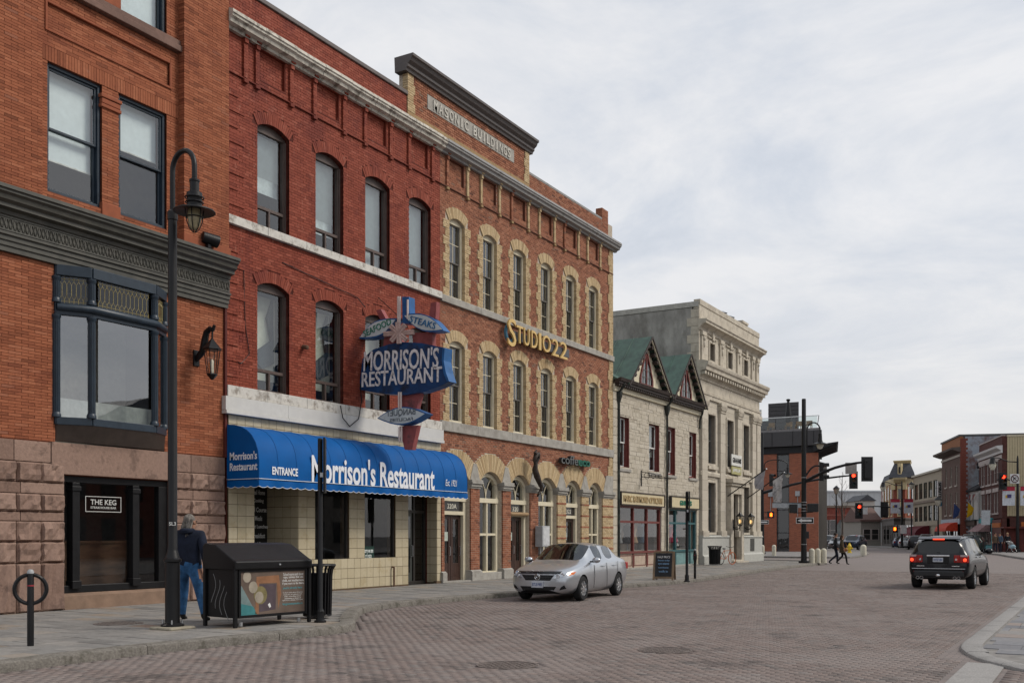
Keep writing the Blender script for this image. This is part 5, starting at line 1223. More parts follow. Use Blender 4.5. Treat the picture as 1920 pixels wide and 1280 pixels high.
# rendered side wall toward the lower shops, with its stone corner
conc = M('stained_render', (.30,.29,.27), .9, .2, 1.6, stain=(.15,.14,.125), stain_amt=.75, stain_scale=.9, bump=.3, bscale=8, stretch=(1,1,.45))
MB().box(-13,-.4,BY0-.02,BY0+.3,0,13.98).build('side_wall', conc, bk)
MB().box(-13,-1.7,BY0+.3,BY1,0,13.6).box(-1.7,-.4,BY1-.3,BY1,0,13.6).build('rear_wall', conc, bk)
MB().box(-13,-.02,BY0-.06,BY0+.3,14.0,14.28).build('side_coping', M('grey_coping',(.36,.35,.32)), bk)
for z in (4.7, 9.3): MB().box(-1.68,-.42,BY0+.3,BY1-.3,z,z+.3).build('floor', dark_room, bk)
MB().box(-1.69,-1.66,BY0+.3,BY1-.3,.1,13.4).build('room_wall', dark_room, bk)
for k_ in range(13): MB().box(-.45-(.22 if k_ % 2 else .0),.01,BY0-.045,BY0+.02,7.9+k_*.46,7.9+(k_+1)*.46-.012).build('corner_stone', bsp, bk, bevel=.01)
MB().box(-13,-.4,BY0,BY1,13.6,13.7).build('roof', asphalt_roof, bk)
def mould(nm, prof, y0=BY0-.0, y1=BY1, ret=True, parent=bk):
    mb = profile(MB(), prof, y0, y1)
    p_ = max(x for x, z in prof)
    return mb.build(nm, bsp, parent)
mould('parapet', [(-.3,13.2),(.02,13.2),(.02,14.1),(.06,14.12),(.06,14.4),(-.3,14.4)])
tcn_ = mould('attic_cornice', [(-.02,12.75),(.06,12.75),(.08,12.9),(.2,13.0),(.26,13.05),(.42,13.08),(.42,13.18),(.48,13.24),(.48,13.3),(-.02,13.33)], BY0-.1, BY1+.25)
mc = mould('main_cornice', [(-.02,10.1),(.1,10.1),(.12,10.22),(.2,10.3),(.2,10.5),(.5,10.55),(.52,10.72),(.6,10.8),(.63,10.92),(.63,10.98),(.3,11.08),(-.02,11.08)], BY0-.3, BY1+.32)
y = BY0-.25
while y < BY1+.15: MB().box(.205,.44,y,y+.2,10.32,10.5).build('modillion', bsp, mc, bevel=.01); y += .42
mould('architrave', [(-.02,9.15),(.1,9.15),(.1,9.35),(.14,9.37),(.14,9.45),(-.02,9.47)]); mould('frieze_band', [(-.02,9.5),(.05,9.5),(.05,10.09),(-.02,10.09)])
mould('belt_course', [(-.02,4.95),(.12,4.95),(.14,5.1),(.1,5.18),(-.02,5.2)])
# giant pilasters and attic pilasters
for ya, yb in ((52.15,53.1),(54.95,56.35),(58.1,59.45),(61.15,62.95)):
    for c in ([(ya+yb)/2] if yb-ya < 1.5 else [(ya+yb)/2-.45,(ya+yb)/2+.5]):
        w_ = min(.85, yb-ya)/2-(.0 if yb-ya < 1.5 else .05); mb = MB(); z = 1.95
        while z < 8.6: mb.tint = tv(); mb.box(-.02,.16,c-w_,c+w_,z+.004,min(z+.55,8.6)-.004); z += .55
        p_ = mb.build('pilaster', bst, bk, tint=True)
        MB().box(-.02,.2,c-w_-.04,c+w_+.04,8.6,8.68).box(-.02,.24,c-w_-.08,c+w_+.08,8.98,9.14).prism([(-.02,8.69),(.17,8.69),(.26,8.95),(.26,8.97),(-.02,8.97)], 'y', c-w_-.03, c+w_+.03).build('capital', bsp, p_, bevel=.01)
        ca_ = MB()
        for s_ in (-1, 1): ca_.torus((.22,c+s_*(w_-.02),8.84), (1,0,0), .08, .03, 12, 5)
        for k_ in range(5): ca_.sph((.2,c+(k_-2)*w_*.36,8.76), (.05,.05,.08), 6, 4)
        ca_.build('capital_scroll', bsp, p_, smooth=True)
        MB().box(-.02,.24,c-w_-.06,c+w_+.06,1.6,1.95).build('pilaster_base', bsp, p_, bevel=.02)
        a2 = MB().box(-.02,.10,c-w_*.7,c+w_*.7,11.1,12.5).box(-.02,.16,c-w_*.8,c+w_*.8,12.5,12.72).build('attic_pilaster', bsp, bk, bevel=.01)
        MB().sph((.12,c,12.35), (.09,.13,.14), 8, 6).sph((.11,c,12.05), (.07,.09,.2), 8, 6).build('carved_drop', bsp, a2, smooth=True)
bfr = M('bank_window_frame', (.13,.125,.115), .5)
for (a_, b_, z0, z1) in at_w+mid_w+low_w:
    f = MB(); frame(f, a_, b_, z0, z1, .07, -.3, -.2, bars_z=((z0+z1)/2,) , bars_y=((a_+b_)/2,) if z1-z0 > 2 else (), bw=.04); wdw = f.build('window', bfr, bk); pane(wdw, a_+.07, b_-.07, z0+.07, z1-.07, -.26)
    MB().box(-.4,-.39,a_+.03,b_-.03,z0+(z1-z0)*.45,z1-.05).build('blind', M('grey_blind',(.2,.2,.19)), wdw)
    frame(MB(), a_-.14, b_+.14, z0-.02, z1+.14, .13, -.02, .06).build('surround', bsp, wdw, bevel=.01)
    if z1-z0 < 2:
        MB().prism([((a_+b_)/2-.14,z1+.15),((a_+b_)/2+.14,z1+.15),((a_+b_)/2+.22,z1+.62),((a_+b_)/2-.22,z1+.62)], 'x', 0, .14).build('keystone', bsp, wdw, bevel=.01)
        MB().box(0,.08,a_-.3,b_+.3,12.55,12.62).build('cap_mould', bsp, wdw)
    elif z0 > 5:
        MB().box(-.02,.16,a_-.2,b_+.2,z0-.22,z0-.03).build('window_sill', bsp, wdw, bevel=.015)
        MB().box(0,.03,a_-.05,b_+.05,z0-.75,z0-.3).build('apron_panel', bsp, wdw, bevel=.01)
# smooth grey plinth and door case
gpl = M('painted_grey_plinth', (.40,.40,.37), .7, .06)
for ya, yb in ((BY0+.0,56.6),(59.1,BY1+.12)):
    MB().prism([(-.3,.1),(.3,.1),(.3,.55),(.24,.6),(.2,.65),(.2,1.55),(.26,1.6),(.2,1.7),(-.3,1.7)], 'y', ya, yb).build('plinth', gpl, bk)
MB().box(.2,.22,60.6,61.4,.75,1.5).build('vent_plate', M('dark_grille',(.06,.06,.055)), bk)
mb = MB().box(-.02,.3,56.65,57.12,.12,4.1).box(-.02,.3,58.62,59.08,.12,4.1).box(-.02,.3,56.65,59.08,4.1,4.55).box(-.02,.5,56.4,59.3,4.72,4.94).box(-.02,.4,56.5,59.2,4.56,4.71); mb.build('door_case', bsp, bk, bevel=.015)
MB().box(-.3,.35,56.9,58.85,.12,.28).box(-.3,.6,56.7,59.0,.115,.2).build('door_step', bsp, bk)
d_ = MB(); frame(d_, 57.15, 58.6, .3, 4.05, .1, -.28, -.2, bars_z=(3.0,)); do = d_.build('door', M('grey_brown_door',(.10,.085,.07),.5), bk); MB().box(-.27,-.23,57.25,58.5,.4,2.95).build('door_leaf', MATS['grey_brown_door'], do); pane(do, 57.25, 58.5, 3.05, 3.95, -.24, dglass)
MB().sph((-.2,58.35,1.3), .05, 8, 6).build('door_knob', steel, do, smooth=True)
ch = MB().box(-1.2,-.4,60.9,62.0,13.6,14.75).box(-1.25,-.35,60.85,62.05,14.76,14.9).build('chimney', bsp, bk)
for y in (58.6, 60.0):
    v = thing('roof_vent', 'shiny metal vent cowl on the bank roof, %s' % ('nearer to the street lamp side' if y > 59 else 'farther from the chimney'), 'vent', (-.9,y,13.7), 'metal vents on the bank roof')
    MB().lathe([(.16,0),(.16,1.0),(.24,1.02),(.24,1.1),(.15,1.12),(.15,1.2),(.32,1.24),(.1,1.36),(.01,1.38)], (-.9,y,13.7), 12).build('cowl', steel, v, smooth=35)
lm_glow = EM('lamp_glow', (1,.62,.25), .9)
for y, lb in ((57.0,'lit black lantern left of the bank door'),(59.1,'lit black lantern right of the bank door')):
    ln = thing('wall_lantern', lb, 'lantern', (.3,y,2.2), 'lanterns beside the bank door')
    MB().tube([(.28,y,2.2),(.5,y,2.05),(.68,y,2.1),(.7,y,2.25)], .03, 6).torus((.46,y,2.12), (0,1,0), .07, .015, 10, 5).box(.28,.32,y-.06,y+.06,2.0,2.6).build('bracket', black, ln)
    c_ = (.7,y); MB().loft([hexring(c_,.1,2.24), hexring(c_,.12,2.28), hexring(c_,.14,2.3)]).loft([hexring(c_,.24,2.78), hexring(c_,.25,2.81), hexring(c_,.1,2.93), hexring(c_,.04,3.02)]).build('cap', black, ln)
    fr_ = MB()
    for p, q in zip(hexring(c_,.13,2.3), hexring(c_,.22,2.78)): fr_.tube([p,q], .014, 4)
    fr_.build('lantern_frame', black, ln); MB().loft([hexring(c_,.12,2.31), hexring(c_,.21,2.77)], cap=False).build('lantern_glass', GLASS('lamp_glass'), ln)
    MB().sph((.7,y,2.5), (.07,.07,.12), 8, 6).build('bulb', lm_glow, ln, smooth=True)
sgb = thing('bank_shop_sign', 'small stacked white sign boards on the bank front above the door', 'sign', (.2,58,5.3))
MB().box(.16,.22,57.0,58.9,5.75,6.4).build('board', M('board_white',(.6,.6,.57)), sgb, bevel=.01); text('GRAHAMS', 'lettering', M('board_black',(.02,.02,.02)), sgb, (.22,57.95,6.07), (0,1,0), (0,0,1), 1.6, .3, .01, .04)
MB().box(.16,.22,57.0,58.8,5.25,5.7).build('board', M('board_olive',(.35,.33,.16)), sgb, bevel=.01); text('JEWELLER', 'lettering', M('board_white'), sgb, (.22,57.9,5.47), (0,1,0), (0,0,1), 1.4, .22, .01, .03)
# flags on the bank
for i, (y, px_, py_, lb) in enumerate(((56.6,1396,905,'grey flag on the nearer slanted pole on the bank front'),(60.3,1425,893,'white flag with dark print on the farther slanted pole on the bank front'))):
    fg = thing('flag', lb, 'flag', (.2,y,3.9), 'flags on the bank front'); z0 = 3.95; tip = (2.3,y+.15,z0+1.5); FL = (1.15,1.9)[i]
    MB().tube([(.1,y,z0),tip], .03, 6).build('pole', black, fg); MB().sph(tip, .05, 6, 4).build('finial', steel, fg)
    rings = []
    for a_ in range(9):
        f_ = a_/8; top = Vector((.1,y,z0)).lerp(Vector(tip), .70+.28*f_); rings.append([(top.x-.25*(k_/8)*f_*.6, top.y+.12*math.sin(k_*1.1+a_*.9)*(k_/8), top.z-(FL-.5*(1-f_))*(k_/8)) for k_ in range(9)])
    MB().loft(rings, cap=False, closed=False).build('cloth', M('flag_grey',(.33,.32,.34),.85,.1) if i == 0 else M('flag_white',(.5,.49,.5),.85,.15,3,stain=(.08,.08,.09),stain_amt=.8,stain_scale=2.2), fg, smooth=60)
# ================================================================= modern brick corner building with roof terrace
modb = thing('modern_brick_building', 'modern orange brick corner building with dark metal roof terrace', 'building', (-9,101,0))
mbk = M('machine_brick', (.27,.085,.042), .85, .1, 3, bump=.1)
m, t, b = nodes('machine_brick_coursed'); L_ = t.links.new
tcn = N(t, 'ShaderNodeTexCoord'); sx_ = N(t, 'ShaderNodeSeparateXYZ'); cx_ = N(t, 'ShaderNodeCombineXYZ'); L_(tcn.outputs['Object'], sx_.inputs[0]); L_(sx_.outputs['X'], cx_.inputs[0]); L_(sx_.outputs['Z'], cx_.inputs[1])
br = N(t, 'ShaderNodeTexBrick', Scale=1.); br.inputs['Brick Width'].default_value = .3; br.inputs['Row Height'].default_value = .1; br.inputs['Mortar Size'].default_value = .008
br.inputs['Color1'].default_value = (.33,.10,.05,1); br.inputs['Color2'].default_value = (.23,.07,.036,1); br.inputs['Mortar'].default_value = (.2,.12,.09,1)
L_(cx_.outputs[0], br.inputs['Vector']); L_(br.outputs[0], b.inputs['Base Color']); b.inputs['Roughness'].default_value = .85; mbk = m
dmetal = M('charcoal_cladding', (.045,.043,.046), .5, .08, 3); dmet2 = M('dark_soffit', (.02,.02,.022), .6)
foot = lambda x0, x1, y: None
RX = -5.4
def para(mb, x0, x1, y0, y1, z0, z1, sh=-.235):     # right end leans back along the bent street
    return mb.prism([(x0,y0),(x1,y0),(x1+sh*(y1-y0),y1),(x0,y1)], 'z', z0, z1)
MB().box(-22,-9.52,101,118,0,9.85).build('wall', mbk, modb); para(MB(), -8.25, RX, 101, 106, 0, 9.85).build('wall', mbk, modb)
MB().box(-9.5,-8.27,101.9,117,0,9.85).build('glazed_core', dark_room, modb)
f = MB(); 
for z in (.15,1.9,4.2,6.5,8.1,9.7): f.box(-9.51,-8.26,101.12,101.24,z,z+.12)
f.box(-9.51,-9.42,101.12,101.24,.27,9.7).box(-8.35,-8.26,101.12,101.24,.27,9.7); wdw = f.build('stair_window', dmetal, modb)
for za, zb in ((.27,1.9),(2.02,4.2),(4.32,6.5),(6.62,8.1),(8.22,9.7)): MB().add([(-9.42,101.2,za),(-8.35,101.2,za),(-8.35,101.2,zb),(-9.42,101.2,zb)], [(0,1,2,3)]).build('pane', dglass, wdw)
para(MB(), -22, RX+.1, 100.9, 118, 9.86, 10.5).build('clerestory', dmet2, modb)
para(MB(), -22, RX+.45, 100.5, 120, 10.55, 12.0).build('cladding', dmetal, modb)
for k_ in range(6): MB().box(-16+k_*2.05,-15.97+k_*2.05,100.46,100.5,10.6,11.98).build('cladding_seam', dmet2, modb)
para(MB(), -22, RX+.3, 100.7, 119, 12.0, 12.25).build('terrace_floor', M('pale_fascia',(.2,.19,.19)), modb)
cp = MB(); SH = -.235
cp.add([(RX-.4,100.6,9.9),(RX+2.0,100.6,10.72),(RX+2.0+SH*11,112,10.72),(RX-.4+SH*11,112,9.9),(RX-.4,100.6,10.53),(RX+2.0,100.6,10.8),(RX+2.0+SH*11,112,10.8),(RX-.4+SH*11,112,10.53)], [(0,3,2,1),(4,5,6,7),(0,1,5,4),(1,2,6,5),(2,3,7,6),(3,0,4,7)])
cpo = cp.build('canopy', dmet2, modb)
for k_ in range(7): MB().obox((RX+.9+SH*(.8+k_*1.2),101.4+k_*1.2,10.26), (1.0,0,.34), (0,.05,0), (-.03,0,.09)).build('canopy_rib', dmetal, cpo)
# penthouse with horizontal cladding boards
for k_ in range(8): para(MB(), -11.8, -8.6, 106, 111, 12.26+k_*.42, 12.26+(k_+1)*.42-.03, -.262).build('penthouse_board', dmetal, modb)
for k_ in range(4): MB().box(-22,-11.85,107,111,12.26+k_*.42,12.26+(k_+1)*.42-.03).build('penthouse_board', dmetal, modb)
# glass rail
rl = MB(); rl.tube([(-20,100.8,13.45),(RX+.1,100.8,13.45)], .04, 6).tube([(RX+.1,100.8,13.45),(RX-2,109,13.45)], .04, 6); rlo = rl.build('handrail', M('rail_white',(.6,.62,.62),.4), modb)
for k_ in range(7): MB().add([(-19.9+k_*2.07,100.8,12.3),(-17.9+k_*2.07,100.8,12.3),(-17.9+k_*2.07,100.8,13.4),(-19.9+k_*2.07,100.8,13.4)], [(0,1,2,3)]).build('rail_pane', GLASS('rail_glass',(.7,.78,.76),1.5), rlo)
MB().add([(RX+.1,100.85,12.3),(RX-2,109,12.3),(RX-2,109,13.4),(RX+.1,100.85,13.4)], [(0,1,2,3)]).build('rail_pane', MATS['rail_glass'], rlo)
par = thing('closed_parasol', 'closed black parasol on the roof terrace', 'parasol', (-8.75,102.5,12.25))
MB().lathe([(.04,0),(.04,.8),(.3,.85),(.36,1.2),(.26,1.9),(.17,2.7),(.12,3.0),(.2,3.05),(.2,3.2),(.02,3.25)], (-8.75,102.5,12.25), 9).build('cover', black, par, smooth=60)
MB().lathe([(.35,0),(.35,.08),(.05,.1)], (-8.75,102.5,12.25), 10).build('base', black, par)
tan_w = M('wicker', (.22,.13,.06), .8, .2)
chd = ['left end of the roof terrace','beside the white heater on the roof terrace','just left of the closed parasol','just right of the closed parasol','right of the roof penthouse edge','right end of the roof terrace']
for k_, x in enumerate((-13.2,-11.9,-10.4,-8.6,-7.6,-6.6)):
    c = thing('terrace_chair', 'tan wicker chair %s' % chd[k_], 'chair', (x,102,12.25), 'wicker chairs on the roof terrace')
    MB().box(x-.3,x+.3,101.75,102.3,12.65,12.75).build('seat', tan_w, c); MB().box(x-.3,x+.3,102.3,102.37,12.76,13.15).build('backrest', tan_w, c)
    for a_, b_ in ((-.27,101.8),(.27,101.8),(-.27,102.3),(.27,102.3)): MB().box(x+a_-.03,x+a_+.03,b_-.03,b_+.03,12.25,12.65).build('leg', tan_w, c)
for x, h_, lb in ((-12.6,2.5,'tall white'),(-13.0,1.5,'short white')):
    pass
ht = thing('patio_heater', 'white-headed patio heater on the roof terrace', 'heater', (-11.7,102.6,12.25)); MB().tube([(-11.7,102.6,12.25),(-11.7,102.6,14.0)], .05, 6).build('post', grey_p, ht); MB().box(-11.9,-11.5,102.5,102.7,13.7,14.6).build('head', M('heater_white',(.6,.6,.58)), ht, bevel=.04)
for x in (-10.1, -7.4):
    wl_ = thing('wall_light', 'slim wall light box on the orange brick, %s of the tall stair window' % ('left' if x < -9 else 'right'), 'light', (x,100.9,5), 'wall lights on the modern building')
    MB().box(x-.22,x+.22,100.8,100.99,5.6,6.1).build('housing', grey_p, wl_, bevel=.02); MB().tube([(x,100.95,5.6),(x,100.95,3.6)], .03, 5).build('conduit', grey_p, wl_)
# ================================================================= row of far shops on the right
KD = 1.035
def row(name, label, pl, tl, pr, tr, cat='building', group='old shop buildings across the junction'):
    a_, b_ = T(pl,1004,tl*KD), T(pr,1004,tr*KD); a_.z = b_.z = 0; u = (b_-a_); Ln = u.length; u.normalize(); rz = math.atan2(u.y, u.x)-math.pi/2
    r_ = thing(name, label, cat, (a_.x,a_.y,0), group, world=False, rz=rz); return r_, Ln
def gridwin(root, ys, z0, z1, w_, frm, xg=-.12, rail=True, sill=None, lintel=None, mull=False):
    for y in ys:
        f = MB(); frame(f, y-w_/2, y+w_/2, z0, z1, .07, xg-.05, xg+.06, bars_z=((z0+z1)/2,) if rail else (), bars_y=(y,) if mull else (), bw=.05); wdw = f.build('window', frm, root); pane(wdw, y-w_/2+.07, y+w_/2-.07, z0+.07, z1-.07, xg, GLASS('far_glass',(.25,.27,.28),1.6))
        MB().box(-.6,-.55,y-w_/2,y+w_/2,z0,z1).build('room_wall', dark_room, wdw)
        if sill: MB().box(-.05,.1,y-w_/2-.1,y+w_/2+.1,z0-.16,z0-.005).build('sill', sill, wdw)
        if lintel: MB().box(-.05,.06,y-w_/2-.12,y+w_/2+.12,z1+.005,z1+.4).build('lintel', lintel, wdw)
# -- dark red brick shop with tan side wall
dkb = M('dark_plum_brick', (.085,.035,.03), .85, .2, 5, bump=.15); pale = M('pale_stone_trim', (.42,.37,.35), .8, .08)
e, L5 = row('plum_brick_shop', 'dark plum brick shop with white cornice and tan metal side wall', 1836, 106, 1879, 95.5)
ys5 = [L5*f_ for f_ in (.10,.22,.39,.51,.68,.80)]
ops = [(y-.5,y+.5,za,zb) for y in ys5 for za, zb in ((3.95,6.0),(6.95,9.1))]
backing(MB(), 0, L5, 3.4, 11.4, ops, -.68, 0).box(-13,-.7,0,L5,0,11.35).build('wall', dkb, e)
for z in (3.95, 6.95): gridwin(e, ys5, z, z+2.1, 1.0, pale, sill=pale, lintel=pale)
profile(MB(), [(-.02,9.75),(.1,9.75),(.12,10.0),(.5,10.25),(.55,10.45),(-.02,10.5)], -.3, L5+.1).build('cornice', M('white_cornice',(.55,.54,.53),.6,.05), e); MB().box(-.02,.08,0,L5,9.2,9.6).build('frieze', pale, e)
MB().box(-.3,.06,0,L5,11.4,11.5).build('coping', pale, e)
tan = M('tan_metal_siding', (.46,.39,.25), .55, .04)
for k_ in range(56): MB().box(-.45-k_*.23-.205,-.45-k_*.23,L5+.005,L5+.06,3.6,11.3).build('siding_panel', tan, e)
MB().box(-13.4,-.4,L5-.02,L5+.1,11.32,11.5).build('side_coping', M('pale_tan_coping',(.5,.44,.32)), e)
mb = MB(); bricks(mb, 0, .42, 0, 1, [], .2, .2); MB().box(-.4,.02,L5+.003,L5+.07,0,11.4).build('corner_pier', dkb, e)
teal = M('bright_teal_paint', (.03,.28,.31), .5)
sf_ = MB().box(-.1,.25,0,L5*.62,3.0,3.35).box(-.1,.15,0,L5*.62,3.36,3.5).box(-.2,.1,0,.3,0,3).box(-.2,.1,L5*.6,L5*.62,0,3).box(-.2,.1,.3,L5*.6,0,.7).build('teal_shopfront', teal, e)
gridwin(e, [L5*.2,L5*.42], .8, 2.9, 2.2, pale, rail=False, mull=True)
aw = MB(); aw.add([(.1,.6,3.1),(.1,L5*.55,3.1),(1.3,L5*.55,2.1),(1.3,.6,2.1),(.1,.6,2.1),(.1,L5*.55,2.1)], [(0,1,2,3),(0,3,4),(1,5,2)]); aw.build('sloped_awning', M('grey_pink_canvas',(.25,.16,.16),.8,.2,2), e)
MB().box(-.2,.1,L5*.63,L5,0,3.3).build('patio_front', M('brown_red_timber',(.10,.025,.02),.6,.2,4), e); MB().box(.1,.16,L5*.65,L5-.2,2.5,2.95).build('fascia_sign', M('orange_sign',(.4,.12,.03)), e)
ph = MB().box(-13,-.1,L5+.08,L5+.9,0,2.4).box(-13,.2,L5+.08,L5+1.6,2.4,2.55).box(-13,.1,L5+1.0,L5+1.08,0,.9).build('patio_porch', M('brown_red_timber'), e)
for k_ in range(5): MB().box(-1.5-k_*2.2-.7,-1.5-k_*2.2,L5+.9,L5+.95,2.58,3.0).build('patio_sign', M('orange_sign'), e)
# -- low white house with dormers and bunting, between the two tall shops
wh, L4 = row('white_dormer_house', 'small white house with black dormered roof and bunting over the door', 1799, 113, 1838, 105)
whm = M('off_white_render', (.45,.44,.42), .8, .08)
MB().box(-9,0,0,L4,0,6.6).build('wall', whm, wh)
rf = MB().prism([(.45,6.55),(.45,6.7),(-4.5,9.4),(-9.4,6.7),(-9.4,6.55)], 'y', -.1, L4+.05).build('roof', M('black_shingle',(.025,.026,.03),.85,.2), wh)
for y in (L4*.55, L4*.88):
    MB().box(-3.2,-.9,y-.75,y+.75,7.0,9.2).build('dormer', M('black_shingle'), rf); MB().prism([(y-.95,9.15),(y+.95,9.15),(y,9.75)], 'x', -3.3, -.7).build('dormer_roof', M('black_shingle'), rf)
    frame(MB(), y-.55, y+.55, 7.4, 9.1, .14, -.92, -.82).build('dormer_window', M('white_cornice'), rf); MB().quad((-.86,y-.41,7.54),(-.86,y+.41,7.54),(-.86,y+.41,8.96),(-.86,y-.41,8.96)).build('dormer_pane', MATS['far_glass'], rf)
MB().box(0,.1,0,L4,6.25,6.5).build('frieze', M('white_cornice'), wh)
for y in (.3, L4*.3, L4*.68, L4-.3): MB().lathe([(.2,.1),(.2,.3),(.15,.35),(.13,6.1),(.2,6.2),(.2,6.25)], (.12,y,0), 8).build('column', M('white_cornice'), wh, smooth=40)
gridwin(wh, [L4*.5], 3.9, 5.8, 1.4, black, xg=.03); gridwin(wh, [L4*.2,L4*.5,L4*.8], .6, 2.6, 1.6, whm, xg=.03, rail=False, mull=True)
MB().box(0,.5,L4*.1,L4*.95,2.8,3.3).build('shop_fascia', M('brown_fascia',(.07,.05,.04)), wh); MB().box(0,.62,L4*.05,L4*.98,3.32,3.42).build('fascia_cap', M('dark_fascia_cap',(.04,.05,.05)), wh)
bu = MB(); bu2 = MB()
for k_ in range(9):
    y = L4*(.08+.1*k_); q_ = [(.15,y,6.2),(.15,y+L4*.05,6.2),(.3,L4*.5+(y-L4*.5)*.75,5.4)]; (bu if k_ % 2 else bu2).add(q_+[(p[0]-.02,p[1],p[2]) for p in q_], [(0,1,2),(5,4,3),(0,3,4,1),(1,4,5,2),(2,5,3,0)])
bu.build('bunting', M('bunting_red',(.3,.05,.05)), wh); bu2.build('bunting', M('bunting_white',(.5,.48,.45)), wh)
# -- tall brown brick shop with grey painted side wall
c_, L3 = row('tall_brown_brick_shop', 'tall brown brick shop with flaking grey painted side wall', 1766, 119, 1800.5, 109)
bb = M('brown_grey_brick', (.115,.075,.062), .85, .15, 4, bump=.15)
ys3 = [L3*f_ for f_ in (.25,.52,.8)]; ops = [(y-.5,y+.5,za,zb) for y in ys3 for za, zb in ((4.1,6.6),(7.4,9.6))]
backing(MB(), 0, L3, 3.6, 11.2, ops, -.68, 0).build('wall', bb, c_); MB().box(-16,-.7,.05,L3-.02,0,12.7).build('rear_wall', bb, c_); MB().box(-.7,-.3,.05,L3-.02,11.2,12.7).build('attic_wall', bb, c_)
for z0_, z1_ in ((4.1,6.6),(7.4,9.6)): gridwin(c_, ys3, z0_, z1_, 1.0, M('cream_trim',(.42,.38,.33)), sill=M('cream_trim'))
MB().box(-.3,.03,0,L3,11.6,12.75).build('attic', M('orange_attic',(.26,.11,.05),.8), c_); profile(MB(), [(-.02,11.0),(.2,11.05),(.9,11.3),(.95,11.5),(-.02,11.58)], -.6, L3+.1).build('cornice', M('brown_cornice',(.10,.08,.07)), c_)
MB().box(-.02,.1,0,L3,10.5,10.75).build('string_course', M('cream_trim'), c_); MB().box(-16,.15,-.1,L3+.06,12.76,12.95).build('coping', M('grey_dark_coping',(.12,.12,.12)), c_)
m_ = M('flaking_grey_paint', (.30,.33,.37), .85, .1, 3, stain=(.14,.07,.055), stain_amt=.9, stain_scale=.55, bump=.3)
MB().box(-16,-.5,L3-.01,L3+.05,0,12.7).build('painted_side', m_, c_)
for k_ in range(50): MB().box(-.55-(.22 if k_ % 2 else .05),.02,L3-.005,L3+.07,k_*.25,k_*.25+.24).build('brick_toothing', M('red_brown_brick',(.17,.05,.035)), c_)
MB().box(-.2,.12,0,L3,3.0,3.6).build('shop_fascia', M('pale_blue_fascia',(.35,.4,.45)), c_); gridwin(c_, [L3*.3,L3*.7], .5, 2.9, 2.8, bb, rail=False, mull=True)
aw = MB(); rings = []
for k_ in range(7): a_ = R(k_*15); rings.append([(1.3*math.sin(a_)+.1,L3*.3,2.2+1.0*math.cos(a_)),(1.3*math.sin(a_)+.1,L3*.92,2.2+1.0*math.cos(a_))])
aw.loft(rings, cap=False, closed=False)
for k_ in (0, 1): aw.add([r_[k_] for r_ in rings]+[(.1,rings[0][k_][1],2.2)], [tuple(range(8))])
aw.build('red_awning', M('red_canvas',(.45,.045,.02),.7), c_, smooth=50)
# -- beige office block
b_, L2 = row('beige_office_block', 'beige two-tier office block with burgundy awnings on the far corner', 1712, 137, 1765.5, 120)
bg_ = M('beige_panel', (.33,.285,.22), .85, .06); ys2 = [L2*f_ for f_ in (.12,.29,.46,.63,.80)]
ops = [(y-1.15,y+1.15,za,zb) for y in ys2 for za, zb in ((3.6,5.6),(6.6,8.7))]
backing(MB(), 0, L2, 3.0, 9.75, ops, -.68, 0).box(-14,-.7,.02,L2-.02,0,9.7).box(-.6,-.1,.02,L2-.02,0,3.0).build('wall', bg_, b_)
for z0_, z1_ in ((3.6,5.6),(6.6,8.7)): gridwin(b_, ys2, z0_, z1_, 2.3, M('dark_green_frame',(.05,.055,.045)), mull=True)
MB().box(-.3,.25,0,L2,9.76,10.0).build('coping', M('pale_beige',(.42,.39,.33)), b_); MB().box(-.02,.2,0,L2,6.0,6.3).build('string_course', M('brown_band',(.18,.14,.11)), b_)
bur = M('burgundy_canvas', (.10,.012,.018), .75)
for k_ in range(3):
    y0_ = L2*(.02+.2*k_); rings = []
    for i in range(7): a_ = R(i*15); rings.append([(1.8*math.sin(a_)+.02,y0_,1.7+1.3*math.cos(a_)),(1.8*math.sin(a_)+.02,y0_+L2*.19,1.7+1.3*math.cos(a_))])
    aw = MB().loft(rings, cap=False, closed=False)
    for q_ in (0, 1): aw.add([r_[q_] for r_ in rings]+[(.02,rings[0][q_][1],1.7)], [tuple(range(8))])
    aw.build('awning', bur, b_, smooth=50)
MB().prism([(L2*.78,0),(L2*.9,0),(L2*.9,2.1),(L2*.84,2.7),(L2*.78,2.1)], 'x', -.08, .03).build('arched_door', black, b_)
vs_ = thing('vertical_sign', 'tall white vertical shop sign at the edge of the beige office block', 'sign', tuple(T(1762,1004,119*KD)), world=False); vs_.location.z = 0; vs_.rotation_euler = (0,0,R(25))
MB().box(-.28,.28,-.1,.1,5.2,8.3).build('panel', M('white_cornice'), vs_); text('SPIRITS', 'lettering', M('board_black'), vs_, (0,-.105,7.2), (0,0,-1), (1,0,0), 1.9, .34, .01, .05); MB().box(-.28,.28,-.115,-.102,5.3,5.8).build('panel_stripe', M('sign_teal'), vs_)
MB().tube([(.28,.0,8.1),(1.6,1.0,8.1)], .04, 5).tube([(.28,0,5.4),(1.6,1.0,5.4)], .04, 5).build('bracket', black, vs_)
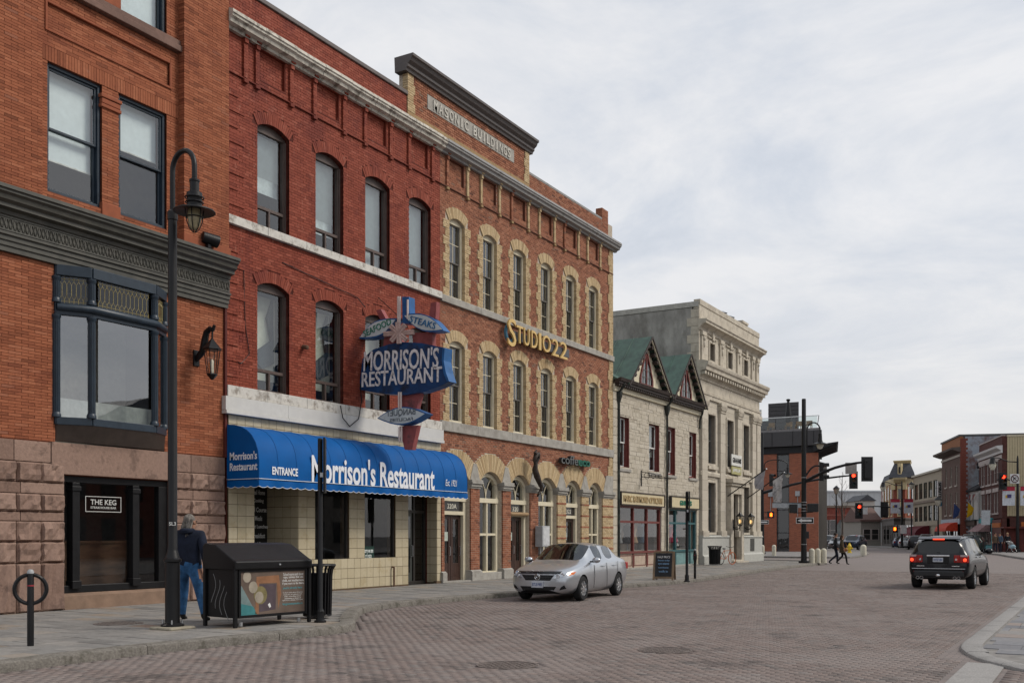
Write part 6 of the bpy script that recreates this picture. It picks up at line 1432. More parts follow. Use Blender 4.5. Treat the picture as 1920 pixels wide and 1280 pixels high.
# -- mansard corner building
man_ = thing('mansard_corner_building', 'red brick corner building with cream trim and slate mansard roof', 'building', (0,0,0), 'old shop buildings across the junction', world=False)
P = [T(1655,1004,152*KD), T(1676,1004,139*KD), T(1697,1004,138*KD), T(1714,1004,144*KD)]; P = [(p.x,p.y) for p in P]
man_.location = (P[1][0],P[1][1],0); P = [(p[0]-P[1][0],p[1]-P[1][1]) for p in P] if False else [(p[0]-man_.location.x, p[1]-man_.location.y) for p in P]
back_ = [(P[3][0]-2,P[3][1]+12),(P[0][0]-2,P[0][1]+10)]; ringM = P+back_
rbm = M('red_orange_brick', (.22,.065,.038), .85, .12, 4); crm = M('cream_wood_trim', (.5,.41,.24), .6, .06); slt = M('slate_roof', (.06,.063,.072), .7, .15, 3)
MB().prism(ringM, 'z', 4.0, 9.3).build('wall', rbm, man_); MB().prism(ringM, 'z', 0, 3.9).build('ground_floor', M('dark_timber_front',(.06,.05,.045),.6,.2,3), man_)
cen = (sum(p[0] for p in ringM)/6, sum(p[1] for p in ringM)/6); sc = lambda k_: [(cen[0]+(p[0]-cen[0])*k_, cen[1]+(p[1]-cen[1])*k_) for p in ringM]
MB().loft([[(*p,3.9) for p in sc(1.03)],[(*p,4.15) for p in sc(1.06)],[(*p,4.25) for p in sc(1.0)]]).build('belt_cornice', M('dark_timber_front'), man_)
MB().loft([[(*p,9.1) for p in sc(1.02)],[(*p,9.6) for p in sc(1.09)],[(*p,9.85) for p in sc(1.10)],[(*p,9.9) for p in sc(1.0)]]).build('cornice', crm, man_)
# tower mansard over the chamfered corner
tw = [(P[1][0]-.5,P[1][1]-.1),(P[2][0]+1.2,P[2][1]-.1),(P[2][0]+.2,P[2][1]+7),(P[1][0]-1.5,P[1][1]+7)]; tcx = (sum(p[0] for p in tw)/4, sum(p[1] for p in tw)/4); ts = lambda k_: [(tcx[0]+(p[0]-tcx[0])*k_, tcx[1]+(p[1]-tcx[1])*k_) for p in tw]
MB().loft([[(*p,9.9) for p in sc(1.06)],[(*p,10.8) for p in sc(.9)],[(*p,10.9) for p in sc(.5)]]).build('roof', slt, man_)
MB().loft([[(*p,9.9) for p in ts(1.12)],[(*p,10.6) for p in ts(1.0)],[(*p,12.0) for p in ts(.66)]]).build('tower_roof', slt, man_, smooth=50)
MB().loft([[(*p,11.95) for p in ts(.67)],[(*p,12.3) for p in ts(.76)],[(*p,12.4) for p in ts(.74)]]).build('roof_crest', crm, man_)
def face(p, q): 
    d = Vector((q[0]-p[0],q[1]-p[1],0)); l_ = d.length; d.normalize(); return d, Vector((d.y,-d.x,0)), l_
def onface(mb, p, d, nn, s0, s1, z0, z1, th=.12, off=0.):
    c = Vector((p[0],p[1],0))+d*((s0+s1)/2)+nn*(off+th/2); c.z = (z0+z1)/2; mb.obox(c, d*((s1-s0)/2), nn*(th/2), (0,0,(z1-z0)/2)); return mb
d, nn, l_ = face(P[0],P[1])
for k_ in range(4):
    for z0_, z1_ in ((4.6,6.3),(6.9,8.7)):
        s_ = l_*(.12+.24*k_); wdw = onface(MB(), P[0], d, nn, s_-.75, s_+.75, z0_-.2, z1_+.3, .1).build('window', crm, man_); onface(MB(), P[0], d, nn, s_-.4, s_+.4, z0_, z1_, .04, .1).build('pane', MATS['far_glass'], wdw)
d, nn, l_ = face(P[1],P[2])
for z0_, z1_ in ((4.6,6.3),(6.9,8.8)):
    wdw = onface(MB(), P[1], d, nn, l_*.32, l_*.78, z0_-.2, z1_+.2, .12).build('window', crm, man_); onface(MB(), P[1], d, nn, l_*.42, l_*.68, z0_, z1_-.5, .04, .12).build('pane', MATS['far_glass'], wdw)
for f_ in (0, 1): onface(MB(), P[1], d, nn, l_*f_-.3, l_*f_+.3, 8.2, 9.2, .4).build('console', crm, man_)
dm = onface(MB(), P[1], d, nn, l_*.38, l_*.72, 10.0, 11.9, .5, -.3).build('dormer', crm, man_); onface(MB(), P[1], d, nn, l_*.48, l_*.62, 10.5, 11.4, .06, .2).build('dormer_window', black, dm)
d, nn, l_ = face(P[2],P[3])
for k_ in range(2):
    for z0_, z1_ in ((4.6,6.3),(6.9,8.7)): s_ = l_*(.3+.4*k_); wdw = onface(MB(), P[2], d, nn, s_-.6, s_+.6, z0_, z1_, .1).build('window', crm, man_); onface(MB(), P[2], d, nn, s_-.4, s_+.4, z0_, z1_, .04, .1).build('pane', MATS['far_glass'], wdw)
for i, (p, q) in enumerate(zip(P, P[1:])):
    d, nn, l_ = face(p,q)
    for k_ in range(3): onface(MB(), p, d, nn, l_*(.08+.32*k_), l_*(.08+.32*k_)+l_*.22, .5, 3.2, .05).build('shop_pane', MATS['far_glass'], man_)
# ================================================================= far end of the street, left of the mansard block
def block(name, label, pl, pr, tt, z1, mat, dep=10, group=None, pl2=None):
    a_, c2 = T(pl,1004,tt), T(pr,1004,tt); r_ = thing(name, label, 'building', (a_.x,a_.y,0), group, world=False, rz=math.atan2(c2.y-a_.y, c2.x-a_.x)-math.pi/2)
    Ln = math.hypot(c2.x-a_.x, c2.y-a_.y); MB().box(-dep,0,0,Ln,0,z1).build('wall', mat, r_); return r_, Ln
ar, La = block('arena_hall', 'huge pale grey arena hall behind the far brick warehouse', 1520, 1662, 260, 12.9, M('pale_grey_metal',(.46,.47,.48),.6,.03), 40); MB().box(-40.2,.3,-.3,La+.3,12.9,13.3).build('roof', M('pale_roof',(.5,.52,.54)), ar)
for k_ in range(12): MB().box(0,.05,La*k_/12,La*k_/12+.12,0,12.9).build('panel_joint', M('grey_joint',(.4,.41,.42)), ar)
MB().box(-30,-20,2,9,13.3,15).build('roof_plant', grey_p, ar)
bw, Lw = block('brick_warehouse', 'low red brick warehouse at the far end of the side street', 1530, 1620, 185, 6.8, M('warehouse_brick',(.20,.055,.04),.85,.15,2))
MB().box(-8,.2,0,Lw,6.8,7.2).build('coping', M('brown_band'), bw); MB().prism([(Lw*.42,0),(Lw*.74,0),(Lw*.74,3.4),(Lw*.66,4.6),(Lw*.5,4.6),(Lw*.42,3.4)], 'x', -.02, .1).build('mural_panel', M('grey_mural',(.13,.14,.14),.8,.25,.6), bw)
gridwin(bw, [Lw*.08,Lw*.2,Lw*.32], .8, 4.6, 1.6, M('pale_stone_trim'), xg=.05)
MB().box(0,.12,0,Lw,5.3,5.6).build('string_course', M('warehouse_band',(.26,.09,.07)), bw)
bh, Lh = block('stucco_house', 'grey stucco low house with sloped roof left of the mansard block', 1614, 1652, 165, 4.0, M('stucco_grey',(.24,.225,.2),.9,.1))
MB().prism([(-8,4),(.5,4),(.5,4.3),(-4,6.4),(-8,4.3)], 'y', -.3, Lh).build('roof', M('brown_shingle',(.13,.085,.075),.9), bh); gridwin(bh, [Lh*.3,Lh*.7], 1.0, 2.8, 1.2, M('pale_stone_trim'), xg=.05)
bs, Lsx = block('sandy_house', 'pale sandy gabled house rising behind the stucco house', 1612, 1640, 195, 8.4, M('pale_sand',(.42,.4,.36),.9,.08)); MB().prism([(Lsx*.0-.3,8.4),(Lsx+.3,8.4),(Lsx*.5,9.6)], 'x', -8, .3).build('roof', slt, bs); gridwin(bs, [Lsx*.25,Lsx*.7], 5.4, 7.4, 1.4, M('brown_band'), xg=.05)
tw_, Lt_ = block('gabled_hall', 'distant gabled hall end far behind the bare tree', 1617, 1637, 230, 8.6, M('pale_sand')); MB().prism([(-.4,8.6),(Lt_+.4,8.6),(Lt_/2,10.2)], 'x', -9, .3).build('roof', slt, tw_); gridwin(tw_, [Lt_*.3,Lt_*.7], 5.5, 7.5, .8, M('brown_band'), xg=.05)
# ================================================================= the opposite side of the square, seen only in the window glass
opp = [('limestone_hall','grey limestone hall with tall windows across the square',24,46,11.5,M('hall_limestone',(.3,.29,.27),.85,.1,2)),('brick_terrace','red brick terrace across the square',47,62,9.0,M('terrace_brick',(.2,.07,.05),.85,.15,3)),('cream_shop_row','cream rendered shops across the square',8,22,8.0,M('shop_render',(.4,.36,.28),.85,.08,2)),('dark_stone_block','dark stone block across the square',63,80,12.0,M('block_stone',(.2,.18,.16),.85,.12,2))]
for nm, lb, ya, yb, zt, mt_ in opp:
    o = thing(nm, lb, 'building', (46,(ya+yb)/2,0)); MB().box(46,60,ya,yb,0,zt).build('wall', mt_, o); MB().box(45.6,60.4,ya-.2,yb+.2,zt,zt+.5).build('cornice', gstone, o); MB().prism([(ya,zt+.5),(yb,zt+.5),((ya+yb)/2,zt+3.5)], 'x', 47, 59).build('roof', slt, o)
    for k_ in range(int((yb-ya)/2.6)):
        for z in np.arange(1.0, zt-2.2, 3.4):
            y = ya+1.2+2.6*k_; MB().box(45.9,46.02,y-.6,y+.6,z,z+2.0).build('window', MATS['dark_glass'] if False else M('far_window_dark',(.03,.035,.04),.1), o)
# ================================================================= street furniture
def street_lamp(label):
    o = thing('street_lamp', label, 'lamp', (0,0,0), world=False)
    MB().lathe([(.19,.0),(.19,.03),(.15,.05),(.125,.06),(.12,.1),(.12,1.08),(.145,1.1),(.145,1.14),(.12,1.16),(.085,1.28),(.078,1.3),(.072,6.9),(.085,6.91),(.085,7.04),(.07,7.06),(.05,7.08)], n=16).build('pole', black, o, smooth=30)
    pts_ = [(0,0,7.0),(0,0,7.72)]+[(.26-.26*math.cos(R(a_)),0,7.74+.30*math.sin(R(a_))) for a_ in range(10,181,17)]+[(.52,0,7.6),(.52,0,7.5)]
    MB().tube(pts_, .043, 10).build('gooseneck', black, o, smooth=True)
    h_ = MB().lathe([(.05,7.52),(.085,7.5),(.085,7.47),(.075,7.46),(.075,7.3),(.125,7.28),(.13,7.22),(.12,7.2),(.12,7.05),(.33,6.98),(.34,6.96),(.33,6.955),(.11,7.0)], (.52,0,0), 20).build('lamp_head', black, o, smooth=30)
    cg = MB()
    for k_ in range(6):
        a_ = k_*math.pi/3; cg.tube([(.52+r_*math.cos(a_),r_*math.sin(a_),z) for r_, z in ((.15,7.02),(.14,6.9),(.125,6.8),(.08,6.68),(.02,6.62))], .009, 5)
    cg.torus((.52,0,6.87), (0,0,1), .135, .009, 20, 5).torus((.52,0,7.12), (0,0,1), .14, .012, 20, 5).torus((.52,0,7.2), (0,0,1), .15, .012, 20, 5); cg.build('cage', black, h_)
    MB().lathe([(.10,7.0),(.115,6.93),(.112,6.85),(.09,6.74),(.05,6.67),(.005,6.65)], (.52,0,0), 16).build('globe', M('dusty_globe',(.30,.26,.16),.25,.15,9), h_, smooth=True)
    bs_ = MB().box(-.27,.27,-.27,.27,-.06,0.0).build('footing', M('footing_concrete',(.3,.27,.21),.95,.15,9,bump=.6,bscale=20), o, bevel=.03)
    for k_ in range(4): a_ = R(45+90*k_); MB().tube([(.155*math.cos(a_),.155*math.sin(a_),.02),(.155*math.cos(a_),.155*math.sin(a_),.11)], .014, 6).build('bolt', steel, o)
    return o
sl_ = street_lamp('tall black gooseneck street lamp beside the pedestrian at the left'); sl_.location = (5.37,11.75,ZS+.045); sl_.scale = (1,1,.98)
text('SL3', 'pole_label', M('label_white',(.6,.6,.58)), sl_, (.062,-.054,1.74), (.66,.752,0), (0,0,1), .11, .06, .004, .02)
def bike_ring(label, loc, rz):
    o = thing('bike_ring', label, 'bike rack', loc, 'black ring bike racks on the pavement', world=False, rz=rz)
    MB().lathe([(.045,0),(.045,1.02),(.04,1.035),(.02,1.06),(.001,1.065)], n=12).build('post', black, o, smooth=30)
    MB().torus((0,.0,.8), (0,1,0), .205, .028, 32, 8).build('ring', black, o, smooth=True); MB().lathe([(.047,.84),(.047,.86)], n=12).build('red_band', M('red_band',(.3,.04,.05)), o)
    MB().lathe([(.0475,1.02),(.046,1.045),(.03,1.075),(.001,1.08)], n=12).build('cap', grey_p, o, smooth=True)
bike_ring('black ring bike rack at the left edge in front of the stone base', (5.72,8.92,ZS), R(55)); bike_ring('black ring bike rack beside the post near the chalkboard', (5.97,35.14,ZS), R(-58))
def manhole(label, x, y, r_, z):
    o = thing('manhole_cover', label, 'manhole cover', (x,y,z), 'cast iron covers', world=False)
    rust = M('rusty_iron', (.135,.112,.102), .7, .2, 12, bump=.3)
    MB().lathe([(r_,-.03),(r_,.004),(r_*.93,.004),(r_*.93,-.004),(.001,-.004)], n=32).build('rim', rust, o)
    g_ = MB(); s_ = .09; n_ = int(r_/s_)+1
    for i in range(-n_, n_+1):
        for k_ in range(-n_, n_+1):
            if math.hypot(i*s_,k_*s_) < r_*.86: g_.box(i*s_-.028,i*s_+.028,k_*s_-.028,k_*s_+.028,-.006,.003)
    g_.build('tread', rust, o, kind='stuff')
manhole('round rusty manhole cover in the left pavement', 3.72, 11.99, .42, ZS+.003); manhole('round iron grate in the road at the bottom of the picture', 12.13, 11.29, .4, .002); manhole('round iron cover in the road right of the grate', 13.25, 13.93, .4, .002)
# advertising waste station
kb = thing('waste_station', 'black enclosed waste station with an illustrated poster on its front', 'waste bin', (6.21,12.34,ZS), world=False, rz=R(-7))
X0, X1, Y0, Y1, Zb = -.82, .0, .0, 1.62, 0.
MB().box(X0+.02,X1-.02,Y0+.02,Y1-.02,Zb+.16,Zb+1.0).build('cabinet', black, kb, bevel=.02)
for x, y in ((X0,Y0),(X1,Y0),(X0,Y1),(X1,Y1)): MB().box(x-.03,x+.03,y-.03,y+.03,Zb,Zb+1.08).build('corner_post', black, kb, bevel=.01)
MB().prism([(X1+.06,Zb+.98),(X1+.06,Zb+1.12),(X1-.02,Zb+1.15),(X0+.32,Zb+1.4),(X0+.02,Zb+1.43),(X0-.04,Zb+1.38),(X0-.04,Zb+.98)], 'y', Y0-.03, Y1+.03).build('lid', black, kb, bevel=.02)
MB().sph((X1+.065,.9,Zb+1.05), .02, 8, 6).build('lock', steel, kb)
for y in (Y0+.0, Y1-.35): MB().lathe([(.035,0),(.035,.07)], (X1-.05,y+.15,Zb+.02), 10, ax=None).build('caster', steel, kb)
dec = MB()
for k_ in range(4): dec.tube([(X0+.2+.12*k_+.07*math.sin(i*.6+k_),Y0-.012+.032,Zb+.9-.07*i-.1*k_) for i in range(8)], .006, 4)
dec.build('scratch_decoration', M('scuffed_white',(.25,.25,.25)), kb)
XP = X1+.004; P0, P1, PZ0, PZ1 = .1, 1.52, Zb+.2, Zb+.94
po = MB().box(X1-.02,XP,P0,P1,PZ0,PZ1).build('poster', M('poster_brown',(.14,.105,.085),.25,.15,2), kb); frame(MB(), P0-.04, P1+.04, PZ0-.04, PZ1+.04, .045, X1-.02, X1+.02).build('poster_frame', black, kb)
fy = lambda f_: P0+(P1-P0)*f_; fz = lambda f_: PZ0+(PZ1-PZ0)*f_
def pp_(pts_, mat, o_): MB().prism([(fy(a_),fz(b_)) for a_, b_ in pts_], 'x', XP-.002, XP+o_).build('poster_print', mat, po)
pp_([(.0,.0),(.25,.0),(.02,.68),(0,.68)], M('print_grey_teal',(.16,.22,.22),.3), .001); pp_([(.0,.0),(.25,.0),(.19,.2),(.0,.28)], M('print_teal',(.05,.19,.2),.3), .002)
circ = lambda cx, cy, r_: [(cx+r_*math.cos(2*math.pi*i/18), cy+r_*2.1*math.sin(2*math.pi*i/18)) for i in range(18)]
pp_([(.22,.02),(.24,.88),(.58,.9),(.62,.45),(.57,.1),(.55,.72),(.28,.72),(.27,.02)], M('print_wood',(.26,.13,.07),.3), .002); pp_([(.28,.06),(.285,.7),(.54,.7),(.53,.1)], M('print_slate',(.085,.065,.075),.3), .0015)
for cx, cy, r_ in ((.1,.88,.06),(.19,.64,.065),(.28,.4,.065)): pp_(circ(cx,cy,r_), M('print_pale',(.33,.29,.23),.3), .003)
pp_(circ(.3,.45,.1), M('print_olive',(.2,.17,.08),.3), .0025); pp_([(.41,.22),(.44,.26),(.46,.17),(.435,.14)], M('label_white'), .004)
pt = MB(); pw = MB()
for i, s_ in enumerate(['School marms and dunce','caps, tablets that use','chalk, not touchscreens.','If you want to be there,']): text(s_, '', None, None, (XP+.001,fy(.81),fz(.91-.075*i)), (0,1,0), (0,0,1), .0205*len(s_), .05, .002, .01, mb=pt)
text("you're already here", '', None, None, (XP+.001,fy(.80),fz(.58)), (0,1,0), (0,0,1), .43, .05, .002, 0, mb=pw)
for i, s_ in enumerate(['To learn more about Kingston','museums, art galleries and','sites, including visitor','information or hours of','operation, please visit us at']): text(s_, '', None, None, (XP+.001,fy(.80),fz(.47-.045*i)), (0,1,0), (0,0,1), .016*len(s_), .026, .002, .0, mb=pt)
text('kingstonmuseums.ca', '', None, None, (XP+.001,fy(.80),fz(.2)), (0,1,0), (0,0,1), .45, .05, .002, 0, mb=pw)
pt.build('poster_text', M('label_white'), po); pw.build('poster_text', M('print_cyan',(.08,.35,.4),.3), po)
def litter_bin(label, loc, r_=.27, h_=1.0):
    o = thing('litter_bin', label, 'litter bin', loc, 'black slatted litter bins', world=False)
    MB().lathe([(r_*.8,.05),(r_*.86,.08),(r_*.86,h_-.15),(r_*.8,h_-.15),(.001,h_-.2)], n=16).build('liner', M('bin_liner',(.012,.012,.013),.6), o)
    for k_ in range(22):
        a_ = 2*math.pi*k_/22; MB().tube([(r_*q*math.cos(a_),r_*q*math.sin(a_),z) for q, z in ((.92,.05),(.92,.12),(.96,h_*.5),(.98,h_-.2),(1.04,h_-.08),(1.22,h_))], .021, 4).build('slat', black, o)
    MB().torus((0,0,h_), (0,0,1), r_*1.22, .022, 24, 6).torus((0,0,.06), (0,0,1), r_*.92, .02, 24, 6).build('hoop', black, o, smooth=True)
litter_bin('black slatted litter bin behind the waste station', (5.98,14.66,ZS)); litter_bin('black slatted litter bin in front of the bank plinth', (1.04,51.64,ZS), .3, 1.0)
def sign_post(label, loc, h_, pan, rz, r_=.045, st_=1.):
    o = thing('sign_post', label, 'sign post', loc, 'black pavement sign posts', world=False, rz=rz)
    MB().lathe([(.11*st_,0),(.11*st_,.03),(.08*st_,.05),(.07*st_,.1),(.075*st_,.2),(r_,.25),(r_,h_-.02),(r_*.6,h_)], n=10).build('post', black, o, smooth=30)
    MB().box(-pan/2,pan/2,-.1,-.06,h_-.98,h_).build('sign_panel', black, o, bevel=.01); MB().box(-.05,.05,-.06,.0,h_-.7,h_-.62).build('clamp', steel, o)
sign_post('black post with an edge-on sign beside the slatted bin', (6.66,13.96,ZS), 3.3, .34, R(127)); sign_post('slim black post with an edge-on sign near the chalkboard', (6.63,32.55,ZS), 3.05, .3, R(108), .05)
# chalkboard A-frame
cb = thing('chalkboard_stand', 'wooden A-frame chalkboard with chalk writing on the pavement', 'chalkboard', (5.4,33.6,ZS), world=False, rz=R(14))
woodp = M('weathered_pine', (.2,.14,.09), .8, .2, 8, stretch=(1,1,.2)); slate_b = M('chalk_slate', (.022,.023,.026), .7, .2, 6)
for s_ in (-1, 1):
    for x in (-.33, .33): MB().obox((x,s_*.2,.5), (.035,0,0), (0,.018,-.0), (0,-s_*.16,.5)).build('leg', woodp, cb)
    MB().obox((0,s_*.2,.52), (.295,0,0), (0,.01,0), (0,-s_*.13,.42)).build('chalk_panel', slate_b, cb)
    MB().obox((0,s_*.04,.98), (.295,0,0), (0,.018,0), (0,0,.035)).build('rail', woodp, cb); MB().obox((0,s_*.335,.09), (.295,0,0), (0,.018,0), (0,0,.035)).build('rail', woodp, cb)
ct = MB(); nrm = Vector((0,-.16,.5)).normalized()
for i, (s_, c2) in enumerate((('HALF PRICE',0),('frames today',1),('eye exams',1),('sunglasses',1),('walk in',1))): text(s_, 'chalk_writing', M('chalk_white',(.5,.5,.5)) if c2 == 0 else M('chalk_blue',(.15,.25,.38)), cb, Vector((0,-.2,.52))+Vector((0,.26,.84)).normalized()*(.3-.13*i)+Vector((0,-.016,0)), (1,0,0), (0,.3,.95), .44-.03*i, .08, .003, .02)
# bicycle by the bank bin
bi = thing('bicycle', 'bicycle with orange wheel leaning beside the bank bin', 'bicycle', (1.25,52.9,ZS), world=False, rz=R(70))
tyre = M('tyre_rubber', (.02,.02,.021), .85, .1, 20)
for x, mt_ in ((-.5,tyre),(.5,M('orange_rim',(.4,.1,.03)))):
    wo_ = MB().torus((x,0,.34), (0,1,0), .32, .022, 24, 6).build('wheel', mt_, bi); sp_ = MB()
    for k_ in range(8): a_ = k_*math.pi/8; sp_.tube([(x-.31*math.cos(a_),0,.34-.31*math.sin(a_)),(x+.31*math.cos(a_),0,.34+.31*math.sin(a_))], .004, 3)
    sp_.build('spokes', steel, wo_)
MB().tube([(-.5,0,.34),(-.05,0,.3),(-.18,0,.8),(-.5,0,.34)], .018, 6).tube([(-.05,0,.3),(.38,0,.78),(-.16,0,.74)], .018, 6).tube([(.5,0,.34),(.36,0,.86)], .016, 6).build('frame', M('orange_rim'), bi)
MB().tube([(.34,-.28,.98),(.36,0,.92),(.34,.28,.98)], .014, 6).build('handlebar', black, bi); MB().sph((-.2,0,.86), (.13,.07,.04), 8, 6).build('saddle', black, bi, smooth=True)
# bollards, hydrant
def bollard(label, x, y, r_=.16, h_=.85):
    o = thing('bollard', label, 'bollard', (x,y,ZS), 'cream concrete bollards at the corners', world=False); bm_ = M('cream_bollard',(.52,.49,.40),.7,.08,4,stain=(.3,.27,.2),stain_amt=.4)
    MB().lathe([(r_,0),(r_,h_-r_*.9)]+[(r_*math.cos(R(a_)),h_-r_*.9+r_*.9*math.sin(R(a_))) for a_ in range(15,91,15)], n=14).build('post', bm_, o, smooth=40); MB().lathe([(r_+.02,0),(r_+.02,.03),(r_,.035)], n=14).build('collar', bm_, o)
bollard('cream bollard right beside the far signal pole', -4.35, 78.6); bollard('cream bollard between the far signal pole and the kerb cluster', -3.55, 79.0); bollard('cream bollard half hidden behind the bank corner', -5.0, 78.2)
bollard('left bollard of the tight cluster by the signal pole', 4.42, 58.5, .165, .84); bollard('middle bollard of the tight cluster by the signal pole', 4.66, 58.9, .165, .84); bollard('right bollard of the tight cluster by the signal pole', 4.92, 59.2, .165, .84); bollard('cream bollard in front of the parked minivan', 2.03, 84.95, .24, .85)
hy = thing('fire_hydrant', 'yellow fire hydrant behind the crossing couple', 'hydrant', (-1.15,94.9,ZS), world=False); hm = M('hydrant_yellow',(.55,.38,.02),.5)
MB().lathe([(.22,0),(.22,.06),(.15,.08),(.15,.55),(.19,.58),(.19,.63),(.15,.68),(.09,.82),(.05,.86),(.05,.92),(.001,.93)], n=12).build('barrel', hm, hy, smooth=35)
MB().lathe([(.08,-.27),(.08,.27)], (0,0,.42), 8, ax=(1,0,0)).build('side_caps', hm, hy); MB().lathe([(.1,0),(.1,.24)], (0,0,.4), 8, ax=(0,-1,0)).build('front_cap', hm, hy)
# ================================================================= traffic signals
sigb = M('signal_black', (.014,.014,.015), .5); redlit = EM('red_light', (1,.03,.01), 4.); orlit = EM('orange_hand', (1,.13,.01), 3.5); dimr = M('dim_lens_red',(.09,.012,.01),.3); dimy = M('dim_lens_amber',(.07,.035,.01),.3); dimg = M('dim_lens_green',(.012,.03,.03),.3)
def sig_head(root, c, rz, lit=True, back=True, plate=True, name='signal_head', sc=1.):
    """three lenses facing local -y before turning by rz"""
    m4 = Matrix.Translation(Vector(c)) @ Matrix.Rotation(rz, 4, 'Z') @ Matrix.Scale(sc, 4)
    def tf(mb): mb.v = [tuple(m4 @ Vector(p)) for p in mb.v]; return mb
    ho = tf(MB().box(-.17,.17,-.1,.12,-.52,.52)).build(name, sigb, root, bevel=.02)
    if plate: tf(MB().box(-.32,.32,.0,.02,-.68,.68)).build('backplate', sigb, ho)
    for k_, z in enumerate((.34,0,-.34)):
        tf(MB().lathe([(.13,0),(.125,.02),(.001,.045)], (0,-.1,z), 14, ax=(0,-1,0))).build('lens', (redlit if k_ == 0 and lit else (dimr,dimy,dimg)[k_]), ho, smooth=True)
        v_ = MB(); r0 = []; 
        for a_ in range(-20, 201, 20): r0.append((.15*math.cos(R(a_)), .15*math.sin(R(a_))))
        v_.loft([[(x,-.1,z+q) for x, q in r0],[(x,-.36,z+q*1.0) for x, q in r0[:]]], cap=False, closed=False); tf(v_).build('visor', sigb, ho)
    return ho
def arm(root, a_, b_, r0, r1, nm='mast_arm'): MB().tube([Vector(a_).lerp(Vector(b_), k_/6)+Vector((0,0,.25*math.sin(math.pi*k_/6))) for k_ in range(7)], [r0+(r1-r0)*k_/6 for k_ in range(7)], 8).build(nm, black, root, smooth=True)
def one_way(root, c, rt):
    rt = Vector(rt).normalized(); n_ = rt.cross(Vector((0,0,1))); c = Vector(c)
    MB().obox(c, rt*.5, n_*.012, (0,0,.17)).build('one_way_sign', M('sign_edge_white',(.6,.6,.6)), root); MB().obox(c+n_*.016, rt*.47, n_*.004, (0,0,.14)).build('sign_field', M('sign_field_black',(.015,.015,.015)), root)
    q = lambda u, v: tuple(c+n_*.024+rt*u+Vector((0,0,v))); MB().add([q(.38,.06),(q(.38,-.06)),q(-.18,-.06),q(-.18,-.11),q(-.42,0),q(-.18,.11),q(-.18,.06)], [tuple(range(7))]).build('arrow', M('sign_edge_white'), root)
RT = Vector((CC,CS,0))      # across the view
p1_ = Vector((4.03,58.25,ZS)); sp1 = thing('signal_pole', 'tall black traffic signal pole with lamp at the near corner kerb', 'traffic signal', tuple(p1_))
MB().lathe([(.3,0),(.3,.12),(.18,.14),(.17,.2),(.15,2.2),(.14,4.6),(.12,9.3),(.1,9.35)], tuple(p1_), 12).build('pole', black, sp1, smooth=30)
for z in (1.05,2.95,3.1,3.3,3.45,4.85): MB().lathe([(.165,z),(.165,z+.03)], tuple(p1_), 12).build('band_clamp', steel, sp1)
def lamp_arm(root, base, z, dirv, L, globe=True):
    dirv = Vector(dirv).normalized(); b0 = Vector(base); pts_ = [b0+dirv*.18+Vector((0,0,z-.9))]+[b0+dirv*(.18+L/2-L/2*math.cos(R(a_)))+Vector((0,0,z+.45*math.sin(R(a_)))) for a_ in range(0,181,20)]+[b0+dirv*(.18+L)+Vector((0,0,z-.25))]
    MB().tube(pts_, .04, 8).tube([b0+Vector((0,0,z-.6)), b0+dirv*.2+Vector((0,0,z-.6))], .03, 6).build('lamp_arm', black, root, smooth=True)
    e_ = b0+dirv*(.18+L)+Vector((0,0,z-.25)); hd = MB().lathe([(.06,.1),(.1,.06),(.12,-.3),(.16,-.42),(.42,-.52),(.42,-.55),(.15,-.5)], tuple(e_), 14).build('lamp_head', black, root, smooth=30)
    MB().lathe([(.2,-.52),(.2,-.62),(.13,-.78),(.01,-.83)], tuple(e_), 12).build('globe', M('clear_globe',(.5,.48,.4),.2), hd, smooth=True)
lamp_arm(sp1, p1_, 7.55, RT, .75)
e1 = Vector((7.55,58.1,5.75)); arm(sp1, p1_+Vector((0,0,4.6)), e1, .1, .06)
arm(sp1, p1_+RT*.1+Vector((0,0,4.95)), p1_+RT*.95+Vector((0,-.0,5.5)), .05, .05, 'side_arm')
sig_head(sp1, p1_+RT*1.05+Vector((0,0,5.2)), R(90), lit=False, plate=False); sig_head(sp1, (7.5,58.2,5.35), TH+R(180), lit=False)
one_way(sp1, p1_-Vector((-CS,CC,0))*.2+Vector((0,0,2.42)), RT)
MB().obox(p1_-RT*.95+Vector((0,0,3.28)), RT*.85, Vector((-CS,CC,0))*.015, (0,0,.14)).build('street_name_sign', M('sign_back_grey',(.33,.35,.37),.5), sp1); MB().tube([p1_+Vector((0,0,3.42)), p1_-RT*1.8+Vector((0,0,3.44))], .025, 6).build('sign_rail', black, sp1)
MB().obox(p1_-RT*.62+Vector((0,0,3.1)), RT*.22, Vector((-CS,CC,0))*.18, (0,0,.25)).build('pedestrian_signal', sigb, sp1, bevel=.03); MB().obox(p1_+RT*.5+Vector((0,0,3.15)), RT*.3, Vector((-CS,CC,0))*.15, (0,0,.24)).build('pedestrian_signal', sigb, sp1, bevel=.03); MB().tube([p1_-RT*.6+Vector((0,0,2.85)), p1_+RT*.5+Vector((0,0,2.9))], .025, 6).build('signal_bracket', black, sp1)
MB().obox(p1_+RT*.18+Vector((0,0,1.6)), RT*.1, Vector((-CS,CC,0))*.08, (0,0,.2)).build('push_button', sigb, sp1, bevel=.02)
p2_ = Vector((-6.43,85.58,ZS)); sp2 = thing('signal_pole', 'black traffic signal pole beyond the side street with long mast arm', 'traffic signal', tuple(p2_))
MB().lathe([(.3,0),(.3,.15),(.2,.2),(.17,2.2),(.14,5),(.11,10.3),(.1,10.35)], tuple(p2_), 12).build('pole', black, sp2, smooth=30); lamp_arm(sp2, p2_, 7.6, RT, 2.0)
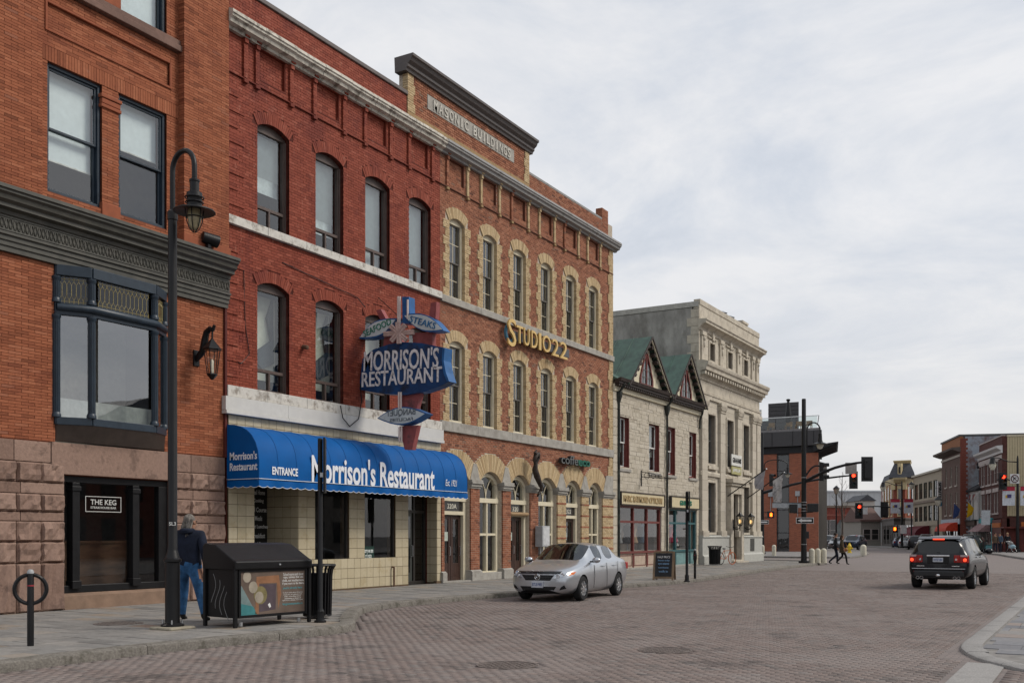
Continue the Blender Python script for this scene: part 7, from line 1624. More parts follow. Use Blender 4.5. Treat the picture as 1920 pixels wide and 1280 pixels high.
e2 = Vector((1.3,85.4,6.62)); arm(sp2, p2_+Vector((0,0,5.2)), e2, .13, .06); sig_head(sp2, (1.2,85.2,6.2), TH*.6, lit=True, sc=1.05); MB().obox((1.05,85.0,7.15), RT*.46, Vector((-CS,CC,0))*.02, (0,0,.46)).build('sign_back', M('sign_back_tan',(.25,.235,.22),.6), sp2)
sig_head(sp2, p2_+RT*.85+Vector((0,-.2,6.3)), R(70), lit=False, plate=False)
one_way(sp2, p2_-Vector((-CS,CC,0))*.25+Vector((0,0,2.72)), RT)
MB().obox(p2_+RT*.72+Vector((0,0,3.36)), RT*.28, Vector((-CS,CC,0))*.15, (0,0,.3)).build('pedestrian_signal', sigb, sp2, bevel=.03); c = p2_+RT*.72-Vector((-CS,CC,0))*.17+Vector((0,0,3.36)); MB().obox(c-Vector((0,0,.08)), RT*.09, Vector((-CS,CC,0))*.01, (0,0,.08)).obox(c-RT*.075+Vector((0,0,.06)), RT*.018, Vector((-CS,CC,0))*.01, (0,0,.06)).obox(c-RT*.025+Vector((0,0,.08)), RT*.018, Vector((-CS,CC,0))*.01, (0,0,.08)).obox(c+RT*.025+Vector((0,0,.08)), RT*.018, Vector((-CS,CC,0))*.01, (0,0,.08)).obox(c+RT*.075+Vector((0,0,.06)), RT*.018, Vector((-CS,CC,0))*.01, (0,0,.06)).build('hand_symbol', orlit, sp2)
MB().tube([p2_+Vector((0,0,3.55)), p2_+RT*.6+Vector((0,0,3.55))], .03, 6).tube([p2_+Vector((0,0,3.1)), p2_+RT*.6+Vector((0,0,3.1))], .03, 6).build('signal_bracket', black, sp2)
def banner_pole(label, px, tt, ztop, lamp_side, sig=None, base=None):
    p_ = T(px,1004,tt); p_.z = ZS; o = thing('banner_lamp_post', label, 'lamp post', tuple(p_), 'lamp posts with banners across the junction')
    MB().lathe([(.28,0),(.28,.2),(.16,.3),(.13,4),(.09,ztop),(.05,ztop+.3)], tuple(p_), 10).build('pole', black, o, smooth=30)
    MB().tube([p_+Vector((0,0,ztop-.3)), p_-RT*.9+Vector((0,0,ztop-.25)), p_-RT*1.8+Vector((0,0,ztop+.1)), p_-RT*2.4+Vector((0,0,ztop+.15))], .05, 6).build('lamp_arm', black, o, smooth=True)
    e_ = p_-RT*2.4+Vector((0,0,ztop)); MB().lathe([(.06,.2),(.2,.1),(.28,-.35),(.36,-.5)], tuple(e_), 12).build('lamp_head', black, o, smooth=True); MB().lathe([(.33,-.5),(.3,-.75),(.15,-1.05),(.01,-1.1)], tuple(e_), 12).build('globe', M('clear_globe'), o, smooth=True)
    for s_ in (-1, 1):
        MB().obox(p_+RT*s_*.85+Vector((0,0,5.35)), RT*.6, Vector((-CS,CC,0))*.01, (0,0,.9)).build('banner', M('banner_white',(.5,.52,.56),.8), o); c = p_+RT*s_*.85-Vector((-CS,CC,0))*.015
        MB().prism([(0,0)],'z',0,0) if False else None
        MB().obox(c+Vector((0,0,6.05)), RT*.58, Vector((-CS,CC,0))*.002, (0,0,.2)).build('banner_print', M('banner_red',(.35,.03,.05)), o); MB().obox(c+Vector((.05,0,5.35)), RT*.2, Vector((-CS,CC,0))*.002, (0,0,.17)).build('banner_print', M('banner_navy',(.06,.05,.15)), o); MB().obox(c-RT*.2+Vector((0,0,5.3)), RT*.12, Vector((-CS,CC,0))*.003, (0,0,.14)).build('banner_print', M('banner_yellow',(.5,.32,.03)), o)
        MB().tube([p_+Vector((0,0,6.27)), p_+RT*s_*1.45+Vector((0,0,6.27))], .025, 5).build('banner_arm', black, o)
    return o, p_
r_, pr_ = banner_pole('black lamp post with banners and red signal at the right edge', 1908, 97, 8.9, -1)
arm(r_, pr_+Vector((0,0,6.5)), pr_-RT*2.0+Vector((0,0,6.9)), .07, .05); sig_head(r_, pr_-RT*1.55+Vector((CS,-CC,0))*.3+Vector((0,0,6.75)), TH, lit=True, sc=1.2)
nt_ = pr_-RT*.4+Vector((CS,-CC,0))*.25+Vector((0,0,7.0)); MB().obox(nt_, RT*.45, Vector((-CS,CC,0))*.01, (0,0,.45)).build('no_turn_sign', M('sign_edge_white'), r_)
MB().torus(nt_+Vector((CS,-CC,0))*.02, (CS,-CC,0), .34, .045, 20, 5).tube([nt_+RT*-.24+Vector((CS*.02,-CC*.02,.24)), nt_+RT*.24+Vector((CS*.02,-CC*.02,-.24))], .035, 5).build('prohibition_ring', M('sign_red_black',(.08,.02,.02)), r_); MB().tube([nt_+RT*-.1+Vector((CS*.02,-CC*.02,-.2)), nt_+RT*-.1+Vector((CS*.02,-CC*.02,.05)), nt_+RT*.15+Vector((CS*.02,-CC*.02,.1))], .04, 5).build('arrow', black, r_)
MB().obox(pr_-RT*3.1+Vector((CS,-CC,0))*.1+Vector((0,0,3.3)), RT*.42, Vector((-CS,CC,0))*.02, (0,0,.7)).build('street_sign', M('sign_back_grey'), r_)
r2_, p3_ = banner_pole('black lamp post with banners in front of the mansard block', 1691, 130, 8.3, -1)
q1 = T(1601,957,131); arm(r2_, p3_+Vector((0,0,5.0)), q1+Vector((0,0,.4)), .1, .05); sig_head(r2_, T(1610.5,957,130.6), TH*.8, lit=True, sc=1.5); sig_head(r2_, T(1658,955,130.5), TH+R(180), lit=False, sc=1.5)
MB().obox(T(1620,957,130.6), RT*.45, Vector((-CS,CC,0))*.02, (0,0,.45)).build('turn_sign', M('sign_edge_white'), r2_); MB().obox(T(1678,992,129.6), RT*.35, Vector((-CS,CC,0))*.15, (0,0,.4)).build('pedestrian_signal', sigb, r2_); MB().obox(T(1678,991,129.3), RT*.13, Vector((-CS,CC,0))*.02, (0,0,.2)).build('hand_symbol', orlit, r2_); MB().tube([T(1678,990,129.8), T(1691,990,130)], .05, 5).build('signal_bracket', black, r2_)
MB().obox(T(1694,992,129.5), RT*.4, Vector((-CS,CC,0))*.02, (0,0,.55)).build('street_sign', M('sign_edge_white'), r2_)
for px, tt, lb in ((1568,118,'black lamp post left of the bare tree'),(1709,132,'black lamp post in front of the beige office block'),(1759,104,'short black lantern post in front of the red awning')):
    p_ = T(px,1004,tt); p_.z = ZS; o = thing('lamp_post', lb, 'lamp post', tuple(p_), 'plain lamp posts across the junction'); zt = {1568:6.4,1709:7.6,1759:4.6}[px]
    MB().lathe([(.2,0),(.2,.4),(.1,.5),(.07,zt)], tuple(p_), 8).build('pole', black, o, smooth=30); MB().lathe([(.1,zt),(.22,zt+.1),(.34,zt+.55),(.36,zt+.6)], tuple(p_), 8).build('globe', M('clear_globe'), o, smooth=True); MB().lathe([(.4,zt+.6),(.4,zt+.66),(.2,zt+.85),(.03,zt+1.0)], tuple(p_), 8).build('lamp_head', black, o)
# flags on the white house
for px, py, mt_, lb in ((1792,957,M('flag_blue',(.03,.05,.14)),'blue and white flag beside the orange-red awning'),(1818,955,M('flag_yellow',(.55,.33,.01)),'yellow flag hanging over the white house door')):
    p_ = T(px,py,104); o = thing('flag', lb, 'flag', tuple(p_), 'flags on the far shops'); MB().tube([p_+Vector((0,1.2,-1.1)), p_+RT*-.15+Vector((0,0,.8))], .03, 5).build('pole', M('white_cornice'), o)
    MB().add([p_+RT*-.15+Vector((0,0,.75)), p_+RT*.45+Vector((0,0,.15)), p_+RT*.25+Vector((0,.1,-.5)), p_+RT*-.3+Vector((0,0,-.85)), p_+RT*-.15+Vector((0,.03,.75)), p_+RT*.45+Vector((0,.03,.15)), p_+RT*.25+Vector((0,.13,-.5)), p_+RT*-.3+Vector((0,.03,-.85))], [(0,1,2,3),(7,6,5,4),(0,4,5,1),(1,5,6,2),(2,6,7,3),(3,7,4,0)]).build('cloth', mt_, o)
# bare street tree
def bare_tree(label, base, h_, seed):
    rnd = random.Random(seed); o = thing('bare_tree', label, 'tree', tuple(base)); bark = M('grey_bark',(.12,.10,.085),.9,.2,8); tr_ = MB(); cr = MB(); base = Vector(base)
    tr_.tube([base, base+Vector((.05,0,h_*.35)), base+Vector((-.05,.05,h_*.7)), base+Vector((.03,0,h_))], [.13,.1,.06,.02], 8); tr_.build('trunk', bark, o, smooth=True)
    def grow(p, d, l_, r_, lv):
        q = p+d*l_; cr.tube([p, p+d*l_*.5+Vector((rnd.uniform(-.05,.05),rnd.uniform(-.05,.05),.04))*l_, q], [r_,r_*.8,r_*.5], 4)
        if lv: 
            for _ in range(3): grow(p+d*l_*rnd.uniform(.35,1), (d+Vector((rnd.uniform(-.6,.6),rnd.uniform(-.6,.6),rnd.uniform(0,.4)))).normalized(), l_*.55, r_*.55, lv-1)
    for k_ in range(16):
        f_ = .28+.68*k_/16; a_ = rnd.uniform(0,6.28); grow(base+Vector((0,0,h_*f_)), Vector((math.cos(a_)*.55,math.sin(a_)*.55,.9)).normalized(), h_*.26*(1.15-f_), .035*(1.2-f_), 2)
    cr.build('crown', bark, o)
p_ = T(1579,1004,112); bare_tree('bare upright street tree behind the crossing couple', (p_.x,p_.y,ZS), 8.6, 4)
# ================================================================= vehicles
from mathutils.bvhtree import BVHTree
def patch(bvh, c4, side=1, off=.012, n=7, m=5, th=.03):
    """a lamp or trim piece lying on the body: four (y, z) corners thrown onto the nose (+1) or tail (-1)"""
    a_, b_, c_, d_ = [Vector((p[0], p[1], 0)) for p in c4]; rows = []
    for i in range(n):
        u = i/(n-1); lo, hi = a_.lerp(b_, u), d_.lerp(c_, u); r_ = []
        for k_ in range(m):
            p = lo.lerp(hi, k_/(m-1)); h = bvh.ray_cast(Vector((side*4, p.x, p.y)), Vector((-side,0,0)))[0]
            r_.append((h.x if h else side*2.2, p.x, p.y))
        rows.append(r_)
    mb = MB(); f = [p for r_ in rows for p in r_]
    g = [(i*m+k_, (i+1)*m+k_, (i+1)*m+k_+1, i*m+k_+1) for i in range(n-1) for k_ in range(m-1)]
    N_ = len(f); rim = [k_ for k_ in range(m)]+[i*m+m-1 for i in range(1, n)]+[(n-1)*m+k_ for k_ in range(m-2, -1, -1)]+[i*m for i in range(n-2, 0, -1)]
    return mb.add([(x+side*off, y, z) for x, y, z in f]+[(x-side*th, y, z) for x, y, z in f], g+[tuple(v+N_ for v in q[::-1]) for q in g]+[(p, q, q+N_, p+N_) for p, q in zip(rim, rim[1:]+rim[:1])])
def evaluate(me, mods):
    o = bpy.data.objects.new('w', me); WORK.collection.objects.link(o); tmp = []
    for kind_, setup in mods:
        m_ = o.modifiers.new('m', kind_); q = setup(m_)
        if q is not None: tmp.append(q)
    vl = WORK.view_layers[0]; vl.update(); r_ = bpy.data.meshes.new_from_object(o.evaluated_get(vl.depsgraph))
    bpy.data.objects.remove(o)
    for q in tmp: bpy.data.objects.remove(q)
    return r_
def paint(name, c, metal=.6, rough=.28):
    if name in MATS: return MATS[name]
    m_, t_, b_ = nodes(name); b_.inputs['Base Color'].default_value = (*c,1); b_.inputs['Metallic'].default_value = metal; b_.inputs['Roughness'].default_value = rough; b_.inputs['Coat Weight'].default_value = .8 if max(c) > .1 else .3; b_.inputs['Specular IOR Level'].default_value = .5 if max(c) > .1 else .3; b_.inputs['Coat Roughness'].default_value = .04
    nz_ = N(t_, 'ShaderNodeTexNoise', Scale=900., Detail=1.); mr_ = N(t_, 'ShaderNodeMapRange'); mr_.inputs['To Min'].default_value = .85; mr_.inputs['To Max'].default_value = 1.15; tc_ = N(t_, 'ShaderNodeTexCoord'); t_.links.new(tc_.outputs['Object'], nz_.inputs['Vector']); t_.links.new(nz_.outputs[0], mr_.inputs['Value'])
    vm_ = N(t_, 'ShaderNodeVectorMath', operation='SCALE'); vm_.inputs[0].default_value = c; t_.links.new(mr_.outputs[0], vm_.inputs['Scale']); t_.links.new(vm_.outputs[0], b_.inputs['Base Color']); MATS[name] = m_; return m_
trimb = M('black_plastic', (.015,.015,.016), .55, .1, 20); chrome = M('chrome', (.65,.66,.68), .12, .02, metal=1.); cargl = M('tinted_car_glass', (.008,.011,.013), .04, .02, spec=.5); cargl2 = GLASS('car_glass', (.28,.33,.32), 1.6, wav=.004)
tail = M('tail_lens', (.30,.015,.012), .15, .05); taillit = EM('tail_lamp_lit', (1,.06,.02), 1.1); clear_l = M('headlamp_lens', (.5,.52,.55), .08, .1, 30, metal=.7); amber_l = M('amber_lens', (.6,.14,.02), .15)
def car_shell(root, stations, glass_cells, body_m, wheels, wr, glass_m, floor_m=None, sub=2):
    """body panels from cross sections along the car; windows split off as parts"""
    rings = []
    for x, pts_ in stations: rings.append([(x,-p[0],p[1]) for p in pts_[::-1]][:-1]+[(x,p[0],p[1]) for p in pts_][0:1]+[(x,p[0],p[1]) for p in pts_[1:-1]]+[])
    # ring order: roof centre -> right side -> floor centre -> left side
    rings = []
    for x, pts_ in stations:
        rgt = [(x,-p[0],p[1]) for p in pts_[::-1]]; lft = [(x,p[0],p[1]) for p in pts_[1:-1]]; rings.append(rgt+lft)
    n = len(rings[0]); k_ = len(stations[0][1]); mb = MB().loft(rings); me = mb.mesh('b')
    lay = {}
    for st_ in range(len(stations)-1):
        for i in range(n):
            # band index counted from the floor: i-th edge on the right goes from point k-1-i to k-2-i
            band = (k_-2-i) if i < k_-1 else (i-(k_-1))
            lay[st_*n+i] = (st_, band)
    me2 = bpy.data.meshes.new('b2'); me2.from_pydata(mb.v, [], mb.f)
    for mt_ in (body_m, glass_m, trimb): me2.materials.append(mt_)
    for p in me2.polygons:
        key = lay.get(p.index)
        if key in glass_cells: p.material_index = 1
        elif key and key[1] == 0: p.material_index = 2
    bm = bmesh.new(); bm.from_mesh(me2); bmesh.ops.recalc_face_normals(bm, faces=bm.faces); cl = bm.edges.layers.float.new('crease_edge')
    for e_ in bm.edges:
        if len({f_.material_index for f_ in e_.link_faces}) > 1: e_[cl] = .75
    bm.to_mesh(me2); bm.free()
    def cut(m_):
        c = MB()
        for (wx, wy) in wheels: c.lathe([(wr*1.13,-.32),(wr*1.13,.32)], (wx,math.copysign(abs(wy)+.0,wy),wr*1.02), 28, ax=(0,1,0))
        cm = c.mesh('c'); cm.materials.append(trimb); co = bpy.data.objects.new('c', cm); WORK.collection.objects.link(co); m_.object = co; m_.operation = 'DIFFERENCE'; m_.solver = 'EXACT'; m_.use_self = False; m_.material_mode = 'TRANSFER'; return co
    def ss(m_): m_.levels = sub; m_.render_levels = sub
    r_ = evaluate(me2, [('SUBSURF', ss), ('BOOLEAN', cut)])
    vs = [v.co.copy() for v in r_.vertices]; names = [m_.name for m_ in r_.materials]; groups = {}
    for p in r_.polygons: groups.setdefault(names[p.material_index] if p.material_index < len(names) else body_m.name, []).append(tuple(p.vertices))
    def part(fs, nm, mt_, parent):
        use = sorted({i for f_ in fs for i in f_}); ix = {v: i for i, v in enumerate(use)}; m2 = bpy.data.meshes.new(nm); m2.from_pydata([tuple(vs[i]) for i in use], [], [tuple(ix[i] for i in f_) for f_ in fs]); m2.shade_smooth(); m2.set_sharp_from_angle(angle=R(40)); return link_mesh(nm, m2, mt_, parent)
    bo = part(groups.get(body_m.name, []), 'body', body_m, root)
    if trimb.name in groups: part(groups[trimb.name], 'underbody', trimb, bo)
    # windows: connected groups of glass faces
    gf = groups.get(glass_m.name, []); par = {}
    def find(a_):
        while par.setdefault(a_, a_) != a_: par[a_] = par[par[a_]]; a_ = par[a_]
        return a_
    for f_ in gf:
        for v in f_[1:]: par[find(v)] = find(f_[0])
    comp = {}
    for f_ in gf: comp.setdefault(find(f_[0]), []).append(f_)
    for fs in comp.values(): part(fs, 'window', glass_m, root)
    return BVHTree.FromPolygons(vs, [tuple(p.vertices) for p in r_.polygons])
def wheel(root, x, y, r_, w_=.21, style=7):
    s_ = 1 if y > 0 else -1; o = MB().lathe([(r_*.66,-w_/2),(r_*.92,-w_/2),(r_,-w_*.36),(r_,w_*.36),(r_*.92,w_/2),(r_*.66,w_/2)], (x,y,r_), 28, ax=(0,s_,0), cap=False).build('wheel', M('tyre_rubber'), root, smooth=35)
    hub = MB().lathe([(r_*.67,w_*.42),(r_*.63,w_*.46),(r_*.6,w_*.3),(r_*.5,w_*.12),(.001,w_*.12)], (x,y,r_), 28, ax=(0,s_,0), cap=False); hub.build('rim', M('alloy_grey',(.38,.39,.4),.3,.05,metal=.8), o, smooth=35)
    sp_ = MB()
    for k_ in range(style):
        a_ = 2*math.pi*k_/style; d = Vector((math.cos(a_),0,math.sin(a_))); t_ = Vector((-math.sin(a_),0,math.cos(a_))); c = Vector((x,y+s_*w_*.40,r_))
        sp_.obox(c+d*r_*.34, d*r_*.28, t_*r_*.075, (0,s_*.012,0))
    sp_.lathe([(r_*.16,w_*.3),(r_*.15,w_*.47),(.001,w_*.48)], (x,y,r_), 14, ax=(0,s_,0)); sp_.build('spokes', M('alloy_silver',(.6,.61,.62),.25,.04,metal=.9), o)
def seclist(rows): return rows
# ---- silver sedan
sed = thing('silver_sedan', 'silver four-door sedan parked at the kerb facing the camera', 'car', (6.28,25.2,0), world=False)
S = lambda x, zb, *p: (x, [(0,zb)]+list(p))
sil = paint('silver_metallic', (.46,.485,.52), .7, .28)
sed_st = [
 S(2.27,.30,(.42,.30),(.55,.34),(.62,.50),(.56,.64),(.46,.68),(.34,.70),(.18,.712),(0,.716)),
 S(2.14,.22,(.58,.21),(.76,.28),(.82,.50),(.76,.70),(.65,.755),(.48,.785),(.25,.80),(0,.805)),
 S(1.80,.18,(.64,.18),(.83,.27),(.875,.54),(.85,.79),(.74,.85),(.55,.885),(.28,.905),(0,.91)),
 S(1.40,.17,(.64,.17),(.84,.26),(.88,.56),(.865,.85),(.78,.91),(.60,.94),(.30,.962),(0,.968)),
 S(1.02,.17,(.64,.17),(.84,.25),(.88,.58),(.87,.89),(.79,.965),(.70,1.0),(.37,1.03),(0,1.04)),
 S(.30,.17,(.64,.17),(.84,.25),(.88,.60),(.87,.92),(.80,.985),(.61,1.40),(.36,1.455),(0,1.468)),
 S(-.28,.17,(.64,.17),(.84,.25),(.88,.61),(.87,.94),(.80,1.0),(.60,1.435),(.35,1.48),(0,1.49)),
 S(-.40,.17,(.64,.17),(.84,.25),(.88,.61),(.87,.945),(.80,1.005),(.60,1.435),(.35,1.48),(0,1.49)),
 S(-1.12,.18,(.64,.18),(.84,.26),(.88,.62),(.86,.975),(.78,1.035),(.57,1.375),(.33,1.425),(0,1.435)),
 S(-1.36,.19,(.64,.19),(.84,.27),(.88,.63),(.86,.985),(.77,1.05),(.60,1.27),(.34,1.315),(0,1.325)),
 S(-1.78,.20,(.62,.20),(.83,.30),(.865,.64),(.84,.99),(.73,1.06),(.58,1.085),(.34,1.10),(0,1.105)),
 S(-2.14,.26,(.58,.26),(.79,.34),(.83,.62),(.79,.95),(.68,1.02),(.5,1.05),(.28,1.065),(0,1.07)),
 S(-2.27,.36,(.46,.36),(.66,.42),(.71,.62),(.68,.88),(.58,.94),(.43,.96),(.24,.97),(0,.972))]
gc = {(4,6),(4,7),(5,5),(7,5),(8,6),(8,7),(9,6),(9,7)}
WB = 1.30
wl4 = [(1.32,.80),(1.32,-.80),(-1.28,.80),(-1.28,-.80)]
bv = car_shell(sed, sed_st, gc, sil, wl4, .315, cargl2)
for wx, wy in wl4: wheel(sed, wx, math.copysign(.775, wy), .315)
MB().box(-1.9,1.2,-.72,.72,.3,.95).build('cabin_floor', M('cabin_dark',(.03,.03,.032),.9), sed)
for y in (-.36,.36):
    MB().box(-.15,.3,y-.24,y+.24,.95,1.0).obox((-.22,y,1.1), (.06,0,.02), (0,.23,0), (-.06,0,.28)).sph((-.28,y,1.34), (.05,.12,.09), 8, 6).build('seat', M('seat_cloth',(.08,.08,.08),.9), sed)
MB().box(.55,1.0,-.7,.7,.9,.99).build('dashboard', M('dash_grey',(.05,.05,.05),.8), sed); MB().torus((.5,.36,1.04), (1,0,.4), .17, .016, 18, 6).build('steering_wheel', trimb, sed)
def slab_x(pts_, x0, x1): return MB().prism([(p[0],p[1]) for p in pts_], 'x', x0, x1)
patch(bv, ((-.34,.54),(.34,.54),(.45,.68),(-.45,.68)), off=.006).build('grille', trimb, sed)
for z in (.58,.62,.66): patch(bv, ((-.36,z-.006),(.36,z-.006),(.37,z+.006),(-.37,z+.006)), off=.014, m=2).build('grille_bar', M('dark_bar',(.04,.04,.045),.3), sed)
q = bv.ray_cast(Vector((4,0,.63)), Vector((-1,0,0)))[0]; MB().torus((q.x+.03,0,.63), (1,0,0), .07, .013, 20, 6).torus((q.x+.03,0,.64), (1,0,.0), .033, .01, 14, 5).build('badge', chrome, sed, smooth=True)
patch(bv, ((-.42,.27),(.42,.27),(.50,.39),(-.50,.39)), off=.006).build('lower_intake', trimb, sed)
for s_ in (-1,1):
    patch(bv, ((s_*.57,.30),(s_*.73,.34),(s_*.70,.43),(s_*.62,.38)), off=.006).build('fog_recess', trimb, sed)
    ho = patch(bv, ((s_*.42,.585),(s_*.78,.66),(s_*.80,.755),(s_*.52,.715)), off=.012).build('headlamp', clear_l, sed, smooth=40)
    for y_, z_ in ((.55,.655),(.66,.69)): q = bv.ray_cast(Vector((4,s_*y_,z_)), Vector((-1,0,0)))[0]; MB().torus((q.x+.02,s_*y_,z_), (1,0,0), .038, .01, 16, 6).sph((q.x,s_*y_,z_), (.018,.03,.03), 10, 6).build('reflector', chrome, ho, smooth=True)
    patch(bv, ((s_*.765,.66),(s_*.83,.69),(s_*.835,.755),(s_*.785,.745)), off=.018).build('indicator', amber_l, ho)
    mr = MB().sph((.72,s_*.98,1.03), (.09,.12,.075), 12, 8).build('mirror', sil, sed, smooth=True); MB().box(.68,.78,s_*.82,s_*.92,.97,1.01).build('mirror_stalk', trimb, mr)
    for x in (-.15,-1.0): MB().tube([(x,s_*.885,.86),(x+.05,s_*.91,.865),(x+.16,s_*.91,.865),(x+.21,s_*.885,.86)], .016, 6).build('door_handle', sil, sed, smooth=True)
    sm_ = MB()
    for xs in ([(.62,.3),(.55,.9)],[(-.34,.27),(-.34,.94)],[(-1.12,.6),(-1.2,.97)]): sm_.tube([(xs[0][0],s_*.872,xs[0][1]),((xs[0][0]+xs[1][0])/2,s_*.888,.6),(xs[1][0],s_*.868,xs[1][1])], .006, 4)
    sm_.build('door_seam', trimb, sed)
    MB().box(-2.2,-2.0,s_*.66,s_*.82,.72,.92).build('tail_lamp', tail, sed, bevel=.03)
patch(bv, ((-.60,.725),(.60,.725),(.60,.775),(-.60,.775)), off=.035, n=13, m=3).build('hood_deflector', M('smoked_plastic',(.012,.014,.018),.12), sed, smooth=True)
q = bv.ray_cast(Vector((4,0,.42)), Vector((-1,0,0)))[0]; PXX = q.x+.03; pl = MB().box(PXX-.04,PXX,-.16,.16,.36,.52).build('number_plate', M('plate_white',(.5,.53,.58),.4), sed); text('BTLB 905', 'plate_text', M('plate_blue',(.03,.06,.2)), pl, (PXX,0,.44), (0,1,0), (0,0,1), .26, .08, .003, .01)
MB().tube([(.86,-.6,1.09),(.9,-.1,1.07)], .01, 5).tube([(.86,.1,1.09),(.9,.6,1.07)], .01, 5).build('wiper', trimb, sed)
sed.location = (6.27,24.72,.004); sed.rotation_euler = (0,0,R(-90+4))
# ---- black suv, seen from behind
suv = thing('black_suv', 'black sport utility vehicle driving away with lit brake lights', 'car', (14.45,35.9,0), world=False)
blk = paint('black_metallic', (.006,.007,.010), .2, .25)
suv_st = [
 S(2.55,.38,(.5,.38),(.7,.42),(.8,.65),(.76,.88),(.62,.93),(.44,.95),(.22,.96),(0,.96)),
 S(2.35,.32,(.7,.32),(.92,.40),(.97,.68),(.93,.95),(.8,1.02),(.58,1.05),(.3,1.07),(0,1.07)),
 S(1.35,.30,(.74,.30),(.97,.38),(1.0,.70),(.98,1.04),(.88,1.12),(.7,1.15),(.36,1.17),(0,1.17)),
 S(.60,.30,(.74,.30),(.97,.38),(1.0,.72),(.99,1.10),(.9,1.18),(.74,1.62),(.42,1.70),(0,1.715)),
 S(-.25,.30,(.74,.30),(.97,.38),(1.0,.72),(.99,1.12),(.9,1.2),(.75,1.70),(.43,1.765),(0,1.775)),
 S(-.38,.30,(.74,.30),(.97,.38),(1.0,.72),(.99,1.12),(.9,1.2),(.75,1.70),(.43,1.765),(0,1.775)),
 S(-1.30,.30,(.74,.30),(.97,.38),(1.0,.72),(.99,1.13),(.9,1.21),(.75,1.69),(.43,1.755),(0,1.765)),
 S(-1.42,.30,(.74,.30),(.97,.38),(1.0,.72),(.99,1.13),(.9,1.21),(.75,1.69),(.43,1.755),(0,1.765)),
 S(-2.10,.31,(.74,.31),(.96,.39),(.99,.74),(.97,1.15),(.88,1.22),(.73,1.64),(.42,1.71),(0,1.72)),
 S(-2.38,.32,(.72,.32),(.94,.42),(.97,.76),(.94,1.14),(.84,1.20),(.70,1.52),(.42,1.60),(0,1.61)),
 S(-2.52,.34,(.70,.34),(.90,.44),(.93,.76),(.89,1.08),(.80,1.13),(.66,1.16),(.4,1.17),(0,1.17)),
 S(-2.58,.38,(.62,.38),(.80,.46),(.82,.72),(.78,.98),(.70,1.02),(.55,1.03),(.3,1.035),(0,1.035))]
gs = {(2,6),(2,7),(3,5),(5,5),(7,5),(9,6),(9,7)}
wl5 = [(1.55,.86),(1.55,-.86),(-1.47,.86),(-1.47,-.86)]
bv2 = car_shell(suv, suv_st, gs, blk, wl5, .375, cargl)
for wx, wy in wl5: wheel(suv, wx, math.copysign(.87, wy), .375, .26, 6)
for s_ in (-1,1):
    tl = MB().obox((-2.50,s_*.80,1.0), (.07,s_*.03,0), (0,.115,0), (0,0,.13)).build('tail_lamp', tail, suv, bevel=.025); MB().lathe([(.055,0),(.045,.02),(.001,.03)], (-2.575,s_*.83,.97), 14, ax=(-1,0,0)).build('brake_bulb', taillit, tl)
    MB().obox((-2.535,s_*.80,1.105), (.06,0,0), (0,.11,0), (0,0,.03)).build('reverse_lens', M('lens_clear_pink',(.45,.35,.35),.15), tl)
    tl2 = MB().obox((-2.55,s_*.58,1.0), (.05,0,0), (0,.09,0), (0,0,.12)).build('inner_lamp', tail, suv, bevel=.02); MB().lathe([(.045,0),(.03,.02),(.001,.02)], (-2.605,s_*.56,.98), 12, ax=(-1,0,0)).build('lamp_ring', chrome, tl2)
    MB().sph((.95,s_*1.12,1.22), (.1,.14,.1), 10, 8).build('mirror', blk, suv, smooth=True); MB().box(.9,1.0,s_*.92,s_*1.05,1.15,1.2).build('mirror_stalk', trimb, suv)
    MB().tube([(.4,s_*.68,1.72),(.3,s_*.68,1.79),(-1.8,s_*.68,1.79),(-1.95,s_*.68,1.73)], .022, 6).build('roof_rail', trimb, suv, smooth=True)
    for x in (-.2,-1.2): MB().tube([(x,s_*1.0,1.04),(x+.05,s_*1.03,1.045),(x+.2,s_*1.03,1.045),(x+.25,s_*1.0,1.04)], .018, 6).build('door_handle', chrome, suv, smooth=True)
    MB().lathe([(.055,-.1),(.055,.12),(.045,.12),(.045,.0)], (-2.5,s_*.52,.38), 12, ax=(-1,0,0)).lathe([(.055,-.1),(.055,.12),(.045,.12),(.045,.0)], (-2.5,s_*.64,.38), 12, ax=(-1,0,0)).build('exhaust', chrome, suv)
    MB().box(-2.585,-2.57,s_*.45,s_*.78,.56,.6).build('reflector', tail, suv)
MB().box(-2.60,-2.45,-.36,.36,1.075,1.13).build('tailgate_bar', chrome, suv, bevel=.012); MB().box(-2.595,-2.5,-.34,.34,.84,1.06).build('plate_recess', trimb, suv, bevel=.02)
pl = MB().box(-2.605,-2.597,-.16,.16,.90,1.04).build('number_plate', M('plate_white'), suv); text('BWSF 084', 'plate_text', M('plate_blue'), pl, (-2.606,0,.97), (0,-1,0), (0,0,1), .27, .08, .003, .01)
MB().box(-2.60,-2.5,-.84,.84,.672,.69).build('bumper_step', chrome, suv, bevel=.01); MB().box(-2.60,-2.4,-.8,.8,.40,.62).build('bumper', M('bumper_black',(.014,.015,.017),.35), suv, bevel=.05)
for y, w_ in ((.55,.24),(-.55,.24)): MB().box(-2.6,-2.588,y-w_/2,y+w_/2,.755,.78).build('model_badge', chrome, suv)
MB().sph((-2.62,0,.46), (.015,.07,.045), 10, 6).build('tow_badge', chrome, suv, smooth=True)
MB().prism([(-2.16,1.74),(-2.44,1.66),(-2.45,1.63),(-2.16,1.66)], 'y', -.66, .66).build('spoiler', blk, suv, bevel=.01); MB().box(-2.465,-2.445,-.18,.18,1.625,1.66).build('high_brake_light', taillit, suv)
MB().tube([(-2.52,-.05,1.2),(-2.43,.32,1.26)], .012, 5).build('rear_wiper', trimb, suv)
suv.scale = (.93,.93,.95); suv.location = (14.42,36.35,.004); suv.rotation_euler = (0,0,R(90-2))
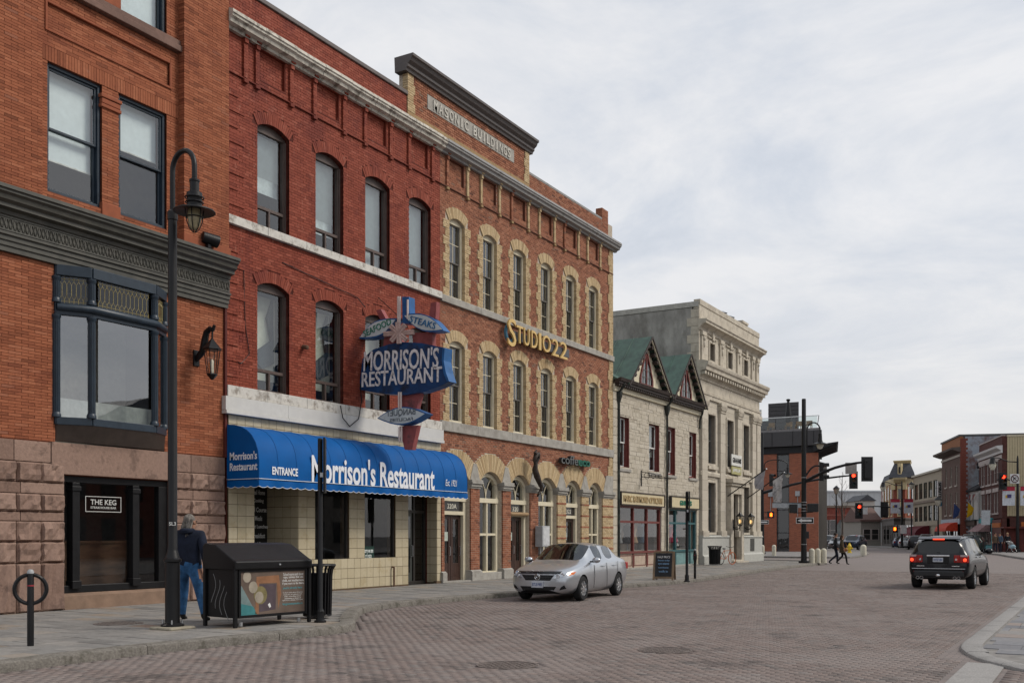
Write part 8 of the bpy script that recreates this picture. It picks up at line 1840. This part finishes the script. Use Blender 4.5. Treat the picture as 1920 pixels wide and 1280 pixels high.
# ---- parked and moving cars farther off
def far_car(name, label, px, py, head, colr, L=4.5, W=1.8, Hh=1.5, suvish=False, sc=1., lit=False, body=None):
    g_ = G(px, py, 0); o = thing(name, label, 'car', (g_[0],g_[1],.004), 'cars farther along the street', world=False, rz=head); o.scale = (sc,sc,sc)
    base = suv_st if suvish else sed_st; gg = gs if suvish else gc; wl_ = wl5 if suvish else wl4; wr_ = .375 if suvish else .315
    pm_ = paint(name+'_paint_%d' % int(px), colr, .4, .3); car_shell(o, base, gg, pm_, wl_, wr_, cargl, sub=1)
    for wx, wy in wl_: wheel(o, wx, wy*.985, wr_, .22, 5)
    fx = 2.5 if suvish else 2.2; zz_ = .85 if suvish else .68
    for s_ in (-1,1):
        MB().obox((fx-.12,s_*.64,zz_), (.1,0,0), (0,.14,0), (0,0,.07)).build('headlamp', clear_l, o, bevel=.03); MB().obox((-fx+.06,s_*.68,zz_+.15), (.1,0,0), (0,.12,0), (0,0,.12)).build('tail_lamp', taillit if lit else tail, o, bevel=.03)
        MB().sph((.8,s_*(1.1 if suvish else .97),1.18 if suvish else 1.03), (.08,.11,.08), 8, 6).build('mirror', trimb, o, smooth=True)
    MB().box(fx-.1,fx+.07,-.4,.4,zz_-.12,zz_+.06).build('grille', trimb, o, bevel=.02); MB().box(fx+.04,fx+.085,-.17,.17,.42,.55).build('number_plate', M('plate_white'), o); MB().box(-fx-.09,-fx-.06,-.17,.17,.8,.92).build('number_plate', M('plate_white'), o)
    return o
toward = R(-90+6)
far_car('parked_minivan', 'dark blue minivan facing the camera behind the yellow hydrant', 1601, 1031, R(-92), (.03,.045,.08), suvish=True)
far_car('parked_car', 'grey car behind the crossing couple', 1571, 1029.5, R(-88), (.12,.125,.13)); far_car('parked_car', 'dark car at the edge of the orange brick building', 1551, 1028, R(-88), (.05,.05,.055), suvish=True)
far_car('parked_car', 'white van half hidden by the orange brick building', 1545, 1024.5, R(-88), (.5,.5,.5), suvish=True)
far_car('parked_car', 'black car parked in front of the burgundy awnings', 1718, 1029.5, R(98), (.012,.013,.016), suvish=True); far_car('parked_car', 'silver car left of the black car near the burgundy awnings', 1697, 1028, R(100), (.35,.36,.37)); far_car('parked_car', 'dark blue car in front of the mansard block', 1686, 1027, R(102), (.03,.04,.09))
far_car('passing_car', 'dark green car partly hidden behind the black vehicle on the road', 1826, 1036, R(92), (.012,.022,.02), suvish=True)
far_car('parked_car', 'white car behind the roof of the black vehicle', 1790, 1031, R(98), (.5,.5,.5))
# ================================================================= people
def skinned(verts, edges, rad, sub=2):
    me = bpy.data.meshes.new('s'); me.from_pydata(verts, edges, []); o = bpy.data.objects.new('s', me); WORK.collection.objects.link(o)
    o.modifiers.new('skin', 'SKIN').use_smooth_shade = True
    for i, sv in enumerate(me.skin_vertices[0].data): sv.radius = rad[i]; sv.use_root = (i == 0)
    m_ = o.modifiers.new('ss', 'SUBSURF'); m_.levels = sub; m_.render_levels = sub; vl = WORK.view_layers[0]; vl.update(); r_ = bpy.data.meshes.new_from_object(o.evaluated_get(vl.depsgraph)); bpy.data.objects.remove(o); return r_
def person(label, loc, rz, ht, J, top, bottom, shoe, hair, skin_c=(.35,.19,.13), coat=0., girth=1., hair_len=.1, group=None, hood=False):
    """J: joint offsets on a 1.75 m figure facing +x (x forward, y left, z up)"""
    o = thing('person', label, 'person', loc, group, world=False, rz=rz); k = ht/1.75; g = girth; V = []; E_ = []; Rd = []; reg = []
    def add(p, r_, parent, rg):
        V.append(tuple(Vector(p)*k)); Rd.append((r_[0]*k, r_[1]*k) if isinstance(r_, tuple) else (r_*k, r_*k)); reg.append(rg)
        if parent is not None: E_.append((parent, len(V)-1))
        return len(V)-1
    pel = add((0,0,.93), (.125*g,.165*g), None, 'b'); sp = add((.0,0,1.12), (.115*g,.15*g), pel, 't'); ch = add(J.get('chest',(.0,0,1.34)), (.115*g,.175*g), sp, 't')
    nk = add(J.get('neck',(.0,0,1.49)), (.055,.055), ch, 's'); hd = J.get('head',(.02,0,1.63)); h0 = add((hd[0],hd[1],hd[2]-.06), (.075,.065), nk, 's'); h1 = add(hd, (.095,.078), h0, 's'); h2 = add((hd[0]-.01,hd[1],hd[2]+.07), (.07,.06), h1, 's')
    fd = Vector(J.get('face',(1,0,0))).normalized(); add(Vector(hd)+fd*.1+Vector((0,0,-.02)), .016, h1, 's'); add(Vector(hd)+fd*.06+Vector((0,0,-.085)), .035, h0, 's')
    for sd, s_ in (('l',1),('r',-1)):
        sh = add((ch and J.get('chest',(0,0,1.34))[0],s_*.17*g,1.40), .078*g, ch, 't'); el = add(J[sd+'e'], .052*g, sh, 't'); wr = add(J[sd+'w'], .034, el, 't')
        d = (Vector(J[sd+'w'])-Vector(J[sd+'e'])).normalized(); side = d.cross(Vector((1,0,0))); side = side.normalized() if side.length > .1 else Vector((0,1,0)); fw = Vector((1,0,0))
        pm_ = add(Vector(J[sd+'w'])+d*.06, (.032,.02), wr, 's')
        for i, (off, ln_) in enumerate(((-.027,.062),(-.009,.074),(.009,.07),(.026,.056))):
            f1 = add(Vector(J[sd+'w'])+d*.105+fw*off, .0095, pm_, 's'); add(Vector(J[sd+'w'])+d*(.105+ln_)+fw*(off*.8)-side*s_*.02, .008, f1, 's')
        t1 = add(Vector(J[sd+'w'])+d*.055+fw*.045, .011, pm_, 's'); add(Vector(J[sd+'w'])+d*.09+fw*.06, .009, t1, 's')
        hp = add((0,s_*.095*g,.86), (.10*g,.10*g), pel, 'b'); kn = add(J[sd+'k'], .066*g, hp, 'b'); an = add(J[sd+'a'], .05, kn, 'b')
        tdir = Vector(J.get(sd+'toe',(1,0,-.1))).normalized(); f0 = add(Vector(J[sd+'a'])+Vector((0,0,-.055)), (.045,.05), an, 'f'); add(Vector(J[sd+'a'])+Vector((0,0,-.06))+tdir*.15, (.032,.045), f0, 'f')
    me = skinned(V, E_, Rd); mats = {'t': top, 'b': bottom, 's': M('skin_%d' % int(skin_c[0]*100), skin_c, .55, .06), 'f': shoe}; order = ['t','b','s','f']
    for q in order: me.materials.append(mats[q])
    EV = [(Vector(V[a_]), Vector(V[b_]), reg[b_] if reg[b_] in 'sf' or reg[a_] != 'b' else reg[b_]) for a_, b_ in E_]
    hem = (.93-coat)*k
    for p in me.polygons:
        c = p.center; best = None
        for a_, b_, rg in EV:
            d = b_-a_; f_ = max(0, min(1, (c-a_).dot(d)/max(1e-9, d.length_squared))); dist = (c-(a_+d*f_)).length
            if best is None or dist < best[0]: best = (dist, rg)
        rg = best[1]
        if rg == 't' and c.z < hem: rg = 'b'
        if rg == 'b' and c.z > hem: rg = 't'
        p.material_index = order.index(rg)
    me.shade_smooth(); bo = link_mesh('body', me, None, o)
    hv = Vector(hd)*k; hb = MB(); rings = []
    for j in range(7):
        a_ = R(-35+125*j/6); rr = math.cos(a_); rings.append([(hv.x+(-.02*fd.x-fd.x*.015)*k+.108*k*rr*math.cos(b_)+random.uniform(-.006,.006)*k, hv.y-.02*fd.y*k+.093*k*rr*math.sin(b_), hv.z+.03*k+.105*k*math.sin(a_)) for b_ in [2*math.pi*i/14 for i in range(14)]])
    hb.loft(rings)
    if hair_len > .12:
        back = -fd; c0 = hv+back*.05*k
        for i in range(90):
            u = random.uniform(-1,1); sdv = fd.cross(Vector((0,0,1))); st_ = c0+sdv*u*.095*k+fd*random.uniform(-.02,.05)*k+Vector((0,0,random.uniform(.02,.11)*k*(1-u*u*.6))); hb.tube([st_, st_+back*.05*k+Vector((0,0,-hair_len*.5*k)), st_+back*random.uniform(.0,.1)*k+sdv*random.uniform(-.06,.06)*k+Vector((0,0,-hair_len*k))], [.016*k,.018*k,.005*k], 4)
    hb.build('hair', hair, o, smooth=60)
    for s_ in (-1,1):
        sdv = fd.cross(Vector((0,0,1)))*s_; MB().sph(tuple(hv+sdv*.082*k), (.02*k,.02*k,.032*k), 6, 5).build('ear', mats['s'], o, smooth=True); MB().sph(tuple(hv+fd*.088*k+sdv*.032*k+Vector((0,0,.012*k))), .011*k, 6, 5).build('eye', M('eye_dark',(.03,.025,.02),.2), o)
    if hood:
        n0 = Vector((-.045,0,1.47))*k; MB().torus(n0, (-.35,0,1), .085*k, .048*k, 16, 8).build('hood', top, o, smooth=True)
    if coat:
        rg_ = []
        for z, rx, ry in ((1.02,.15*g,.19*g),(.93,.155*g,.2*g),(.93-coat,.165*g,.215*g)): rg_.append([(rx*k*math.cos(2*math.pi*i/16), ry*k*math.sin(2*math.pi*i/16), z*k) for i in range(16)])
        MB().loft(rg_, cap=False).build('coat_skirt', top, o, smooth=60)
    return o
hoodie = M('navy_hoodie', (.012,.016,.03), .9, .2, 8, bump=.3, bscale=25); jeans = M('blue_jeans', (.03,.095,.21), .85, .3, 7, bump=.4, bscale=14); shoe_b = M('black_shoe', (.012,.012,.012), .6); grey_hair = M('grey_hair', (.15,.135,.12), .8, .45, 30, stretch=(1,1,.25))
walk = lambda a_: {'le':(-.05,.25,1.15),'lw':(.12,.29,.93),'re':(-.08,-.25,1.15),'rw':(.02,-.31,.91),'lk':(.12*a_,.1,.49),'la':(.10*a_,.11,.10),'rk':(.02*a_,-.10,.49),'ra':(-.38*a_,-.10,.13),'ltoe':(1,.1,-.1),'rtoe':(1,-.1,-.25)}
J = {'le':(-.04,.30,1.14),'lw':(.06,.34,.90),'re':(-.06,-.30,1.13),'rw':(-.02,-.30,.88),'lk':(.14,.15,.5),'la':(.2,.2,.09),'rk':(-.02,-.2,.49),'ra':(-.14,-.33,.12),'head':(.05,-.01,1.62),'face':(.85,-.5,-.05),'neck':(.02,0,1.48),'ltoe':(1,.15,-.1),'rtoe':(1,-.2,-.25)}
person('person with long grey hair, navy hoodie and blue jeans walking behind the street lamp', (4.3,13.06,ZS), R(112), 1.95, J, hoodie, jeans, shoe_b, grey_hair, girth=1.28, hair_len=.3, hood=True)
cpl = 'people farther along the street'
Jw = walk(1.0); Jw2 = {**walk(1.0), 'lk':(.05,.1,.49),'la':(-.3,.1,.13),'rk':(.2,-.1,.5),'ra':(.26,-.1,.09)}
p_ = G(1567,1056.5,0); person('crossing pedestrian in a black jacket and dark jeans', (p_[0],p_[1],.004), R(25), 1.85, Jw, M('black_jacket',(.012,.013,.017),.8), M('dark_jeans',(.012,.017,.03),.85), shoe_b, M('dark_hair',(.02,.015,.012),.7), coat=.1, group=cpl)
p_ = G(1579,1057,0); pr2 = (p_[0],p_[1]); person('crossing pedestrian in an olive coat with a tan bag', (p_[0],p_[1],.004), R(25), 1.72, Jw2, M('olive_coat',(.07,.055,.035),.9,.15,9), M('black_leggings',(.012,.012,.013),.85), shoe_b, M('brown_hair',(.06,.035,.02),.7), coat=.25, hair_len=.2, group=cpl)
bg_ = thing('shoulder_bag', 'tan shoulder bag carried by the crossing pedestrian in olive', 'bag', (pr2[0]+.25,pr2[1]-.2,.85), world=False); MB().sph((0,0,0), (.13,.07,.11), 10, 8).build('pouch', M('tan_leather',(.28,.11,.03),.5), bg_, smooth=True); MB().tube([(-.1,0,.1),(-.2,.15,.5),(-.1,.2,.55),(.1,.05,.1)], .012, 5).build('strap', M('tan_leather'), bg_)
stand = {'le':(-.03,.25,1.15),'lw':(.08,.27,.93),'re':(-.03,-.25,1.15),'rw':(.08,-.27,.93),'lk':(.03,.1,.49),'la':(.0,.1,.09),'rk':(.0,-.1,.49),'ra':(-.08,-.1,.1)}
for px, py, lb, tp, bt, rz, cc in ((1866,1035,'person in a brown jacket standing near the teal shop',M('brown_jacket',(.09,.06,.04),.9),M('dark_jeans'),R(-60),.1),(1875,1035,'person in a blue-grey top standing beside the brown jacket',M('blue_grey_top',(.06,.09,.13),.9),M('dark_jeans'),R(-120),0.),(1889,1035,'person in black standing by the pushchair',M('black_jacket'),M('black_leggings'),R(-70),.1)):
    p_ = G(px,py,ZS); person(lb, (p_[0],p_[1],ZS), rz, 1.85, stand, tp, bt, shoe_b, M('dark_hair') if px != 1889 else M('blond_hair',(.3,.2,.1),.7), coat=cc, group=cpl)
p_ = G(1897,1035.5,ZS); pc = thing('pushchair', 'pushchair with a pale blue cover on the far right pavement', 'pushchair', (p_[0],p_[1],ZS), world=False, rz=R(-40))
for x, y in ((-.35,.25),(-.35,-.25),(.35,.25),(.35,-.25)): MB().torus((x,y,.12), (0,1,0), .1, .025, 14, 6).build('wheel', tyre, pc)
MB().tube([(-.35,.25,.12),(.1,.25,.7),(-.45,.25,1.05),(-.45,-.25,1.05),(.1,-.25,.7),(-.35,-.25,.12)], .015, 5).tube([(.35,.25,.12),(-.1,.25,.7)], .015, 5).tube([(.35,-.25,.12),(-.1,-.25,.7)], .015, 5).build('chassis', steel, pc)
MB().sph((.05,0,.55), (.38,.22,.2), 10, 8).build('seat', M('pale_blue_cloth',(.25,.36,.42),.9), pc, smooth=True); MB().sph((-.15,0,.85), (.26,.22,.2), 10, 8).build('canopy', M('grey_cloth',(.2,.2,.2),.9), pc, smooth=True)
bpy.data.scenes.remove(WORK)
